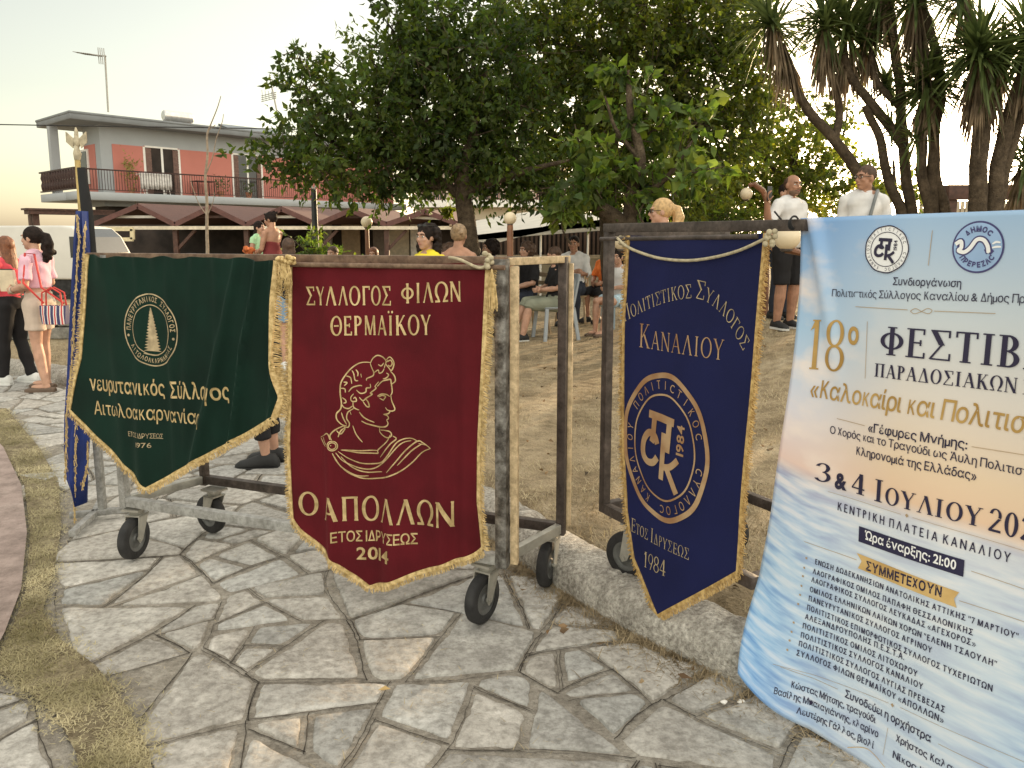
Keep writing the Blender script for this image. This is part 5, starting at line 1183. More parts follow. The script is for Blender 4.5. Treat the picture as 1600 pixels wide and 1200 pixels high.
# ------------------------------------------------------------------ cream building further back
q0, q1 = P(650, 330, 46), P(880, 330, 46); cb_ = thing('cream_building', ((q0.x + q1.x) / 2, 50, 0), 'pale cream two storey building with long balcony behind the tree trunk', 'building')
zt, zb = P(700, 262, 46).z, P(700, 322, 46).z
MB().box(q0.x, q1.x, 46, 54, -1, zt).build('wall', creamw, cb_); MB().box(q0.x - .2, q1.x + .2, 44.8, 46, zb - .1, zb + .3).build('balcony_slab', whitep, cb_)
MB().box(q0.x - .4, q1.x + .4, 45.2, 54.4, zt, zt + .3).build('roof', whitep, cb_)
rl = MB(); rl.bar((q0.x, 44.85, zb + 1.2), (q1.x, 44.85, zb + 1.2), .06, .06)
for k in range(70): xx = q0.x + (q1.x - q0.x) * k / 69; rl.bar((xx, 44.85, zb + .3), (xx, 44.85, zb + 1.2), .03, .03)
rl.build('railing', mat('pink_paint', (.5, .3, .24), .6), cb_)
for xx in np.linspace(q0.x + 1, q1.x - 1, 5):
    f = MB().box(xx - .6, xx + .6, 45.93, 46.02, zb + .3, zb + 2.3).build('window', brownwood, cb_); MB().box(xx - .5, xx + .5, 45.90, 45.94, zb + .4, zb + 2.2).build('pane', glassd, f)
    f = MB().box(xx - .7, xx + .7, 45.93, 46.02, .0, 2.4).build('window', whitep, cb_); MB().box(xx - .6, xx + .6, 45.90, 45.94, .1, 2.3).build('pane', glassd, f)
MB().bar((P(676, 330, 45.9).x, 45.9, -.5), (P(676, 330, 45.9).x, 45.9, zt), .25, .1).build('downpipe', galv, cb_)
# ------------------------------------------------------------------ white marquee, its dark back wall, low pale wall
tarp = mat('white_tarpaulin', (.62, .58, .50), .65, 0, .06, 3, trans=.2, bump=.1, bscale=6)
mq = thing('marquee', P(880, 430, 18), 'long white tarpaulin marquee on thin white poles behind the seated crowd', 'marquee')
fe = [(728, 369), (775, 371), (815, 362), (862, 351), (918, 346), (960, 340), (1006, 334), (1060, 340), (1130, 338)]; re = [(732, 347), (768, 340), (805, 334), (842, 329), (885, 336), (940, 330), (1000, 322), (1060, 326), (1130, 322)]
mm = MB(); A_ = [P(x, y, 16.5) for x, y in fe]; Bq = [P(x, y, 20) for x, y in re]
rows = []
for k in range(7): f = k / 6; rows.append([a.lerp(b, f) - Vector((0, 0, .05 * math.sin(math.pi * f))) for a, b in zip(A_, Bq)])
mm.loft(rows + [[p - Vector((0, 0, .02)) for p in r_] for r_ in reversed(rows)]); mm.build('roof', tarp, mq, smooth=True)
vl = MB(); vl.loft([A_, [a - Vector((0, 0, .10 + .02 * (i % 2))) for i, a in enumerate(A_)], [a - Vector((0, -.01, .10)) for a in A_], [a + Vector((0, .01, 0)) for a in A_]]); vl.build('valance', tarp, mq)
for px in (735, 845, 919, 1006, 1100):
    q = P(px, 372 if px < 800 else 349, 16.6); MB().tube([(q.x, q.y, .0), (q.x, q.y, q.z)], .022, 8).build('pole', whitep, mq, smooth=True)
q0, q1 = P(735, 400, 21), P(1140, 400, 21); dw = thing('slatted_wall', ((q0.x + q1.x) / 2, 21, 0), 'dark brown slatted wall under the white marquee', 'wall')
MB().box(q0.x, q1.x, 21, 21.15, -.1, 1.95).build('panel', darkw, dw); sm_ = MB()
for k in range(60): xx = q0.x + (q1.x - q0.x) * k / 59; sm_.box(xx - .03, xx + .03, 20.95, 20.998, .2, 1.9)
sm_.build('slat', mat('dark_slat', (.075, .045, .03), .7), dw)
q0, q1 = P(690, 400, 18.5), P(1120, 400, 18.5); lw = thing('low_wall', ((q0.x + q1.x) / 2, 18.5, 0), 'low pale rendered wall behind the seated people under the marquee', 'wall')
MB().box(q0.x, q1.x, 18.5, 18.75, -.1, .98).build('wall', plaster('pale_render', (.46, .40, .30)), lw); MB().box(q0.x, q1.x, 18.44, 18.81, .98, 1.06).build('coping', creamw, lw)
# ------------------------------------------------------------------ white van on the left
q = P(158, 460, 17); vx = q.x; van = thing('white_van', (vx - 2.4, 18, 0), 'long white van parked behind the two girls with rounded front end', 'van')
ws = mat('van_white', (.60, .58, .53), .4, 0, .05, 2); prof_v = [(-5.6, .62), (-5.6, 1.62), (-5.5, 1.72), (-.78, 1.74), (-.52, 1.70), (-.30, 1.50), (-.1, 1.1), (-.02, .95), (0., .7), (-.02, .55)]
MB().prism([(vx + x, 17.0, z) for x, z in prof_v], (0, 1.7, 0)).bevel('body', ws, van, .05, 3)
MB().box(vx - 5.55, vx - .15, 17.06, 18.64, .22, .64).build('skirt_and_shadow', rubber, van)  # black box: dark skirt plus the painted-in shadow beneath the van
MB().prism([(vx - .60, 16.992, 1.04), (vx - .60, 16.992, 1.50), (vx - .46, 16.992, 1.50), (vx - .34, 16.992, 1.36), (vx - .22, 16.992, 1.04)], (0, .02, 0)).build('side_window', glassd, van)
MB().prism([(vx - .50, 17.12, 1.67), (vx - .30, 17.12, 1.48), (vx - .13, 17.12, 1.13), (vx - .10, 17.12, 1.13), (vx - .27, 17.12, 1.49), (vx - .47, 17.12, 1.68)], (0, 1.46, 0)).build('windscreen', glassd, van)
mi = MB(); mi.ell((vx - .2, 16.88, 1.22), .05, .08, .13); mi.build('mirror', rubber, van, smooth=True)
for xx in (vx - .95, vx - 4.5):
    for yy in (17.08, 18.45):
        wl = MB(); wl.lathe((xx, yy, .33), [(.19, 0), (.31, .005), (.33, .04), (.33, .16), (.31, .195), (.19, .2)], 28, (0, 1, 0), False); wl = wl.build('wheel', rubber, van, smooth=True); MB().lathe((xx, yy + .02, .33), [(.001, 0), (.08, .0), (.19, .03), (.19, .16), (.001, .16)], 20, (0, 1, 0), False).build('rim', galv, wl, smooth=True)
for k in range(5): MB().lathe((vx - 5.2 + k * 1.05, 16.985, .72), [(.001, 0), (.03, .002), (.03, .02)], 8, (0, 1, 0), False).build('marker', rubber, van)
# low stone wall behind the girls
sw = thing('stone_wall', (-6.8, 10.4, .1), 'low grey stone wall on the grass behind the two girls', 'wall'); sv = MB(); ra = random.Random(5)
for row_ in range(2):
    x = -11.
    while x < -3.2:
        L = ra.uniform(.35, .6); c_ = Vector((x + L / 2, 10.4 + (x + 6.8) * .06, .12 + .17 * row_ + .09)); sv.obox(c_, (L / 2 - .012, ra.uniform(-.02, .02), 0), (0, .16 + ra.uniform(-.02, .02), 0), (0, ra.uniform(-.01, .01), .078)); x += L
sv.bevel('stones', noisy('wall_stone', [(.3, (.17, .165, .15)), (.6, (.30, .29, .26)), (.8, (.42, .40, .37))], 5, .9, .6, 60, 15), sw, .02, 2)
# cable
cbm = MB(); cbm.tube([P(-30, 194, 30), P(140, 197, 30), P(300, 199, 31), P(520, 203, 33)], .022, 5); setp(cbm.build('overhead_cable', rubber, None), 'thin black cable crossing the sky in front of the roof', 'cable')
# ------------------------------------------------------------------ lamps
globe = mat('opal_globe', (.66, .55, .38), .3, 0, .04, 3, spec=.5); pole_wood = mat('varnished_wood', (.20, .085, .04), .45, 0, .3, 8)
def globe_lamp(px, py, rpx, Y, label, dx=0., arch=None):
    c_ = P(px, py, Y); r = rpx / FPX * Y * .985; zg = lawn_z(c_.x, c_.y) if kerb_side(c_.x, c_.y) > 0 else 0; xb = c_.x + dx
    t = thing('globe_lamp', (xb, c_.y, zg), label, 'lamp', 'globe lamps on the square')
    if arch:
        MB().tube([(p_ := P(*a, Y)) for a in arch] + [(P(*arch[-1], Y).x + .03, Y, zg)], [.028 + .004 * i for i in range(len(arch) + 1)], 8).build('arched_post', pole_wood, t, smooth=True)
        MB().tube([c_ + Vector((0, 0, r)), P(*arch[0], Y)], .006, 5).build('hanger', rubber, t)
    else: MB().tube([(xb, c_.y, zg), (c_.x + dx * .6, c_.y, c_.z - r * 1.35), (c_.x, c_.y, c_.z - r * .9)], [.045, .034, .03], 10).build('post', pole_wood, t, smooth=True)
    MB().lathe(c_ - Vector((0, 0, r * 1.12)), [(r * .32, 0), (r * .48, r * .12), (r * .45, r * .3)], 16).build('collar', brown, t, smooth=True)
    MB().ell(c_, r, r, r, None, 24, 16).build('globe', globe, t, smooth=True, angle=180)
globe_lamp(573, 347, 9, 13., 'small globe lamp on a wooden post left of the woman in yellow')
globe_lamp(797, 341, 10, 8.6, 'globe lamp on a wooden post beside the end of the marquee', .0)
globe_lamp(973, 374, 17, 6.4, 'globe lamp right behind the left corner of the blue banner', .12)
globe_lamp(1230, 370, 21, 5.2, 'large globe lamp between the blue banner and the poster', .22)
globe_lamp(1166, 303, 9.5, 10., 'hanging globe lamp on an arched wooden post near the man with phone', 0., [(1170, 290), (1178, 288), (1192, 298), (1200, 318)])
q = P(494, 400, 14); sx_ = q.x; stl = thing('street_lamp', (sx_, 14, .12), 'black street lamp with forked bracket under the left branches', 'street lamp'); ironb = mat('black_iron', (.022, .024, .024), .45, .3, .2, 10)
z1, z2 = P(494, 296, 14).z, P(494, 262, 14).z
MB().tube([(sx_, 14, .1), (sx_, 14, z1)], [.07, .05], 12).build('pole', ironb, stl, smooth=True)
fk = MB()
for s in (-1, 1): fk.tube([(sx_, 14, z1 - .02), (sx_ + s * .06, 14, z1 + .1), (sx_ + s * .17, 14, z2 - .05), (sx_ + s * .19, 14, z2)], .018, 6)
fk.build('bracket', galv, stl, smooth=True); MB().lathe((sx_, 14, z2), [(.28, 0), (.29, .02), (.12, .10), (.001, .12)], 24).build('cap', mat('lamp_cap', (.10, .11, .115), .5), stl, smooth=True); MB().lathe((sx_, 14, z2 - .14), [(.05, 0), (.09, .03), (.09, .139)], 14).build('diffuser', globe, stl, smooth=True)
# ------------------------------------------------------------------ trees
bark = noisy('bark', [(.3, (.045, .032, .022)), (.55, (.10, .075, .05)), (.75, (.17, .13, .09))], 7, .95, 1., 50, 20, .02)
def leafmat(name, dark, light, tr=.45, sc=1.1): return mat(name, dark, .55, 0, .2, sc, col2=light, trans=tr, spec=.3, detail=6, tint=True)
def px_limb(mb, pts, Y, w0, w1, n=9):
    ps = [P(p[0], p[1], p[2] if len(p) > 2 else Y) for p in pts]; ps = [Vector(q) for q in cat_rom([tuple(p) for p in ps], 5)]
    for i, p in enumerate(ps): ps[i] = p + Vector((mn.noise(p * 2.5), mn.noise(p * 2.5 + Vector((7, 0, 0))), 0)) * .03
    mb.tube(ps, [w0 + (w1 - w0) * i / (len(ps) - 1) for i in range(len(ps))], n)
    return ps
def crown(name, blobs, m, parent, ln, wd, dens=1., seed=1, droop=.45, twigm=None):
    g = np.random.default_rng(seed); POS, DIR = [], []; tw = MB()
    for bl_ in blobs:
        cx, cy, rx, ry, Y = bl_[:5]; dp = bl_[5] if len(bl_) > 5 else None; k = bl_[6] if len(bl_) > 6 else 1.
        c_ = np.array(P(cx, cy, Y)); sxr, szr = rx / FPX * Y, ry / FPX * Y; syr = dp or (sxr + szr) / 2
        n = int(max(10, 34 * dens * k * (sxr * szr + sxr * syr + syr * szr) / (.10 + ln) * .55))
        u = g.normal(0, 1, (n, 3)); u /= np.linalg.norm(u, axis=1)[:, None]; r0 = g.uniform(.15, 1, n) ** .5 * .86
        st = c_ + u * np.array([sxr, syr, szr]) * r0[:, None]
        d = u + g.normal(0, .45, (n, 3)); d[:, 2] += .15; d /= np.linalg.norm(d, axis=1)[:, None]
        tl = g.uniform(.22, .55, n) * np.where((g.random(n) < .13) & (u[:, 2] > .05), 1.9, 1.) * min(1, (sxr + szr) * 1.2)
        for i in range(n):
            kk = int(8 + tl[i] * 14 * (.1 / ln) ** .5); t = g.uniform(.0, 1, kk); 
            p = st[i] + d[i] * (t * tl[i])[:, None] + np.array([0, 0, -1]) * (t ** 2 * tl[i] * .22)[:, None] + g.normal(0, .022, (kk, 3))
            dd = d[i] * .55 + g.normal(0, .6, (kk, 3)) + np.array([0, 0, -droop]); POS.append(p); DIR.append(dd)
            if i % 3 == 0: a = Vector(st[i]); e = Vector(st[i] + d[i] * tl[i] - np.array([0, 0, .22 * tl[i]])); tw.tube([a - Vector(d[i]) * .25, a.lerp(e, .55) + Vector((0, 0, .02)), e], [.008, .005, .002], 3, False)
    o = leaf_mesh(name, np.concatenate(POS), np.concatenate(DIR), ln, wd, m, parent)
    tw.build('twigs', bark, parent); return o
lf1 = leafmat('mulberry_leaf', (.030, .052, .014), (.075, .11, .026), .5); lf2 = leafmat('tall_tree_leaf', (.036, .058, .014), (.12, .145, .032), .55); lf3 = leafmat('near_leaf', (.045, .078, .020), (.12, .17, .042), .5, 2.5); lf4 = leafmat('light_leaf', (.06, .085, .02), (.17, .19, .045), .6)
t1 = thing('mulberry_tree', P(735, 400, 10.5) * Vector((1, 1, 0)).length if False else (P(735, 400, 10.5).x, 10.5, .12), 'broad dark leafy tree with spreading branches in front of the red house', 'tree')
tk = MB(); base = P(738, 400, 10.5); px_limb(tk, [(741, 480), (737, 420), (728, 350), (724, 310), (722, 270)], 10.5, .145, .10, 12)
for l in ([(724, 310), (690, 285), (620, 255), (540, 230), (480, 205)], [(722, 275), (680, 220), (640, 140), (620, 60)], [(722, 275), (740, 200), (760, 110)], [(725, 300), (780, 280), (840, 262), (890, 250)], [(640, 260), (560, 190), (500, 130)], [(700, 290), (640, 290), (560, 285)]): px_limb(tk, l, 10.5, .075, .018, 7)
tk.build('trunk', bark, t1, smooth=True)
B1 = [(462, 92, 26, 20, 10, .3, .35), (448, 128, 20, 14, 10, .25, .35), (488, 130, 40, 30, 10, .4, .55), (527, 100, 28, 18, 10.2, .3, .45), (530, 165, 52, 40, 10.3, .6, .7), (478, 200, 45, 30, 10, .5, .8), (455, 240, 50, 24, 10, .5, .6), (520, 235, 60, 40, 10.2, .7), (590, 180, 62, 70, 10.4, .9), (588, 92, 34, 42, 10.4, .5, .6), (612, 40, 34, 42, 10.4, .5, .7), (650, 80, 50, 80, 10.6, .8), (680, 30, 34, 50, 10.6, .7), (655, 200, 75, 75, 10.6, 1.0), (600, 262, 70, 34, 10.4, .8), (700, 150, 75, 100, 10.8, 1.1), (735, 230, 75, 60, 10.8, 1.0), (500, 274, 60, 14, 10, .5, .4), (440, 268, 30, 14, 9.8, .4, .5), (560, 288, 46, 14, 10.2, .5, .5), (628, 284, 40, 18, 10.4, .5, .6), (545, 305, 26, 8, 10., .3, .2), (800, 265, 60, 34, 10.9, .8), (800, 190, 60, 70, 11, .9), (760, 110, 60, 80, 11, 1.), (850, 300, 40, 28, 10.8, .6, .9), (752, 40, 40, 40, 11, .6, .7), (770, 290, 30, 16, 10.9, .4, .6)]
crown('crown', B1, lf1, t1, .092, .054, 1.15, 3)
t2 = thing('tall_tree', (P(962, 400, 12.5).x, 12.5, .12), 'tall tree with dense dark green crown filling the middle top', 'tree')
tk = MB(); px_limb(tk, [(960, 470), (955, 400), (950, 300), (955, 200), (960, 100)], 12.5, .2, .1, 12)
for l in ([(952, 260), (1020, 180), (1080, 100)], [(955, 200), (900, 120), (860, 40)], [(952, 280), (880, 230), (840, 180)], [(958, 150), (1000, 60), (1010, -20)], [(1000, 210), (1100, 190), (1160, 150)]): px_limb(tk, l, 12.5, .09, .02, 7)
tk.build('trunk', bark, t2, smooth=True)
B2 = [(800, 30, 48, 50, 12.5, .9), (850, 80, 70, 80, 12.3, 1.2), (880, 180, 70, 80, 12.3, 1.2), (930, 40, 80, 70, 12.5, 1.3), (1020, 30, 90, 60, 12.6, 1.3), (1010, 120, 90, 70, 12.4, 1.3), (1100, 40, 70, 60, 12.8, 1.2), (1110, 130, 70, 70, 12.8, 1.2), (1170, 110, 40, 60, 13, .9, .55), (1185, 170, 30, 40, 13, .7, .45), (950, 200, 60, 60, 12.2, 1.), (1060, 210, 70, 60, 12.4, 1.1), (1000, 280, 70, 36, 12.2, .9), (1130, 210, 50, 50, 12.8, .9, .8), (880, 270, 50, 40, 12.2, .8), (1070, 285, 55, 30, 12.4, .8), (1160, 40, 40, 40, 13, .7, .7), (940, 300, 45, 26, 12., .6), (930, -60, 120, 50, 12.6, 1.4, .6), (1080, -50, 120, 50, 12.7, 1.4, .6), (700, 330, 1, 1, 12, .1, .1)]
crown('crown', B2, lf2, t2, .105, .06, 1.0, 5)
t3 = thing('leaning_tree', (P(965, 420, 8.6).x, 8.6, .14), 'low tree with big bright leaves and dark thick trunk behind the blue banner', 'tree')
tk = MB(); px_limb(tk, [(1015, 480), (1003, 400), (966, 348), (930, 322), (900, 312)], 8.6, .15, .05, 12); px_limb(tk, [(985, 365), (985, 320), (1000, 250), (985, 170), (980, 110)], 8.6, .10, .02, 9); px_limb(tk, [(985, 320), (1040, 280), (1080, 220)], 8.6, .05, .012, 7); px_limb(tk, [(1000, 250), (960, 200), (945, 150)], 8.6, .035, .01, 6); px_limb(tk, [(1010, 355), (998, 335), (1010, 315), (1020, 345), (1015, 372)], 8.3, .012, .008, 6)
px_limb(tk, [(893, 382), (880, 362), (878, 340), (884, 318)], 8.6, .012, .006, 6)
tk.build('trunk', bark, t3, smooth=True)
B3 = [(895, 312, 30, 18, 8.4, .25, .75), (935, 298, 34, 24, 8.5, .35, .8), (975, 300, 30, 26, 8.5, .35, .8), (950, 265, 30, 24, 8.6, .3, .6), (925, 275, 16, 16, 8.4, .2, .6), (975, 225, 34, 40, 8.7, .4, .65), (1010, 270, 34, 34, 8.7, .4, .7), (985, 160, 32, 34, 8.8, .35, .55), (960, 115, 18, 22, 8.8, .25, .4), (1050, 230, 36, 30, 8.8, .35, .55), (1085, 195, 26, 22, 8.9, .3, .4), (1030, 190, 26, 26, 8.8, .3, .45), (905, 220, 18, 12, 8.6, .2, .35), (1050, 285, 36, 20, 8.8, .3, .5), (1100, 265, 36, 14, 8, .3, .45), (880, 330, 14, 12, 8.3, .15, .7), (1010, 320, 22, 16, 8.6, .2, .5)]
crown('crown', B3, lf3, t3, .135, .095, .85, 8, .7)
t4 = thing('light_tree', (P(1250, 420, 16).x, 16, .3), 'airy yellow green tree behind the two men in white shirts', 'tree')
tk = MB(); px_limb(tk, [(1255, 400), (1250, 320), (1240, 250), (1260, 190)], 16, .13, .04, 9); px_limb(tk, [(1250, 310), (1190, 240), (1180, 180)], 16, .06, .015, 7); px_limb(tk, [(1248, 300), (1310, 230), (1325, 160)], 16, .05, .012, 7); tk.build('trunk', bark, t4, smooth=True)
B4 = [(1200, 200, 50, 50, 16, 1., .7), (1180, 270, 60, 50, 16, 1.1, .85), (1250, 230, 50, 45, 16, 1., .6), (1245, 290, 60, 40, 15.8, 1., .8), (1305, 222, 34, 34, 16.2, .8, .32), (1325, 160, 30, 22, 16.2, .5, .35), (1310, 275, 50, 34, 15.8, .9, .6), (1120, 280, 45, 45, 15.8, .9, .9), (1150, 322, 60, 22, 15.5, .8, .9), (1260, 325, 45, 18, 15.2, .7, .5), (1220, 150, 24, 30, 16.2, .5, .5), (1350, 285, 30, 30, 15.5, .6, .6), (1080, 320, 60, 24, 15.5, .8, .9), (1290, 190, 30, 26, 16.2, .5, .4)]
crown('crown', B4, lf4, t4, .12, .065, 1.0, 11)
t5 = thing('small_tree', (P(1400, 420, 14).x, 14, .4), 'small leafy tree seen between the yucca trunks', 'tree')
tk = MB(); px_limb(tk, [(1408, 400), (1402, 320), (1396, 250)], 14, .06, .02, 8); tk.build('trunk', bark, t5, smooth=True)
crown('crown', [(1400, 285, 24, 24, 14, .5, .4), (1425, 305, 30, 18, 14, .5, .5), (1378, 312, 24, 16, 14, .5, .5)], lf4, t5, .13, .075, 1.1, 12)
for px, py, rx, ry, Y, lab, m_ in ((490, 392, 34, 22, 12.5, 'green bush with pale flowers at the foot of the street lamp', lf3), (1325, 335, 40, 20, 13, 'sunlit yellow green bush behind the man with glasses', leafmat('sunny_leaf', (.16, .17, .03), (.34, .32, .06), .5)), (1130, 345, 70, 22, 13.5, 'dark hedge bush behind the blonde woman', lf4)):
    c_ = P(px, py, Y); t = thing('bush', (c_.x, Y, lawn_z(c_.x, Y)), lab, 'bush'); crown('foliage', [(px, py, rx, ry, Y), (px + rx * .3, py + ry * .9, rx, ry, Y), (px - rx * .3, py + ry * 1.6, rx, ry, Y)], m_, t, .09, .05, 1.2, int(px))
    MB().tube([(c_.x, Y, lawn_z(c_.x, Y) - .05), (c_.x + .05, Y, c_.z)], [.05, .02], 6).build('stem', bark, t)
# bare sapling
sap = thing('bare_sapling', (P(327, 400, 13).x, 13, .1), 'thin leafless pale sapling in front of the canopy', 'tree'); sm_ = MB(); palebark = mat('pale_bark', (.30, .24, .18), .9, 0, .2, 20)
px_limb(sm_, [(328, 480), (326, 400), (323, 330), (322, 270), (324, 215), (330, 195)], 13, .034, .012, 7); px_limb(sm_, [(324, 215), (334, 180), (345, 150)], 13, .013, .006, 5); px_limb(sm_, [(322, 275), (332, 240), (345, 200), (348, 178)], 13, .011, .005, 5); px_limb(sm_, [(322, 335), (308, 315), (300, 290), (298, 275)], 13, .009, .004, 5); px_limb(sm_, [(323, 340), (332, 315), (334, 300)], 13, .008, .004, 5); px_limb(sm_, [(326, 205), (337, 195), (333, 200)], 13, .006, .003, 5)
sm_.build('trunk', palebark, sap, smooth=True)
# ------------------------------------------------------------------ yuccas
yg = mat('yucca_green', (.06, .095, .026), .45, 0, .3, 3, col2=(.14, .18, .055), trans=.4); yb = mat('yucca_dead', (.14, .10, .06), .85, 0, .3, 5, col2=(.27, .20, .125), trans=.3); ybark = noisy('yucca_bark', [(.3, (.05, .037, .025)), (.55, (.10, .075, .05)), (.75, (.16, .12, .085))], 9, .95, 1., 70, 26, .02)
def sword(pos, d, ln, wd, bend, name, m, parent):
    n = len(pos); d = d / np.linalg.norm(d, axis=1)[:, None]; up = np.array([0, 0, 1.]); sd = np.cross(d, up) + rng.normal(0, .15, (n, 3)); sd /= np.linalg.norm(sd, axis=1)[:, None] + 1e-9
    rows_ = []
    for t, w_ in ((0, .6), (.3, 1.), (.65, .75), (1., .04)):
        p = pos + d * (ln * t)[:, None]; p[:, 2] -= bend * ln * t * t
        nr = np.cross(sd, d); rows_ += [p + sd * (wd * w_)[:, None] + nr * (wd * w_ * .5)[:, None], p, p - sd * (wd * w_)[:, None] + nr * (wd * w_ * .5)[:, None]]
    V = np.stack(rows_, 1).reshape(-1, 3); b = (np.arange(n) * 12)[:, None]; F = []
    for r_ in range(3):
        for k in range(2): F.append(b + np.array([[r_ * 3 + k, r_ * 3 + k + 1, r_ * 3 + 4 + k, r_ * 3 + 3 + k]]))
    return mesh_obj(name, V, np.concatenate(F), m, parent)
def yhead(root, px, py, Y, axpx=(0, -1), size=.55, ng=150, nb=120, skirt=.5):
    c_ = np.array(P(px, py, Y)); ax = np.array([axpx[0], 0, -axpx[1]], float); ax /= np.linalg.norm(ax)
    size *= 1.22; px, py = px, py + 16; c_ = np.array(P(px, py, Y)); u = rng.normal(0, 1, (ng, 3)) + ax * .42; u /= np.linalg.norm(u, axis=1)[:, None]
    sword(c_ + ax * rng.uniform(-.12, .14, ng)[:, None], u, size * rng.uniform(.65, 1.1, ng), np.full(ng, .020), rng.uniform(.0, .35, ng), 'crown', yg, root)
    if nb:
        nb = int(nb * .8); st = c_ - ax * rng.uniform(.02, skirt * .8, nb)[:, None]; a = rng.uniform(0, 6.28, nb); o = np.stack([np.cos(a), np.sin(a), np.zeros(nb)], 1); d = o * rng.uniform(.12, .6, nb)[:, None] + np.array([0, 0, -1.]) - ax * .35
        sword(st + o * .05, d, size * .8 * rng.uniform(.6, 1.0, nb), np.full(nb, .014), rng.uniform(0, .3, nb), 'dead_leaves', yb, root)
ya = thing('yucca', (P(1400, 420, 9.8).x, 9.8, .45), 'many stemmed yucca with leaning bare trunks left of the poster top', 'palm', 'yuccas at the right edge of the square'); tk = MB()
W = lambda p: p / FPX * 9.8
for l, w0, w1 in (([(1395, 420), (1372, 330), (1340, 269), (1300, 212), (1262, 172), (1234, 119), (1222, 70)], 13, 8), ([(1306, 216), (1310, 175), (1301, 119), (1292, 60)], 8, 6.5), ([(1418, 420), (1408, 331), (1390, 281), (1372, 216), (1353, 165)], 11, 8), ([(1414, 232), (1366, 166), (1333, 128), (1318, 80)], 10, 8), ([(1430, 420), (1424, 331), (1413, 250), (1408, 156), (1397, 62), (1380, -40)], 11.5, 8.5), ([(1404, 165), (1372, 131), (1359, 85)], 7, 6)): px_limb(tk, l, 9.8, W(w0) * .78, W(w1) * .7, 10)
tk.build('trunk', ybark, ya, smooth=True)
for a in ((1205, 20, 9.8, (-.5, -1), .62, 130, 190, .75), (1288, 22, 9.8, (-.1, -1), .55, 120, 170, .6), (1322, 30, 9.9, (-.1, -1), .6, 160, 150, .6), (1356, 42, 9.9, (-.1, -1), .5, 90, 110, .45), (1378, -50, 9.8, (-.1, -1), .7, 150, 120, .6), (1385, 122, 9.9, (-.2, -1), .30, 60, 0, .2), (1398, 190, 9.8, (-.5, -.7), .3, 24, 0, .2)): yhead(ya, *a)
yb_ = thing('yucca', (P(1460, 420, 9.5).x, 9.5, .45), 'yucca with round green head low between bare trunks above the poster', 'palm', 'yuccas at the right edge of the square'); tk = MB(); W = lambda p: p / FPX * 9.5
for l, w0, w1 in (([(1470, 420), (1455, 331), (1440, 270), (1442, 200), (1436, 170)], 13, 7), ([(1462, 420), (1458, 330), (1458, 250), (1463, 175), (1452, 140)], 12, 8), ([(1490, 420), (1478, 331), (1464, 280), (1462, 200)], 12, 8), ([(1463, 185), (1470, 150), (1466, 94), (1448, 31), (1432, -40)], 10, 8)): px_limb(tk, l, 9.5, W(w0) * .8, W(w1) * .72, 10)
tk.build('trunk', ybark, yb_, smooth=True)
for a in ((1448, 118, 9.5, (-.1, -1), .52, 260, 110, .35), (1430, -20, 9.5, (-.2, -1), .62, 160, 200, .75), (1432, 205, 9.5, (-.6, -.6), .35, 30, 0, .2)): yhead(yb_, *a)
yc = thing('yucca', (P(1545, 420, 9.).x, 9., .45), 'thick trunked yucca with big green heads at the right edge', 'palm', 'yuccas at the right edge of the square'); tk = MB(); W = lambda p: p / FPX * 9.
for l, w0, w1 in (([(1530, 420), (1526, 322), (1532, 219), (1538, 150), (1536, 90)], 18, 13), ([(1548, 420), (1551, 322), (1568, 219), (1594, 140), (1610, 80)], 16, 11), ([(1560, 420), (1560, 322), (1590, 200), (1640, 120)], 10, 9)): px_limb(tk, l, 9., W(w0) * .8, W(w1) * .75, 11)
tk.build('trunk', ybark, yc, smooth=True)
for a in ((1530, 70, 9., (-.1, -1), .66, 260, 210, .6), (1560, 90, 9.1, (.2, -1), .5, 110, 90, .5), (1608, 50, 9., (.1, -1), .65, 170, 140, .6), (1605, 235, 9.3, (.2, -1), .5, 110, 130, .5), (1500, -30, 9.2, (-.4, -.8), .5, 90, 40, .4)): yhead(yc, *a)
n_ = 520; yy_ = 2.2 + 10 * rng.random(n_) ** 1.4; xx_ = rng.uniform(-.55, .55, n_) * yy_; pz_ = np.array([(a, b, (lawn_z(a, b) if kerb_side(a, b) > .13 else .02) + .006) for a, b in zip(xx_, yy_) if kerb_side(a, b) > .13 or (-.45 < kerb_side(a, b) < -.15)])
setp(leaf_mesh('leaf_litter', pz_, np.concatenate([rng.normal(0, 1, (len(pz_), 2)), rng.normal(.1, .12, (len(pz_), 1))], 1), .036, .02, mat('litter_leaf', (.11, .075, .045), .85, 0, .4, 6, col2=(.26, .19, .11), tint=True)), 'brown fallen leaves scattered over the lawn and along the kerb', 'leaves', None, 'stuff')
# dark pergola and pale fence behind the yuccas
q0, q1 = P(1478, 300, 15), P(1700, 300, 15); pg = thing('pergola', ((q0.x + q1.x) / 2, 15, .4), 'dark timber pergola beam behind the yucca trunks', 'pergola')
MB().box(q0.x, q1.x, 14.9, 15.2, P(1500, 312, 15).z, P(1500, 289, 15).z).bevel('beam', brownwood, pg, .01)
for px in (1486, 1600, 1690): q = P(px, 312, 15.05); MB().box(q.x - .08, q.x + .08, 14.97, 15.13, .3, q.z).build('post', brownwood, pg)
q0, q1 = P(1440, 320, 17), P(1720, 320, 17); fn = thing('picket_fence', ((q0.x + q1.x) / 2, 17, .4), 'pale wooden picket fence low behind the yucca trunks', 'fence'); fm = MB()
zt = P(1540, 314, 17).z
for k in range(40): xx = q0.x + (q1.x - q0.x) * k / 39; fm.box(xx - .035, xx + .035, 17, 17.03, .35, zt)
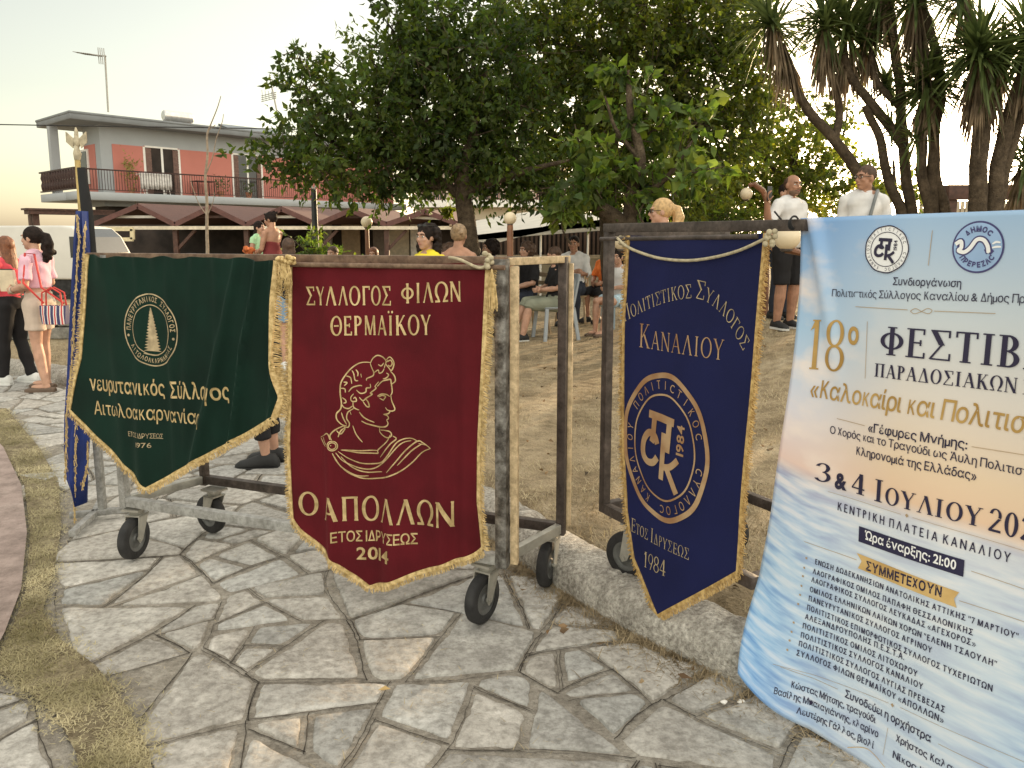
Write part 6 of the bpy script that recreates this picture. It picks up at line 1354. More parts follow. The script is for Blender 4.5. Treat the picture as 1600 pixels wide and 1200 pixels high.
fm.build('pickets', mat('pale_wood', (.5, .42, .3), .8), fn); MB().bar((q0.x, 17.06, zt - .2), (q1.x, 17.06, zt - .2), .05, .09).build('rail', mat('pale_wood', (.5, .42, .3)), fn)
# ------------------------------------------------------------------ people
def V3(*a): return Vector(a)
STAND = dict(pelvis=(0, 0, .94), chest=(0, 0, 1.25), neck=(0, -.012, 1.46), head=(0, .02, 1.595), shR=(.165, -.01, 1.378), shL=(-.165, -.01, 1.378), elR=(.21, -.03, 1.12), elL=(-.21, -.03, 1.12), haR=(.21, .06, .88), haL=(-.21, .06, .88),
             hipR=(.088, 0, .92), hipL=(-.088, 0, .92), knR=(.095, .02, .50), knL=(-.095, .02, .50), anR=(.10, -.02, .085), anL=(-.10, -.02, .085))
SIT = dict(pelvis=(0, 0, .52), chest=(0, -.04, .84), neck=(0, -.02, 1.04), head=(0, .02, 1.17), shR=(.165, -.03, .965), shL=(-.165, -.03, .965), elR=(.22, .03, .73), elL=(-.22, .03, .73), haR=(.10, .27, .66), haL=(-.10, .27, .66),
           hipR=(.09, .02, .50), hipL=(-.09, .02, .50), knR=(.11, .42, .51), knL=(-.11, .42, .51), anR=(.11, .40, .085), anL=(-.11, .40, .085))
SKIN = mat('skin', (.47, .27, .185), .5, 0, .14, 14, spec=.35, bump=.05, bscale=120); SKIN2 = mat('tanned_skin', (.36, .19, .12), .5, 0, .16, 14, spec=.35, bump=.05, bscale=120)
def torso(mb, J, infl=0., lo=0., hi=1., wf=1., neck=True, belly=0., steps=10):
    pe, ch, nk = J['pelvis'], J['chest'], J['neck']; prof = [(-.09, .135, .095), (0, .158, .112), (.12, .155, .108), (.32, .128, .098), (.5, .135, .102), (.72, .16, .112), (.84, .160, .100), (.91, .128, .086), (.96, .088, .07), (1.0, .064, .06)]
    tt = [p[0] for p in prof]; rings = []; sv = (J['shR'] - J['shL']).normalized(); hv = (J['hipR'] - J['hipL']).normalized()
    for k in range(steps + 1):
        t = lo + (hi - lo) * k / steps; c_ = (pe.lerp(ch, t / .6) if t < .6 else ch.lerp(nk, (t - .6) / .4)) if t >= 0 else pe + (pe - ch).normalized() * -t * .5
        w_, d = np.interp(t, tt, [p[1] for p in prof]) * wf + infl, np.interp(t, tt, [p[2] for p in prof]) * wf + infl + belly * math.exp(-((t - .3) / .2) ** 2)
        tan = ((ch - pe) if t < .6 else (nk - ch)).normalized(); r = hv.lerp(sv, max(0, min(1, t))); r = (r - tan * r.dot(tan)).normalized(); f = tan.cross(r)
        rings.append([c_ + r * w_ * math.cos(a) * (1 if abs(math.cos(a)) < .9 else .97) + f * (d * math.sin(a) + (belly * .4 if math.sin(a) > 0 else 0)) for a in (2 * math.pi * i / 18 for i in range(18))])
    mb.loft(rings)
    if hi > .9:
        kz = (nk - pe).length / .52
        for s in 'RL':
            sh = J['sh' + s]; mb.tube([nk + Vector((0, 0, -.015 * kz)), nk.lerp(sh, .45) + Vector((0, 0, .004 * kz)), sh + Vector((0, 0, -.004 * kz))], [.050 * kz + infl * .5, .052 * kz + infl * .6, .046 * kz + infl * .8], 10)
def limb(mb, pts, rad, n=10):
    mb.tube(pts, rad, n)
    for p, r in zip(pts, rad): mb.ell(p, r, r, r, None, 10, 7)
def armp(J, s): return [J['sh' + s], J['sh' + s].lerp(J['el' + s], .5), J['el' + s], J['el' + s].lerp(J['ha' + s], .35), J['ha' + s]]
def legp(J, s): return [J['hip' + s], J['hip' + s].lerp(J['kn' + s], .5), J['kn' + s], J['kn' + s].lerp(J['an' + s], .33), J['an' + s]]
def cutp(pts, rad, t0, t1):                     # part of a limb between fractions
    L = [0]
    for i in range(1, len(pts)): L.append(L[-1] + (pts[i] - pts[i - 1]).length)
    def at(t):
        l = t * L[-1]; i = min(len(L) - 2, max(0, int(np.searchsorted(L, l)) - 1)); f = (l - L[i]) / (L[i + 1] - L[i]); return pts[i].lerp(pts[i + 1], f), rad[i] + (rad[i + 1] - rad[i]) * f
    ts = sorted({t0, t1} | {l / L[-1] for l in L if t0 < l / L[-1] < t1}); r = [at(t) for t in ts]; return [a for a, _ in r], [b for _, b in r]
AR = [.050, .047, .038, .039, .026]; LR = [.092, .080, .056, .058, .037]
def hand(mb, wr, d, nrm, curl=.5, k=1.):
    """palm, four fingers of different length bent round, thumb leaving the side of the palm"""
    d = d.normalized(); nrm = (nrm - d * nrm.dot(d)).normalized(); sd = d.cross(nrm)
    pc = wr + d * .045 * k; M_ = Matrix((sd, d, nrm)).transposed(); mb.ell(pc, .038 * k, .05 * k, .016 * k, M_, 12, 8)
    for i, (o, L) in enumerate(((-.028, .060), (-.0095, .074), (.0095, .070), (.028, .056))):
        p = wr + d * .082 * k + sd * o * k; pts = [p - d * .02, p]; a = 0
        for j in range(3): a += curl * (.6 + .15 * i); p = p + (d * math.cos(a) + nrm * math.sin(a)) * L * k / 2.6; pts.append(p)
        mb.tube(pts, [.0095 * k] * 3 + [.0088 * k, .0075 * k], 7)
    b = wr + d * .025 * k + sd * -.03 * k; mb.tube([b, b + (d * .6 - sd * .6 + nrm * .3) * .035 * k, b + (d * .9 - sd * .5 + nrm * (.4 + curl * .5)) * .062 * k], [.013 * k, .011 * k, .008 * k], 7)
def shoe(name, an, fwd, m, parent, kind='sneaker', sole=None):
    f = Vector((fwd.x, fwd.y, 0)).normalized(); s = Vector((-f.y, f.x, 0)); g = Vector((an.x, an.y, 0)) ; z0 = an.z - .085; mb = MB()
    sn = kind == 'sneaker'; L = [(-.085, .026, .07 if sn else .04), (-.06, .040, .105 if sn else .045), (.0, .043, .112 if sn else .045), (.06, .047, .092 if sn else .042), (.12, .050, .07 if sn else .042), (.17, .042, .058 if sn else .036), (.20, .018, .036 if sn else .026)]
    mb.loft([[g + f * y + s * w_ * math.cos(a) + Vector((0, 0, z0 + max(0.012, h * (.5 + .5 * math.sin(a))))) for a in (2 * math.pi * i / 14 for i in range(14))] for y, w_, h in L])
    o = mb.build(name, m, parent, smooth=True, world=False, angle=60)
    sb = MB(); ol = [g + f * y + s * w_ * 1.07 for y, w_, h in L] + [g + f * y - s * w_ * 1.07 for y, w_, h in reversed(L)]; sb.prism([p + Vector((0, 0, z0)) for p in ol], (0, 0, .022)); sb.build('sole', sole or m, o, world=False)
    return o
def human(label, loc, rz, H=1.7, pose=STAND, mod=None, wf=1., skin=SKIN, top=None, sleeve=.3, top_lo=.0, top_hi=.97, pants=None, leg=1., shoes=None, shoe_kind='sneaker', hair=None, hairm=None, turn=0., tilt=0., glasses=None, belly=0., vox=.0085, group=None, hands=True, face=True, beard=None, strap=None, shcol2=None, curl=.6, folds=1.):
    k = H / 1.70 ; J = {a: Vector(b) for a, b in pose.items()}
    for a, b in (mod or {}).items(): J[a] = Vector(b)
    J = {a: b * k for a, b in J.items()}
    t = thing('person', loc, label, 'person', group, R(rz))
    kk = k
    mb = MB(); torso(mb, J, 0, -.09, 1., wf * kk, belly=belly)
    hd = J['head']; HR = Matrix.Rotation(R(turn), 3, 'Z') @ Matrix.Rotation(R(tilt), 3, 'X'); hp = lambda x, y, z: hd + HR @ (Vector((x, y, z)) * kk)
    mb.tube([J['neck'] - Vector((0, 0, .05)) * kk, J['neck'], hp(0, -.02, -.05)], [.07 * kk, .054 * kk, .052 * kk], 12)
    mb.ell(hp(0, -.012, .025), .074 * kk, .094 * kk, .092 * kk, HR, 18, 12); mb.ell(hp(0, .02, -.038), .060 * kk, .068 * kk, .072 * kk, HR, 16, 10); mb.ell(hp(0, .052, -.088), .030 * kk, .032 * kk, .026 * kk, HR)
    mb.tube([hp(0, .082, .022), hp(0, .100, -.012), hp(0, .108, -.026)], [.008 * kk, .011 * kk, .013 * kk], 8); mb.ell(hp(0, .098, -.030), .017 * kk, .012 * kk, .010 * kk, HR)
    mb.ell(hp(0, .080, .034), .05 * kk, .014 * kk, .012 * kk, HR); mb.ell(hp(0, .083, -.058), .022 * kk, .011 * kk, .010 * kk, HR)
    for s in (-1, 1): mb.ell(hp(s * .076, -.008, -.005), .010 * kk, .022 * kk, .032 * kk, HR); mb.ell(hp(s * .035, .066, -.02), .024 * kk, .02 * kk, .022 * kk, HR)
    for s in 'RL':
        limb(mb, armp(J, s), [r * kk * (wf * .5 + .5) for r in AR]); limb(mb, legp(J, s), [r * kk * (wf * .6 + .4) for r in LR])
        q = J['an' + s]; mb.ell(q + Vector((0, .07, -.045)) * kk, .036 * kk, .10 * kk, .03 * kk, None); mb.ell(q - Vector((0, 0, .04)) * kk, .034 * kk, .045 * kk, .045 * kk)
        if hands:
            w_ = J['ha' + s]; d = (w_ - J['el' + s]).normalized(); inn = Vector((-1 if s == 'R' else 1, .1, -.1)); hand(mb, w_, d, inn, curl, kk)
    body = mb.build('body', skin, t, world=False); remesh(body, vox, 3)
    if face:
        em = MB(); im = MB(); bm_ = MB(); lm = MB()
        for s in (-1, 1):
            em.ell(hp(s * .031, .0765, .008), .0135 * kk, .008 * kk, .0075 * kk, HR, 10, 6); im.ell(hp(s * .031, .083, .008), .0058 * kk, .003 * kk, .0062 * kk, HR, 8, 5)
            bm_.tube([hp(s * .014, .091, .028), hp(s * .032, .090, .034), hp(s * .050, .078, .028)], [.004 * kk, .0045 * kk, .0025 * kk], 6)
        lm.tube([hp(-.022, .088, -.060), hp(0, .0965, -.058), hp(.022, .088, -.060)], [.002 * kk, .0055 * kk, .002 * kk], 6)
        e_ = em.build('eyes', mat('eye_white', (.7, .68, .64), .3), t, smooth=True, world=False); im.build('iris', mat('iris', (.03, .02, .015), .2), e_, smooth=True, world=False); bm_.build('eyebrows', hairm or rubber, t, smooth=True, world=False); lm.build('lips', mat('lips', (.40, .14, .12), .5), t, smooth=True, world=False)
    def cloth(name, mb_, m, amp=.010):
        o = mb_.build(name, m, t, world=False); remesh(o, max(vox, .010), 3)
        co = np.empty(len(o.data.vertices) * 3); o.data.vertices.foreach_get('co', co); co = co.reshape(-1, 3); nn = np.empty_like(co).ravel(); o.data.vertices.foreach_get('normal', nn); nn = nn.reshape(-1, 3)
        ph = co @ np.array([[9., 17., 4.], [14., 6., 22.], [7., 11., 26.]]).T; dsp = (np.sin(ph[:, 0] + 2 * np.sin(ph[:, 1])) * .5 + np.sin(ph[:, 2] + 1.5 * np.sin(ph[:, 0])) * .5) * amp * folds
        o.data.vertices.foreach_set('co', (co + nn * dsp[:, None]).ravel()); o.data.update(); return o
    if top:
        c_ = MB(); torso(c_, J, .014, top_lo, top_hi, wf * kk, belly=belly)
        if sleeve > 0:
            for s in 'RL':
                p, r = cutp(armp(J, s), [x * kk * (wf * .5 + .5) + .014 for x in AR], 0, sleeve); c_.tube(p, r[:-1] + [r[-1] + .008], 12); c_.ell(p[0], r[0], r[0], r[0])
        cloth('shirt', c_, top)
    if pants:
        c_ = MB(); torso(c_, J, .013, -.09, .20, wf * kk, belly=belly * .6)
        for s in 'RL':
            p, r = cutp(legp(J, s), [x * kk * (wf * .6 + .4) + (.016 if leg < .6 else .013) for x in LR], 0, leg); c_.tube(p, r[:-1] + [r[-1] + (.012 if leg < .6 else .006)], 14)
            for a, b in list(zip(p, r))[:-1]: c_.ell(a, b, b, b)
        cloth('trousers' if leg > .6 else 'shorts', c_, pants, .005)
    for s in 'RL':
        if shoes:
            f = Vector((.12 if s == 'R' else -.12, 1, 0)); shoe('shoe' if shoe_kind == 'sneaker' else 'sandal', J['an' + s], f, shoes, t, shoe_kind, shcol2)
    if hair:
        hm = hairm; h_ = MB()
        if hair == 'short': h_.ell(hp(0, -.020, .040), .080 * kk, .097 * kk, .090 * kk, HR, 18, 12)
        else: h_.ell(hp(0, -.022, .034), .086 * kk, .103 * kk, .100 * kk, HR, 18, 12)
        if hair == 'balding': h_ = MB(); h_.ell(hp(0, -.034, .022), .080 * kk, .088 * kk, .085 * kk, HR, 18, 12)
        if hair == 'pony':
            h_.ell(hp(0, -.10, .045), .035 * kk, .035 * kk, .035 * kk); h_.tube([hp(0, -.10, .05), hp(0, -.15, .03), hp(0, -.17, -.05), hp(.005, -.15, -.17), hp(0, -.13, -.25)], [.03 * kk, .046 * kk, .055 * kk, .045 * kk, .016 * kk], 10)
            for i in range(26): a = random.uniform(0, 1); q = hp(random.gauss(0, .022), -.13 - .04 * math.sin(a * 3) + random.gauss(0, .018), .03 - .25 * a); h_.ell(q, .022 * kk, .022 * kk, .028 * kk, None, 8, 6)
        if hair == 'long':
            h_.loft([[hp(.085 * w_ * math.cos(a), yo + .05 * math.sin(a), z) for a in (2 * math.pi * i / 14 for i in range(14))] for z, w_, yo in ((.03, .95, -.055), (-.06, 1.0, -.062), (-.14, 1.0, -.075), (-.24, .9, -.095), (-.31, .5, -.10))])
        if hair == 'curly':
            for i in range(110):
                u = Vector((random.gauss(0, 1), random.gauss(-.35, 1), random.gauss(-.15, 1))).normalized()
                if u.y > .35 and u.z < .55: continue
                h_.ell(hp(u.x * .10, -.02 + u.y * .105, .012 + u.z * .105), .027 * kk, .027 * kk, .027 * kk, None, 8, 6)
        if hair == 'curly_long':
            for i in range(190):
                u = Vector((random.gauss(0, 1), random.gauss(-.35, 1), random.gauss(-.1, 1))).normalized()
                if u.y > .30 and u.z < .6: continue
                z = .02 + u.z * .10 - (random.uniform(0, .12) if u.z < .2 else 0); h_.ell(hp(u.x * .115, -.03 + u.y * .10, z), .026 * kk, .026 * kk, .028 * kk, None, 8, 6)
        if hair == 'bun':
            h_.ell(hp(0, -.10, .075), .042 * kk, .040 * kk, .042 * kk)
            for i in range(14): h_.ell(hp(random.gauss(0, .025), -.10 + random.gauss(0, .02), .075 + random.gauss(0, .025)), .018 * kk, .018 * kk, .018 * kk, None, 8, 6)
        ho = h_.build('hair', hm, t, world=False); remesh(ho, .008, 2)
        co = [v for v in ho.data.vertices]
        for v in co:
            w_ = HR.inverted() @ (v.co - hd); n_ = mn.noise(Vector((math.atan2(w_.x, -w_.y) * 14, w_.z * 7, 1))); v.co += v.normal * (n_ * .006)
        if hair == 'pony': MB().lathe(hp(0, -.115, .05), [(.026 * kk, -.006), (.033 * kk, 0), (.026 * kk, .006)], 14, HR @ Vector((0, 1, -.3)), False).build('hair_tie', rubber, ho, smooth=True, world=False)
    if beard:
        b_ = MB(); b_.ell(hp(0, .028, -.070), .058 * kk, .066 * kk, .044 * kk, HR); b_.tube([hp(-.026, .088, -.055), hp(0, .1, -.046), hp(.026, .088, -.055)], .006 * kk, 6) if beard == 'full' else None
        if beard == 'moustache': b_ = MB(); b_.tube([hp(-.03, .088, -.056), hp(0, .104, -.044), hp(.03, .088, -.056)], [.004 * kk, .009 * kk, .004 * kk], 6)
        b_.build('beard' if beard == 'full' else 'moustache', mat('stubble', (.17, .10, .065), .8), t, smooth=True, world=False)
    if glasses:
        g_ = MB(); y = .098; dz = .008
        if glasses == 'up': dz, y = .105, .055
        for s in (-1, 1):
            g_.ell(hp(s * .033, y, dz), .026 * kk, .006 * kk, .020 * kk, HR, 12, 8) if glasses != 'clear' else g_.tube([hp(s * .033 + .024 * math.cos(a), y, dz + .017 * math.sin(a)) for a in np.linspace(0, 6.3, 15)], .0022 * kk, 5)
            g_.tube([hp(s * .058, y - .008, dz + .006), hp(s * .08, y - .09, dz + .004)], .003 * kk, 5)
        g_.tube([hp(-.01, y + .003, dz + .004), hp(.01, y + .003, dz + .004)], .003 * kk, 5)
        g_.build('sunglasses' if glasses != 'clear' else 'glasses', mat('dark_lens', (.02, .018, .016), .15), t, smooth=True, world=False)
    return t, J, HR
def fab(name, col, var=.1): return mat(name, col, .85, 0, var, 9, .1, 200, spec=.2, sheen=.05)
darkhair = mat('dark_hair', (.016, .010, .008), .65, 0, .4, 40, spec=.15); brownhair = mat('brown_hair', (.065, .034, .019), .6, 0, .3, 40); redhair = mat('auburn_hair', (.17, .065, .028), .5, 0, .3, 40); blond = mat('blond_hair', (.48, .31, .14), .5, 0, .25, 40); greyhair = mat('light_brown_hair', (.26, .175, .10), .5, 0, .3, 40)
white = fab('white_cotton_shirt', (.62, .605, .59), .08); black = fab('black_cotton', (.018, .017, .018)); denim = fab('denim', (.20, .29, .40)); beige = fab('beige_cotton', (.52, .42, .34)); coral = fab('coral_cotton', (.62, .075, .095)); pink = fab('pink_cotton', (.68, .42, .50)); khaki = fab('sage_cotton', (.23, .24, .18)); yellow = fab('yellow_cotton', (.72, .58, .04)); orange = fab('orange_cotton', (.75, .20, .05)); wine = fab('wine_cotton', (.16, .03, .03)); mint = fab('mint_cotton', (.42, .68, .40)); navy = fab('dark_jeans', (.03, .035, .05)); lightblue = fab('pale_denim', (.42, .55, .62)); rose = fab('rose_top', (.62, .20, .17))
shoe_w = mat('white_shoe', (.65, .65, .62), .6, 0, .08, 9); shoe_b = mat('black_shoe', (.02, .02, .02), .7); sandal = mat('brown_sandal', (.12, .08, .055), .7)
def gz(x, y): return lawn_z(x, y) if kerb_side(x, y) > 0 else .016
def stand_at(px, pytop, Y, zg=None):
    q = P(px, pytop, Y); z = gz(q.x, q.y) if zg is None else zg; return (q.x, q.y, z), (q.z - z) * 1.70 / 1.715
def sit_at(px, pytop, Y):
    q = P(px, pytop, Y); z = gz(q.x, q.y); return (q.x, q.y, z), (q.z - z) * 1.70 / 1.29
# the two girls on the left
p = G(30, 600); human('girl in coral red T-shirt and black trousers at the left edge with long auburn hair', (p.x, p.y, .016), 78, 1.47, STAND, dict(elR=(.22, .02, 1.12), elL=(-.23, .03, 1.11), haR=(.06, .22, 1.08), haL=(-.04, .24, 1.05), knL=(-.10, .06, .50), anL=(-.11, .10, .085), anR=(.1, -.10, .085)), 1., SKIN, coral, .42, .12, .97, black, 1., shoe_w, 'sneaker', 'long', redhair, -10)
p = G(74, 610); tg, J, HR = human('girl in pink top and beige shorts with dark ponytail holding a notebook', (p.x, p.y, .016), 86, 1.56, STAND, dict(elR=(.22, .0, 1.13), elL=(-.235, -.03, 1.12), haR=(.07, .20, 1.07), haL=(-.12, .20, 1.07), knR=(.10, .06, .50), anR=(.11, .07, .085), anL=(-.11, -.07, .085), knL=(-.1, .0, .5)), .98, SKIN, pink, .40, .28, .97, beige, .33, sandal, 'sandal', 'pony', darkhair, 4, 0, curl=.7)
MB().lathe(J['haL'] + Vector((-.0, -.012, 0)), [(.034, -.012), (.036, 0), (.034, .012)], 16, (J['haL'] - J['elL']), False).build('wristwatch', mat('watch_strap', (.6, .5, .4), .4, .3), tg, smooth=True, world=False)
Mw = Matrix.Translation(tg.location) @ Matrix.Rotation(R(86), 4, 'Z')
def lw_(*a): return Mw @ (Vector(a) * (1.56 / 1.7))
nb = thing('notebook', lw_(-.02, .27, 1.13), 'cream notebook held upright in the hands of the girl in pink', 'notebook'); c_ = lw_(-.03, .30, 1.16); fw = (lw_(0, 1, 0) - lw_(0, 0, 0)).normalized(); sd = (lw_(1, 0, 0) - lw_(0, 0, 0)).normalized()
MB().obox(c_, sd * .02, fw * .075, Vector((0, 0, .10)) + fw * .012).bevel('pages', mat('cream_paper', (.72, .64, .50), .8), nb, .003); MB().obox(c_ - sd * .0235, sd * .002, fw * .078, Vector((0, 0, .103)) + fw * .012).bevel('cover', mat('cream_cover', (.62, .52, .36), .6), nb, .001); MB().tube([c_ - sd * .022 + fw * -.07 + Vector((0, 0, .108)), c_ - sd * .022 + fw * .08 + Vector((0, 0, .108))], .006, 6).build('spiral', rubber, nb)
c_ = lw_(-.20, -.30, .83); bg_ = thing('tote_bag', c_ - Vector((0, 0, .12)), 'striped tote bag with red handles hanging at the hip of the girl in pink', 'bag')
bm2 = bpy.data.materials.new('bag_stripes'); bm2.use_nodes = True; tn = bm2.node_tree; wv = tn.nodes.new('ShaderNodeTexWave'); wv.bands_direction = 'X'; wv.inputs['Scale'].default_value = 5.2; wv.inputs['Distortion'].default_value = .4; tc2 = tn.nodes.new('ShaderNodeTexCoord'); rp = tn.nodes.new('ShaderNodeValToRGB'); rp.color_ramp.interpolation = 'CONSTANT'; e = rp.color_ramp.elements; e[0].color = (.03, .03, .10, 1); e[1].position = .42; e[1].color = (.72, .66, .60, 1); x_ = e.new(.86); x_.color = (.5, .05, .05, 1)
tn.links.new(tc2.outputs['Object'], wv.inputs['Vector']); tn.links.new(wv.outputs['Fac'], rp.inputs['Fac']); tn.links.new(rp.outputs['Color'], tn.nodes['Principled BSDF'].inputs['Base Color'])
MB().loft([[c_ + fw * x * w_ + sd * y * d_ + Vector((0, 0, z)) for x, y in ((-1, -.6), (-.5, -1), (.5, -1), (1, -.6), (1, .6), (.5, 1), (-.5, 1), (-1, .6))] for z, w_, d_ in ((-.10, .10, .035), (-.095, .115, .05), (0, .125, .055), (.08, .13, .04), (.08, .12, .032), (.0, .115, .045))]).build('pouch', bm2, bg_, smooth=True)
redst = mat('red_strap', (.55, .05, .04), .6)
for s in (-1, 1): MB().tube([c_ + fw * .10 + sd * s * .03 + Vector((0, 0, .08)), c_ + fw * .09 + sd * s * .03 + Vector((0, 0, .2)), c_ + sd * s * .02 + Vector((0, 0, .25)), c_ - fw * .09 + sd * s * .03 + Vector((0, 0, .2)), c_ - fw * .10 + sd * s * .03 + Vector((0, 0, .08))], .008, 6).build('handle', redst, bg_, smooth=True)
MB().tube([c_ + fw * .10 + Vector((0, 0, .10)), lw_(-.28, -.05, 1.15), lw_(-.19, -.03, 1.45), lw_(-.15, -.1, 1.44), lw_(-.2, -.18, 1.1), c_ - fw * .10 + Vector((0, 0, .10))], .010, 6).build('shoulder_strap', redst, bg_, smooth=True)
# people half hidden by the banners
p = G(420, 726); human('child in black cropped trousers and black shoes behind the green banner', (p.x, p.y, .016), 84, 1.2, STAND, None, 1.15, SKIN, black, .3, .0, .97, black, .80, shoe_b, 'sneaker', 'short', darkhair, vox=.009)
l, h = stand_at(423, 332, 9.4, .52); tw_, J, HR = human('woman with bare back and dark hair bun in wine red top above the green banner', l, 62, h, STAND, dict(elR=(.2, .1, 1.15), elL=(-.22, .02, 1.12), haR=(.05, .28, 1.10), haL=(-.10, .26, 1.06)), 1., SKIN2, wine, 0, .10, .60, black, .45, shoe_w, 'sneaker', 'bun', darkhair, 20, -12, 'up')
q = Vector(l) + Vector((-.32, .06, h * .64)); bu = thing('jacket', q, 'orange and dark bundled jacket carried by the woman with bare back', 'jacket'); jm = MB()
for i in range(16): jm.ell(q + Vector((random.gauss(0, .03), random.gauss(0, .03), random.gauss(0, .03))), .034, .03, .026, None, 10, 7)
o = jm.build('cloth', mat('rust_orange', (.42, .11, .03), .85, 0, .5, 14), bu); remesh(o, .010, 3)
l, h = stand_at(404, 346, 9.9, .52); human('girl in mint green top partly hidden behind the bare backed woman', l, 250, h, STAND, None, .95, SKIN, mint, .15, .0, .95, black, .4, shoe_w, 'sneaker', 'long', darkhair)
bch = thing('stone_bench', (-3.15, 9.65, .1), 'low stone bench under the bare backed woman and the girl in mint', 'bench'); MB().box(-4.1, -2.3, 9.1, 10.2, .40, .515).bevel('seat', MATS['wall_stone'], bch, .02); MB().box(-3.95, -3.6, 9.2, 10.1, .05, .40).build('leg', MATS['wall_stone'], bch); MB().box(-2.8, -2.45, 9.2, 10.1, .05, .40).build('leg', MATS['wall_stone'], bch)
l, h = stand_at(450, 373, 8.); human('child with long brown hair seen from behind above the green banner', l, 20, h, STAND, None, .95, SKIN, black, .3, .0, .97, denim, .34, shoe_w, 'sneaker', 'long', brownhair)
l, h = stand_at(668, 351, 6.3); human('woman with dark curly hair and yellow blouse above the maroon banner', l, 132, h, STAND, None, 1.15, SKIN, yellow, .35, .0, .95, denim, .6, shoe_w, 'sneaker', 'curly_long', darkhair, 12, 0, 'up', vox=.008)
l, h = stand_at(716, 351, 7.2); human('woman with light brown updo and bare shoulders seen from behind', l, -22, h, STAND, None, 1.05, SKIN2, rose, 0, .0, .70, denim, .6, shoe_w, 'sneaker', 'bun', greyhair, 10)
GR = 'people seated on chairs at the edge of the lawn'
plast = mat('blue_plastic', (.34, .44, .52), .5, 0, .05, 5); gplast = mat('grey_plastic', (.33, .36, .38), .5, 0, .05, 5); cane = mat('light_wood', (.42, .30, .18), .6, 0, .2, 10)
def chair(loc, rz, label, m, kind='plastic'):
    t = thing('chair', loc, label, 'chair', 'chairs of the seated crowd', R(rz))
    s_ = MB(); s_.loft([[Vector((x * w_, y * d_ + .02, z)) for x, y in ((-1, -1), (1, -1), (1, .6), (.7, 1), (-.7, 1), (-1, .6))] for z, w_, d_ in ((.425, .22, .21), (.445, .235, .225), (.45, .21, .2))]); s_.build('seat', m, t, world=False)
    b_ = MB()
    if kind == 'plastic':
        for x in (-.19, .19): b_.bar((x, -.18, .44), (x * .95, -.27, .86), .05, .025)
        b_.bar((-.2, -.27, .85), (.2, -.27, .85), .03, .07)
        for x in (-.1, 0, .1): b_.bar((x, -.19, .46), (x, -.265, .83), .055, .014)
    else:
        for x in (-.19, .19): b_.bar((x, -.2, .44), (x, -.26, .9), .025, .025)
        for z in (.6, .72, .84): b_.bar((-.19, -.235 - (z - .6) * .1, z), (.19, -.235 - (z - .6) * .1, z), .014, .06)
    b_.build('backrest', m, t, world=False)
    for sx in (-1, 1):
        for sy in (-1, 1): MB().bar((sx * .24, sy * .23 - (.02 if sy < 0 else 0), 0), (sx * .20, sy * .19, .43), .045 if kind == 'plastic' else .025, .03).build('leg', m, t, world=False)
    return t
def seated(px, pytop, Y, rz, label, cm_=None, clabel=None, ck='plastic', **kw):
    l, h = sit_at(px, pytop, Y); r = human(label, l, rz, h, SIT, kw.pop('mod', None), group=GR, **kw)
    if cm_: q = Vector(l); chair(l, rz, clabel, cm_, ck)
    return r
seated(520, 385, 11.5, 160, 'seated person with brown hair just above the maroon pole below the street lamp', top=black, pants=denim, hair='short', hairm=brownhair, vox=.013, hands=False)
seated(583, 387, 12, 175, 'seated person with reddish hair just above the maroon pole below the small globe lamp', top=white, pants=denim, hair='long', hairm=redhair, vox=.013, hands=False)
seated(702, 380, 10, 60, 'seated child with brown hair between the yellow blouse and the bare shoulders', top=rose, pants=denim, hair='curly', hairm=brownhair, vox=.013, hands=False, skin=SKIN2)
seated(742, 384, 11.5, 130, 'seated person with black hair beside the tree trunk base', top=navy, pants=denim, hair='short', hairm=darkhair, vox=.013, hands=False)
seated(768, 374, 11, 105, 'seated man with dark hair and moustache left of the globe lamp post', top=navy, pants=denim, hair='curly', hairm=darkhair, beard='moustache', vox=.012, hands=False, skin=SKIN2)
seated(824, 378, 11., 118, 'seated woman with curly brown hair and black T-shirt inside the trolley frame', cane, 'folding chair under the woman in the black T-shirt', 'fold', top=black, sleeve=.42, pants=navy, leg=.9, shoes=shoe_b, hair='curly', hairm=brownhair, wf=1.1, turn=10)
seated(868, 386, 10.4, 108, 'seated person in sage green shorts with legs stretched out', gplast, 'grey plastic chair under the person in sage green shorts', mod=dict(knR=(.11, .40, .52), knL=(-.11, .42, .50), anR=(.12, .62, .085), anL=(-.12, .52, .085), haR=(.02, .22, .72), haL=(-.04, .24, .70)), top=black, sleeve=.4, pants=khaki, leg=.52, shoes=shoe_b, shcol2=shoe_w, hair='short', hairm=brownhair, wf=1.12, turn=-25, tilt=-14)
seated(897, 369, 12.4, 165, 'seated man in white polo shirt and dark jeans with folded arms', cane, 'light folding chair under the man in the white polo shirt', 'fold', mod=dict(haR=(-.05, .22, .78), haL=(.06, .2, .76)), top=white, sleeve=.45, pants=navy, leg=1., shoes=shoe_b, hair='short', hairm=darkhair, wf=1.12, skin=SKIN2)
seated(948, 382, 12.6, 140, 'seated person in bright orange T-shirt behind the trolley post', gplast, 'grey plastic chair under the person in the orange T-shirt', top=orange, sleeve=.42, pants=black, leg=.55, shoes=shoe_b, hair='short', hairm=darkhair, wf=1.1, skin=SKIN2)
seated(967, 390, 11., 138, 'seated woman in white top and pale denim shorts with long dark hair', plast, 'pale blue plastic chair under the woman in the white top', mod=dict(haR=(.02, .2, .72), haL=(.02, .22, .70), anR=(.10, .45, .085), anL=(-.06, .5, .085)), top=white, sleeve=.25, pants=lightblue, leg=.3, shoes=sandal, shoe_kind='sandal', hair='long', hairm=darkhair, turn=6)
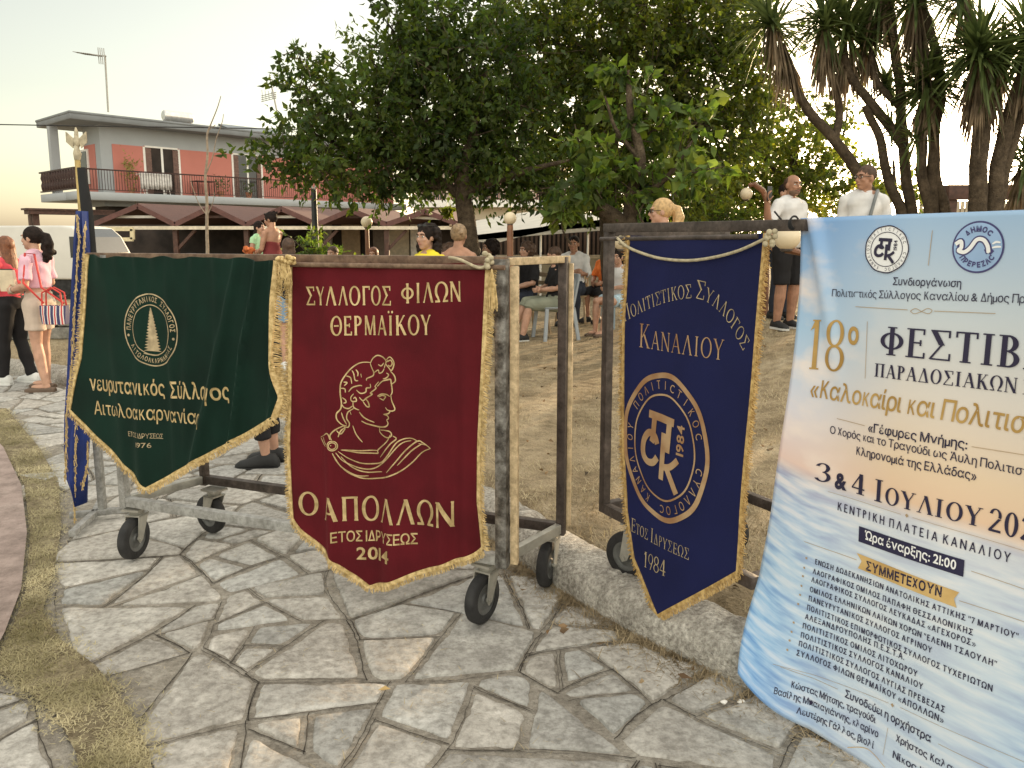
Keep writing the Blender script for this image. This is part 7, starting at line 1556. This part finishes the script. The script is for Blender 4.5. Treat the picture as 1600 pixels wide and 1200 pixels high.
# standing on the right
l, h = stand_at(1036, 311, 7.3); human('blonde woman with ponytail and sunglasses above the blue banner', l, 78, h, STAND, None, .98, SKIN, rose, .12, .0, .88, denim, .5, shoe_w, 'sneaker', 'pony', blond, 10, 0, True, vox=.008)
l, h = stand_at(1238, 273, 8.6); tm, J, HR = human('bearded man in white T-shirt and black shorts holding up a phone', l, 205, h, STAND, dict(elR=(.37, .06, 1.16), haR=(.47, .13, 1.40)), 1.18, SKIN2, white, .45, -.05, .97, black, .50, shoe_b, 'sneaker', 'balding', brownhair, -6, 0, None, .02, vox=.008, beard='full', shcol2=shoe_w, curl=.75)
Mw = Matrix.Translation(l) @ Matrix.Rotation(R(205), 4, 'Z'); c_ = Mw @ (Vector((.475, .17, 1.49)) * (h / 1.7)); ph = thing('phone', c_, 'dark mobile phone raised in the hand of the bearded man', 'phone'); dx_ = Vector((.5, -.86, 0))
MB().obox(c_, Vector((.86, .5, 0)) * .037, dx_ * .004, (0, 0, .075)).bevel('case', mat('phone_black', (.02, .02, .022), .3), ph, .004); MB().obox(c_ - dx_ * .0052, Vector((.86, .5, 0)) * .033, dx_ * .001, (0, 0, .069)).build('screen', glassd, ph)
l, h = stand_at(1228, 287, 9.6); human('person whose face shows over the shoulder of the bearded man', l, 205, h, STAND, None, .9, SKIN, white, .4, .0, .97, navy, 1., shoe_b, 'sneaker', 'short', darkhair, vox=.012, hands=False)
l, h = stand_at(1354, 259, 7.6); tm, J, HR = human('man with glasses and white T-shirt with a grey shoulder strap', l, 150, h, STAND, None, 1.0, SKIN2, white, .45, -.05, .97, navy, .5, shoe_b, 'sneaker', 'short', brownhair, -40, 0, 'clear', vox=.008)
kk = h / 1.7; bk2 = MB(); bk2.tube([Vector((-.10, -.13, 1.30)) * kk, Vector((-.115, -.07, 1.46)) * kk, Vector((-.115, .02, 1.475)) * kk, Vector((-.11, .10, 1.42)) * kk, Vector((-.08, .148, 1.25)) * kk, Vector((-.05, .15, 1.05)) * kk], .016 * kk, 8); bk2.build('shoulder_strap', mat('grey_strap', (.16, .17, .17), .7), tm, smooth=True, world=False)
# small things on the ground
dl = thing('dry_leaf', G(600, 1078, .03), 'single yellow fallen leaf lying on the flagstones', 'leaf'); q = G(600, 1078, .026); MB().add([q + Vector((-.02, 0, 0)), q + Vector((0, -.012, .006)), q + Vector((.022, .002, .002)), q + Vector((.002, .014, .007)), q + Vector((0, 0, .001))], [(0, 1, 4), (1, 2, 4), (2, 3, 4), (3, 0, 4)]).build('blade', mat('yellow_leaf', (.50, .34, .14), .7), dl)
for px, py, lab in ((1131, 1097, 'left of two small white crumpled paper scraps beside the kerb'), (1158, 1096, 'right of two small white crumpled paper scraps beside the kerb')):
    q = G(px, py, .012); o = MB().ell(q, .013, .009, .006, None, 8, 6); o.v = [tuple(Vector(v) + Vector((mn.noise(Vector(v) * 90), mn.noise(Vector(v) * 80 + Vector((5, 0, 0))), 0)) * .006) for v in o.v]; setp(o.build('paper_scrap', whitep, None, origin=q), lab, 'litter', 'paper scraps by the kerb')
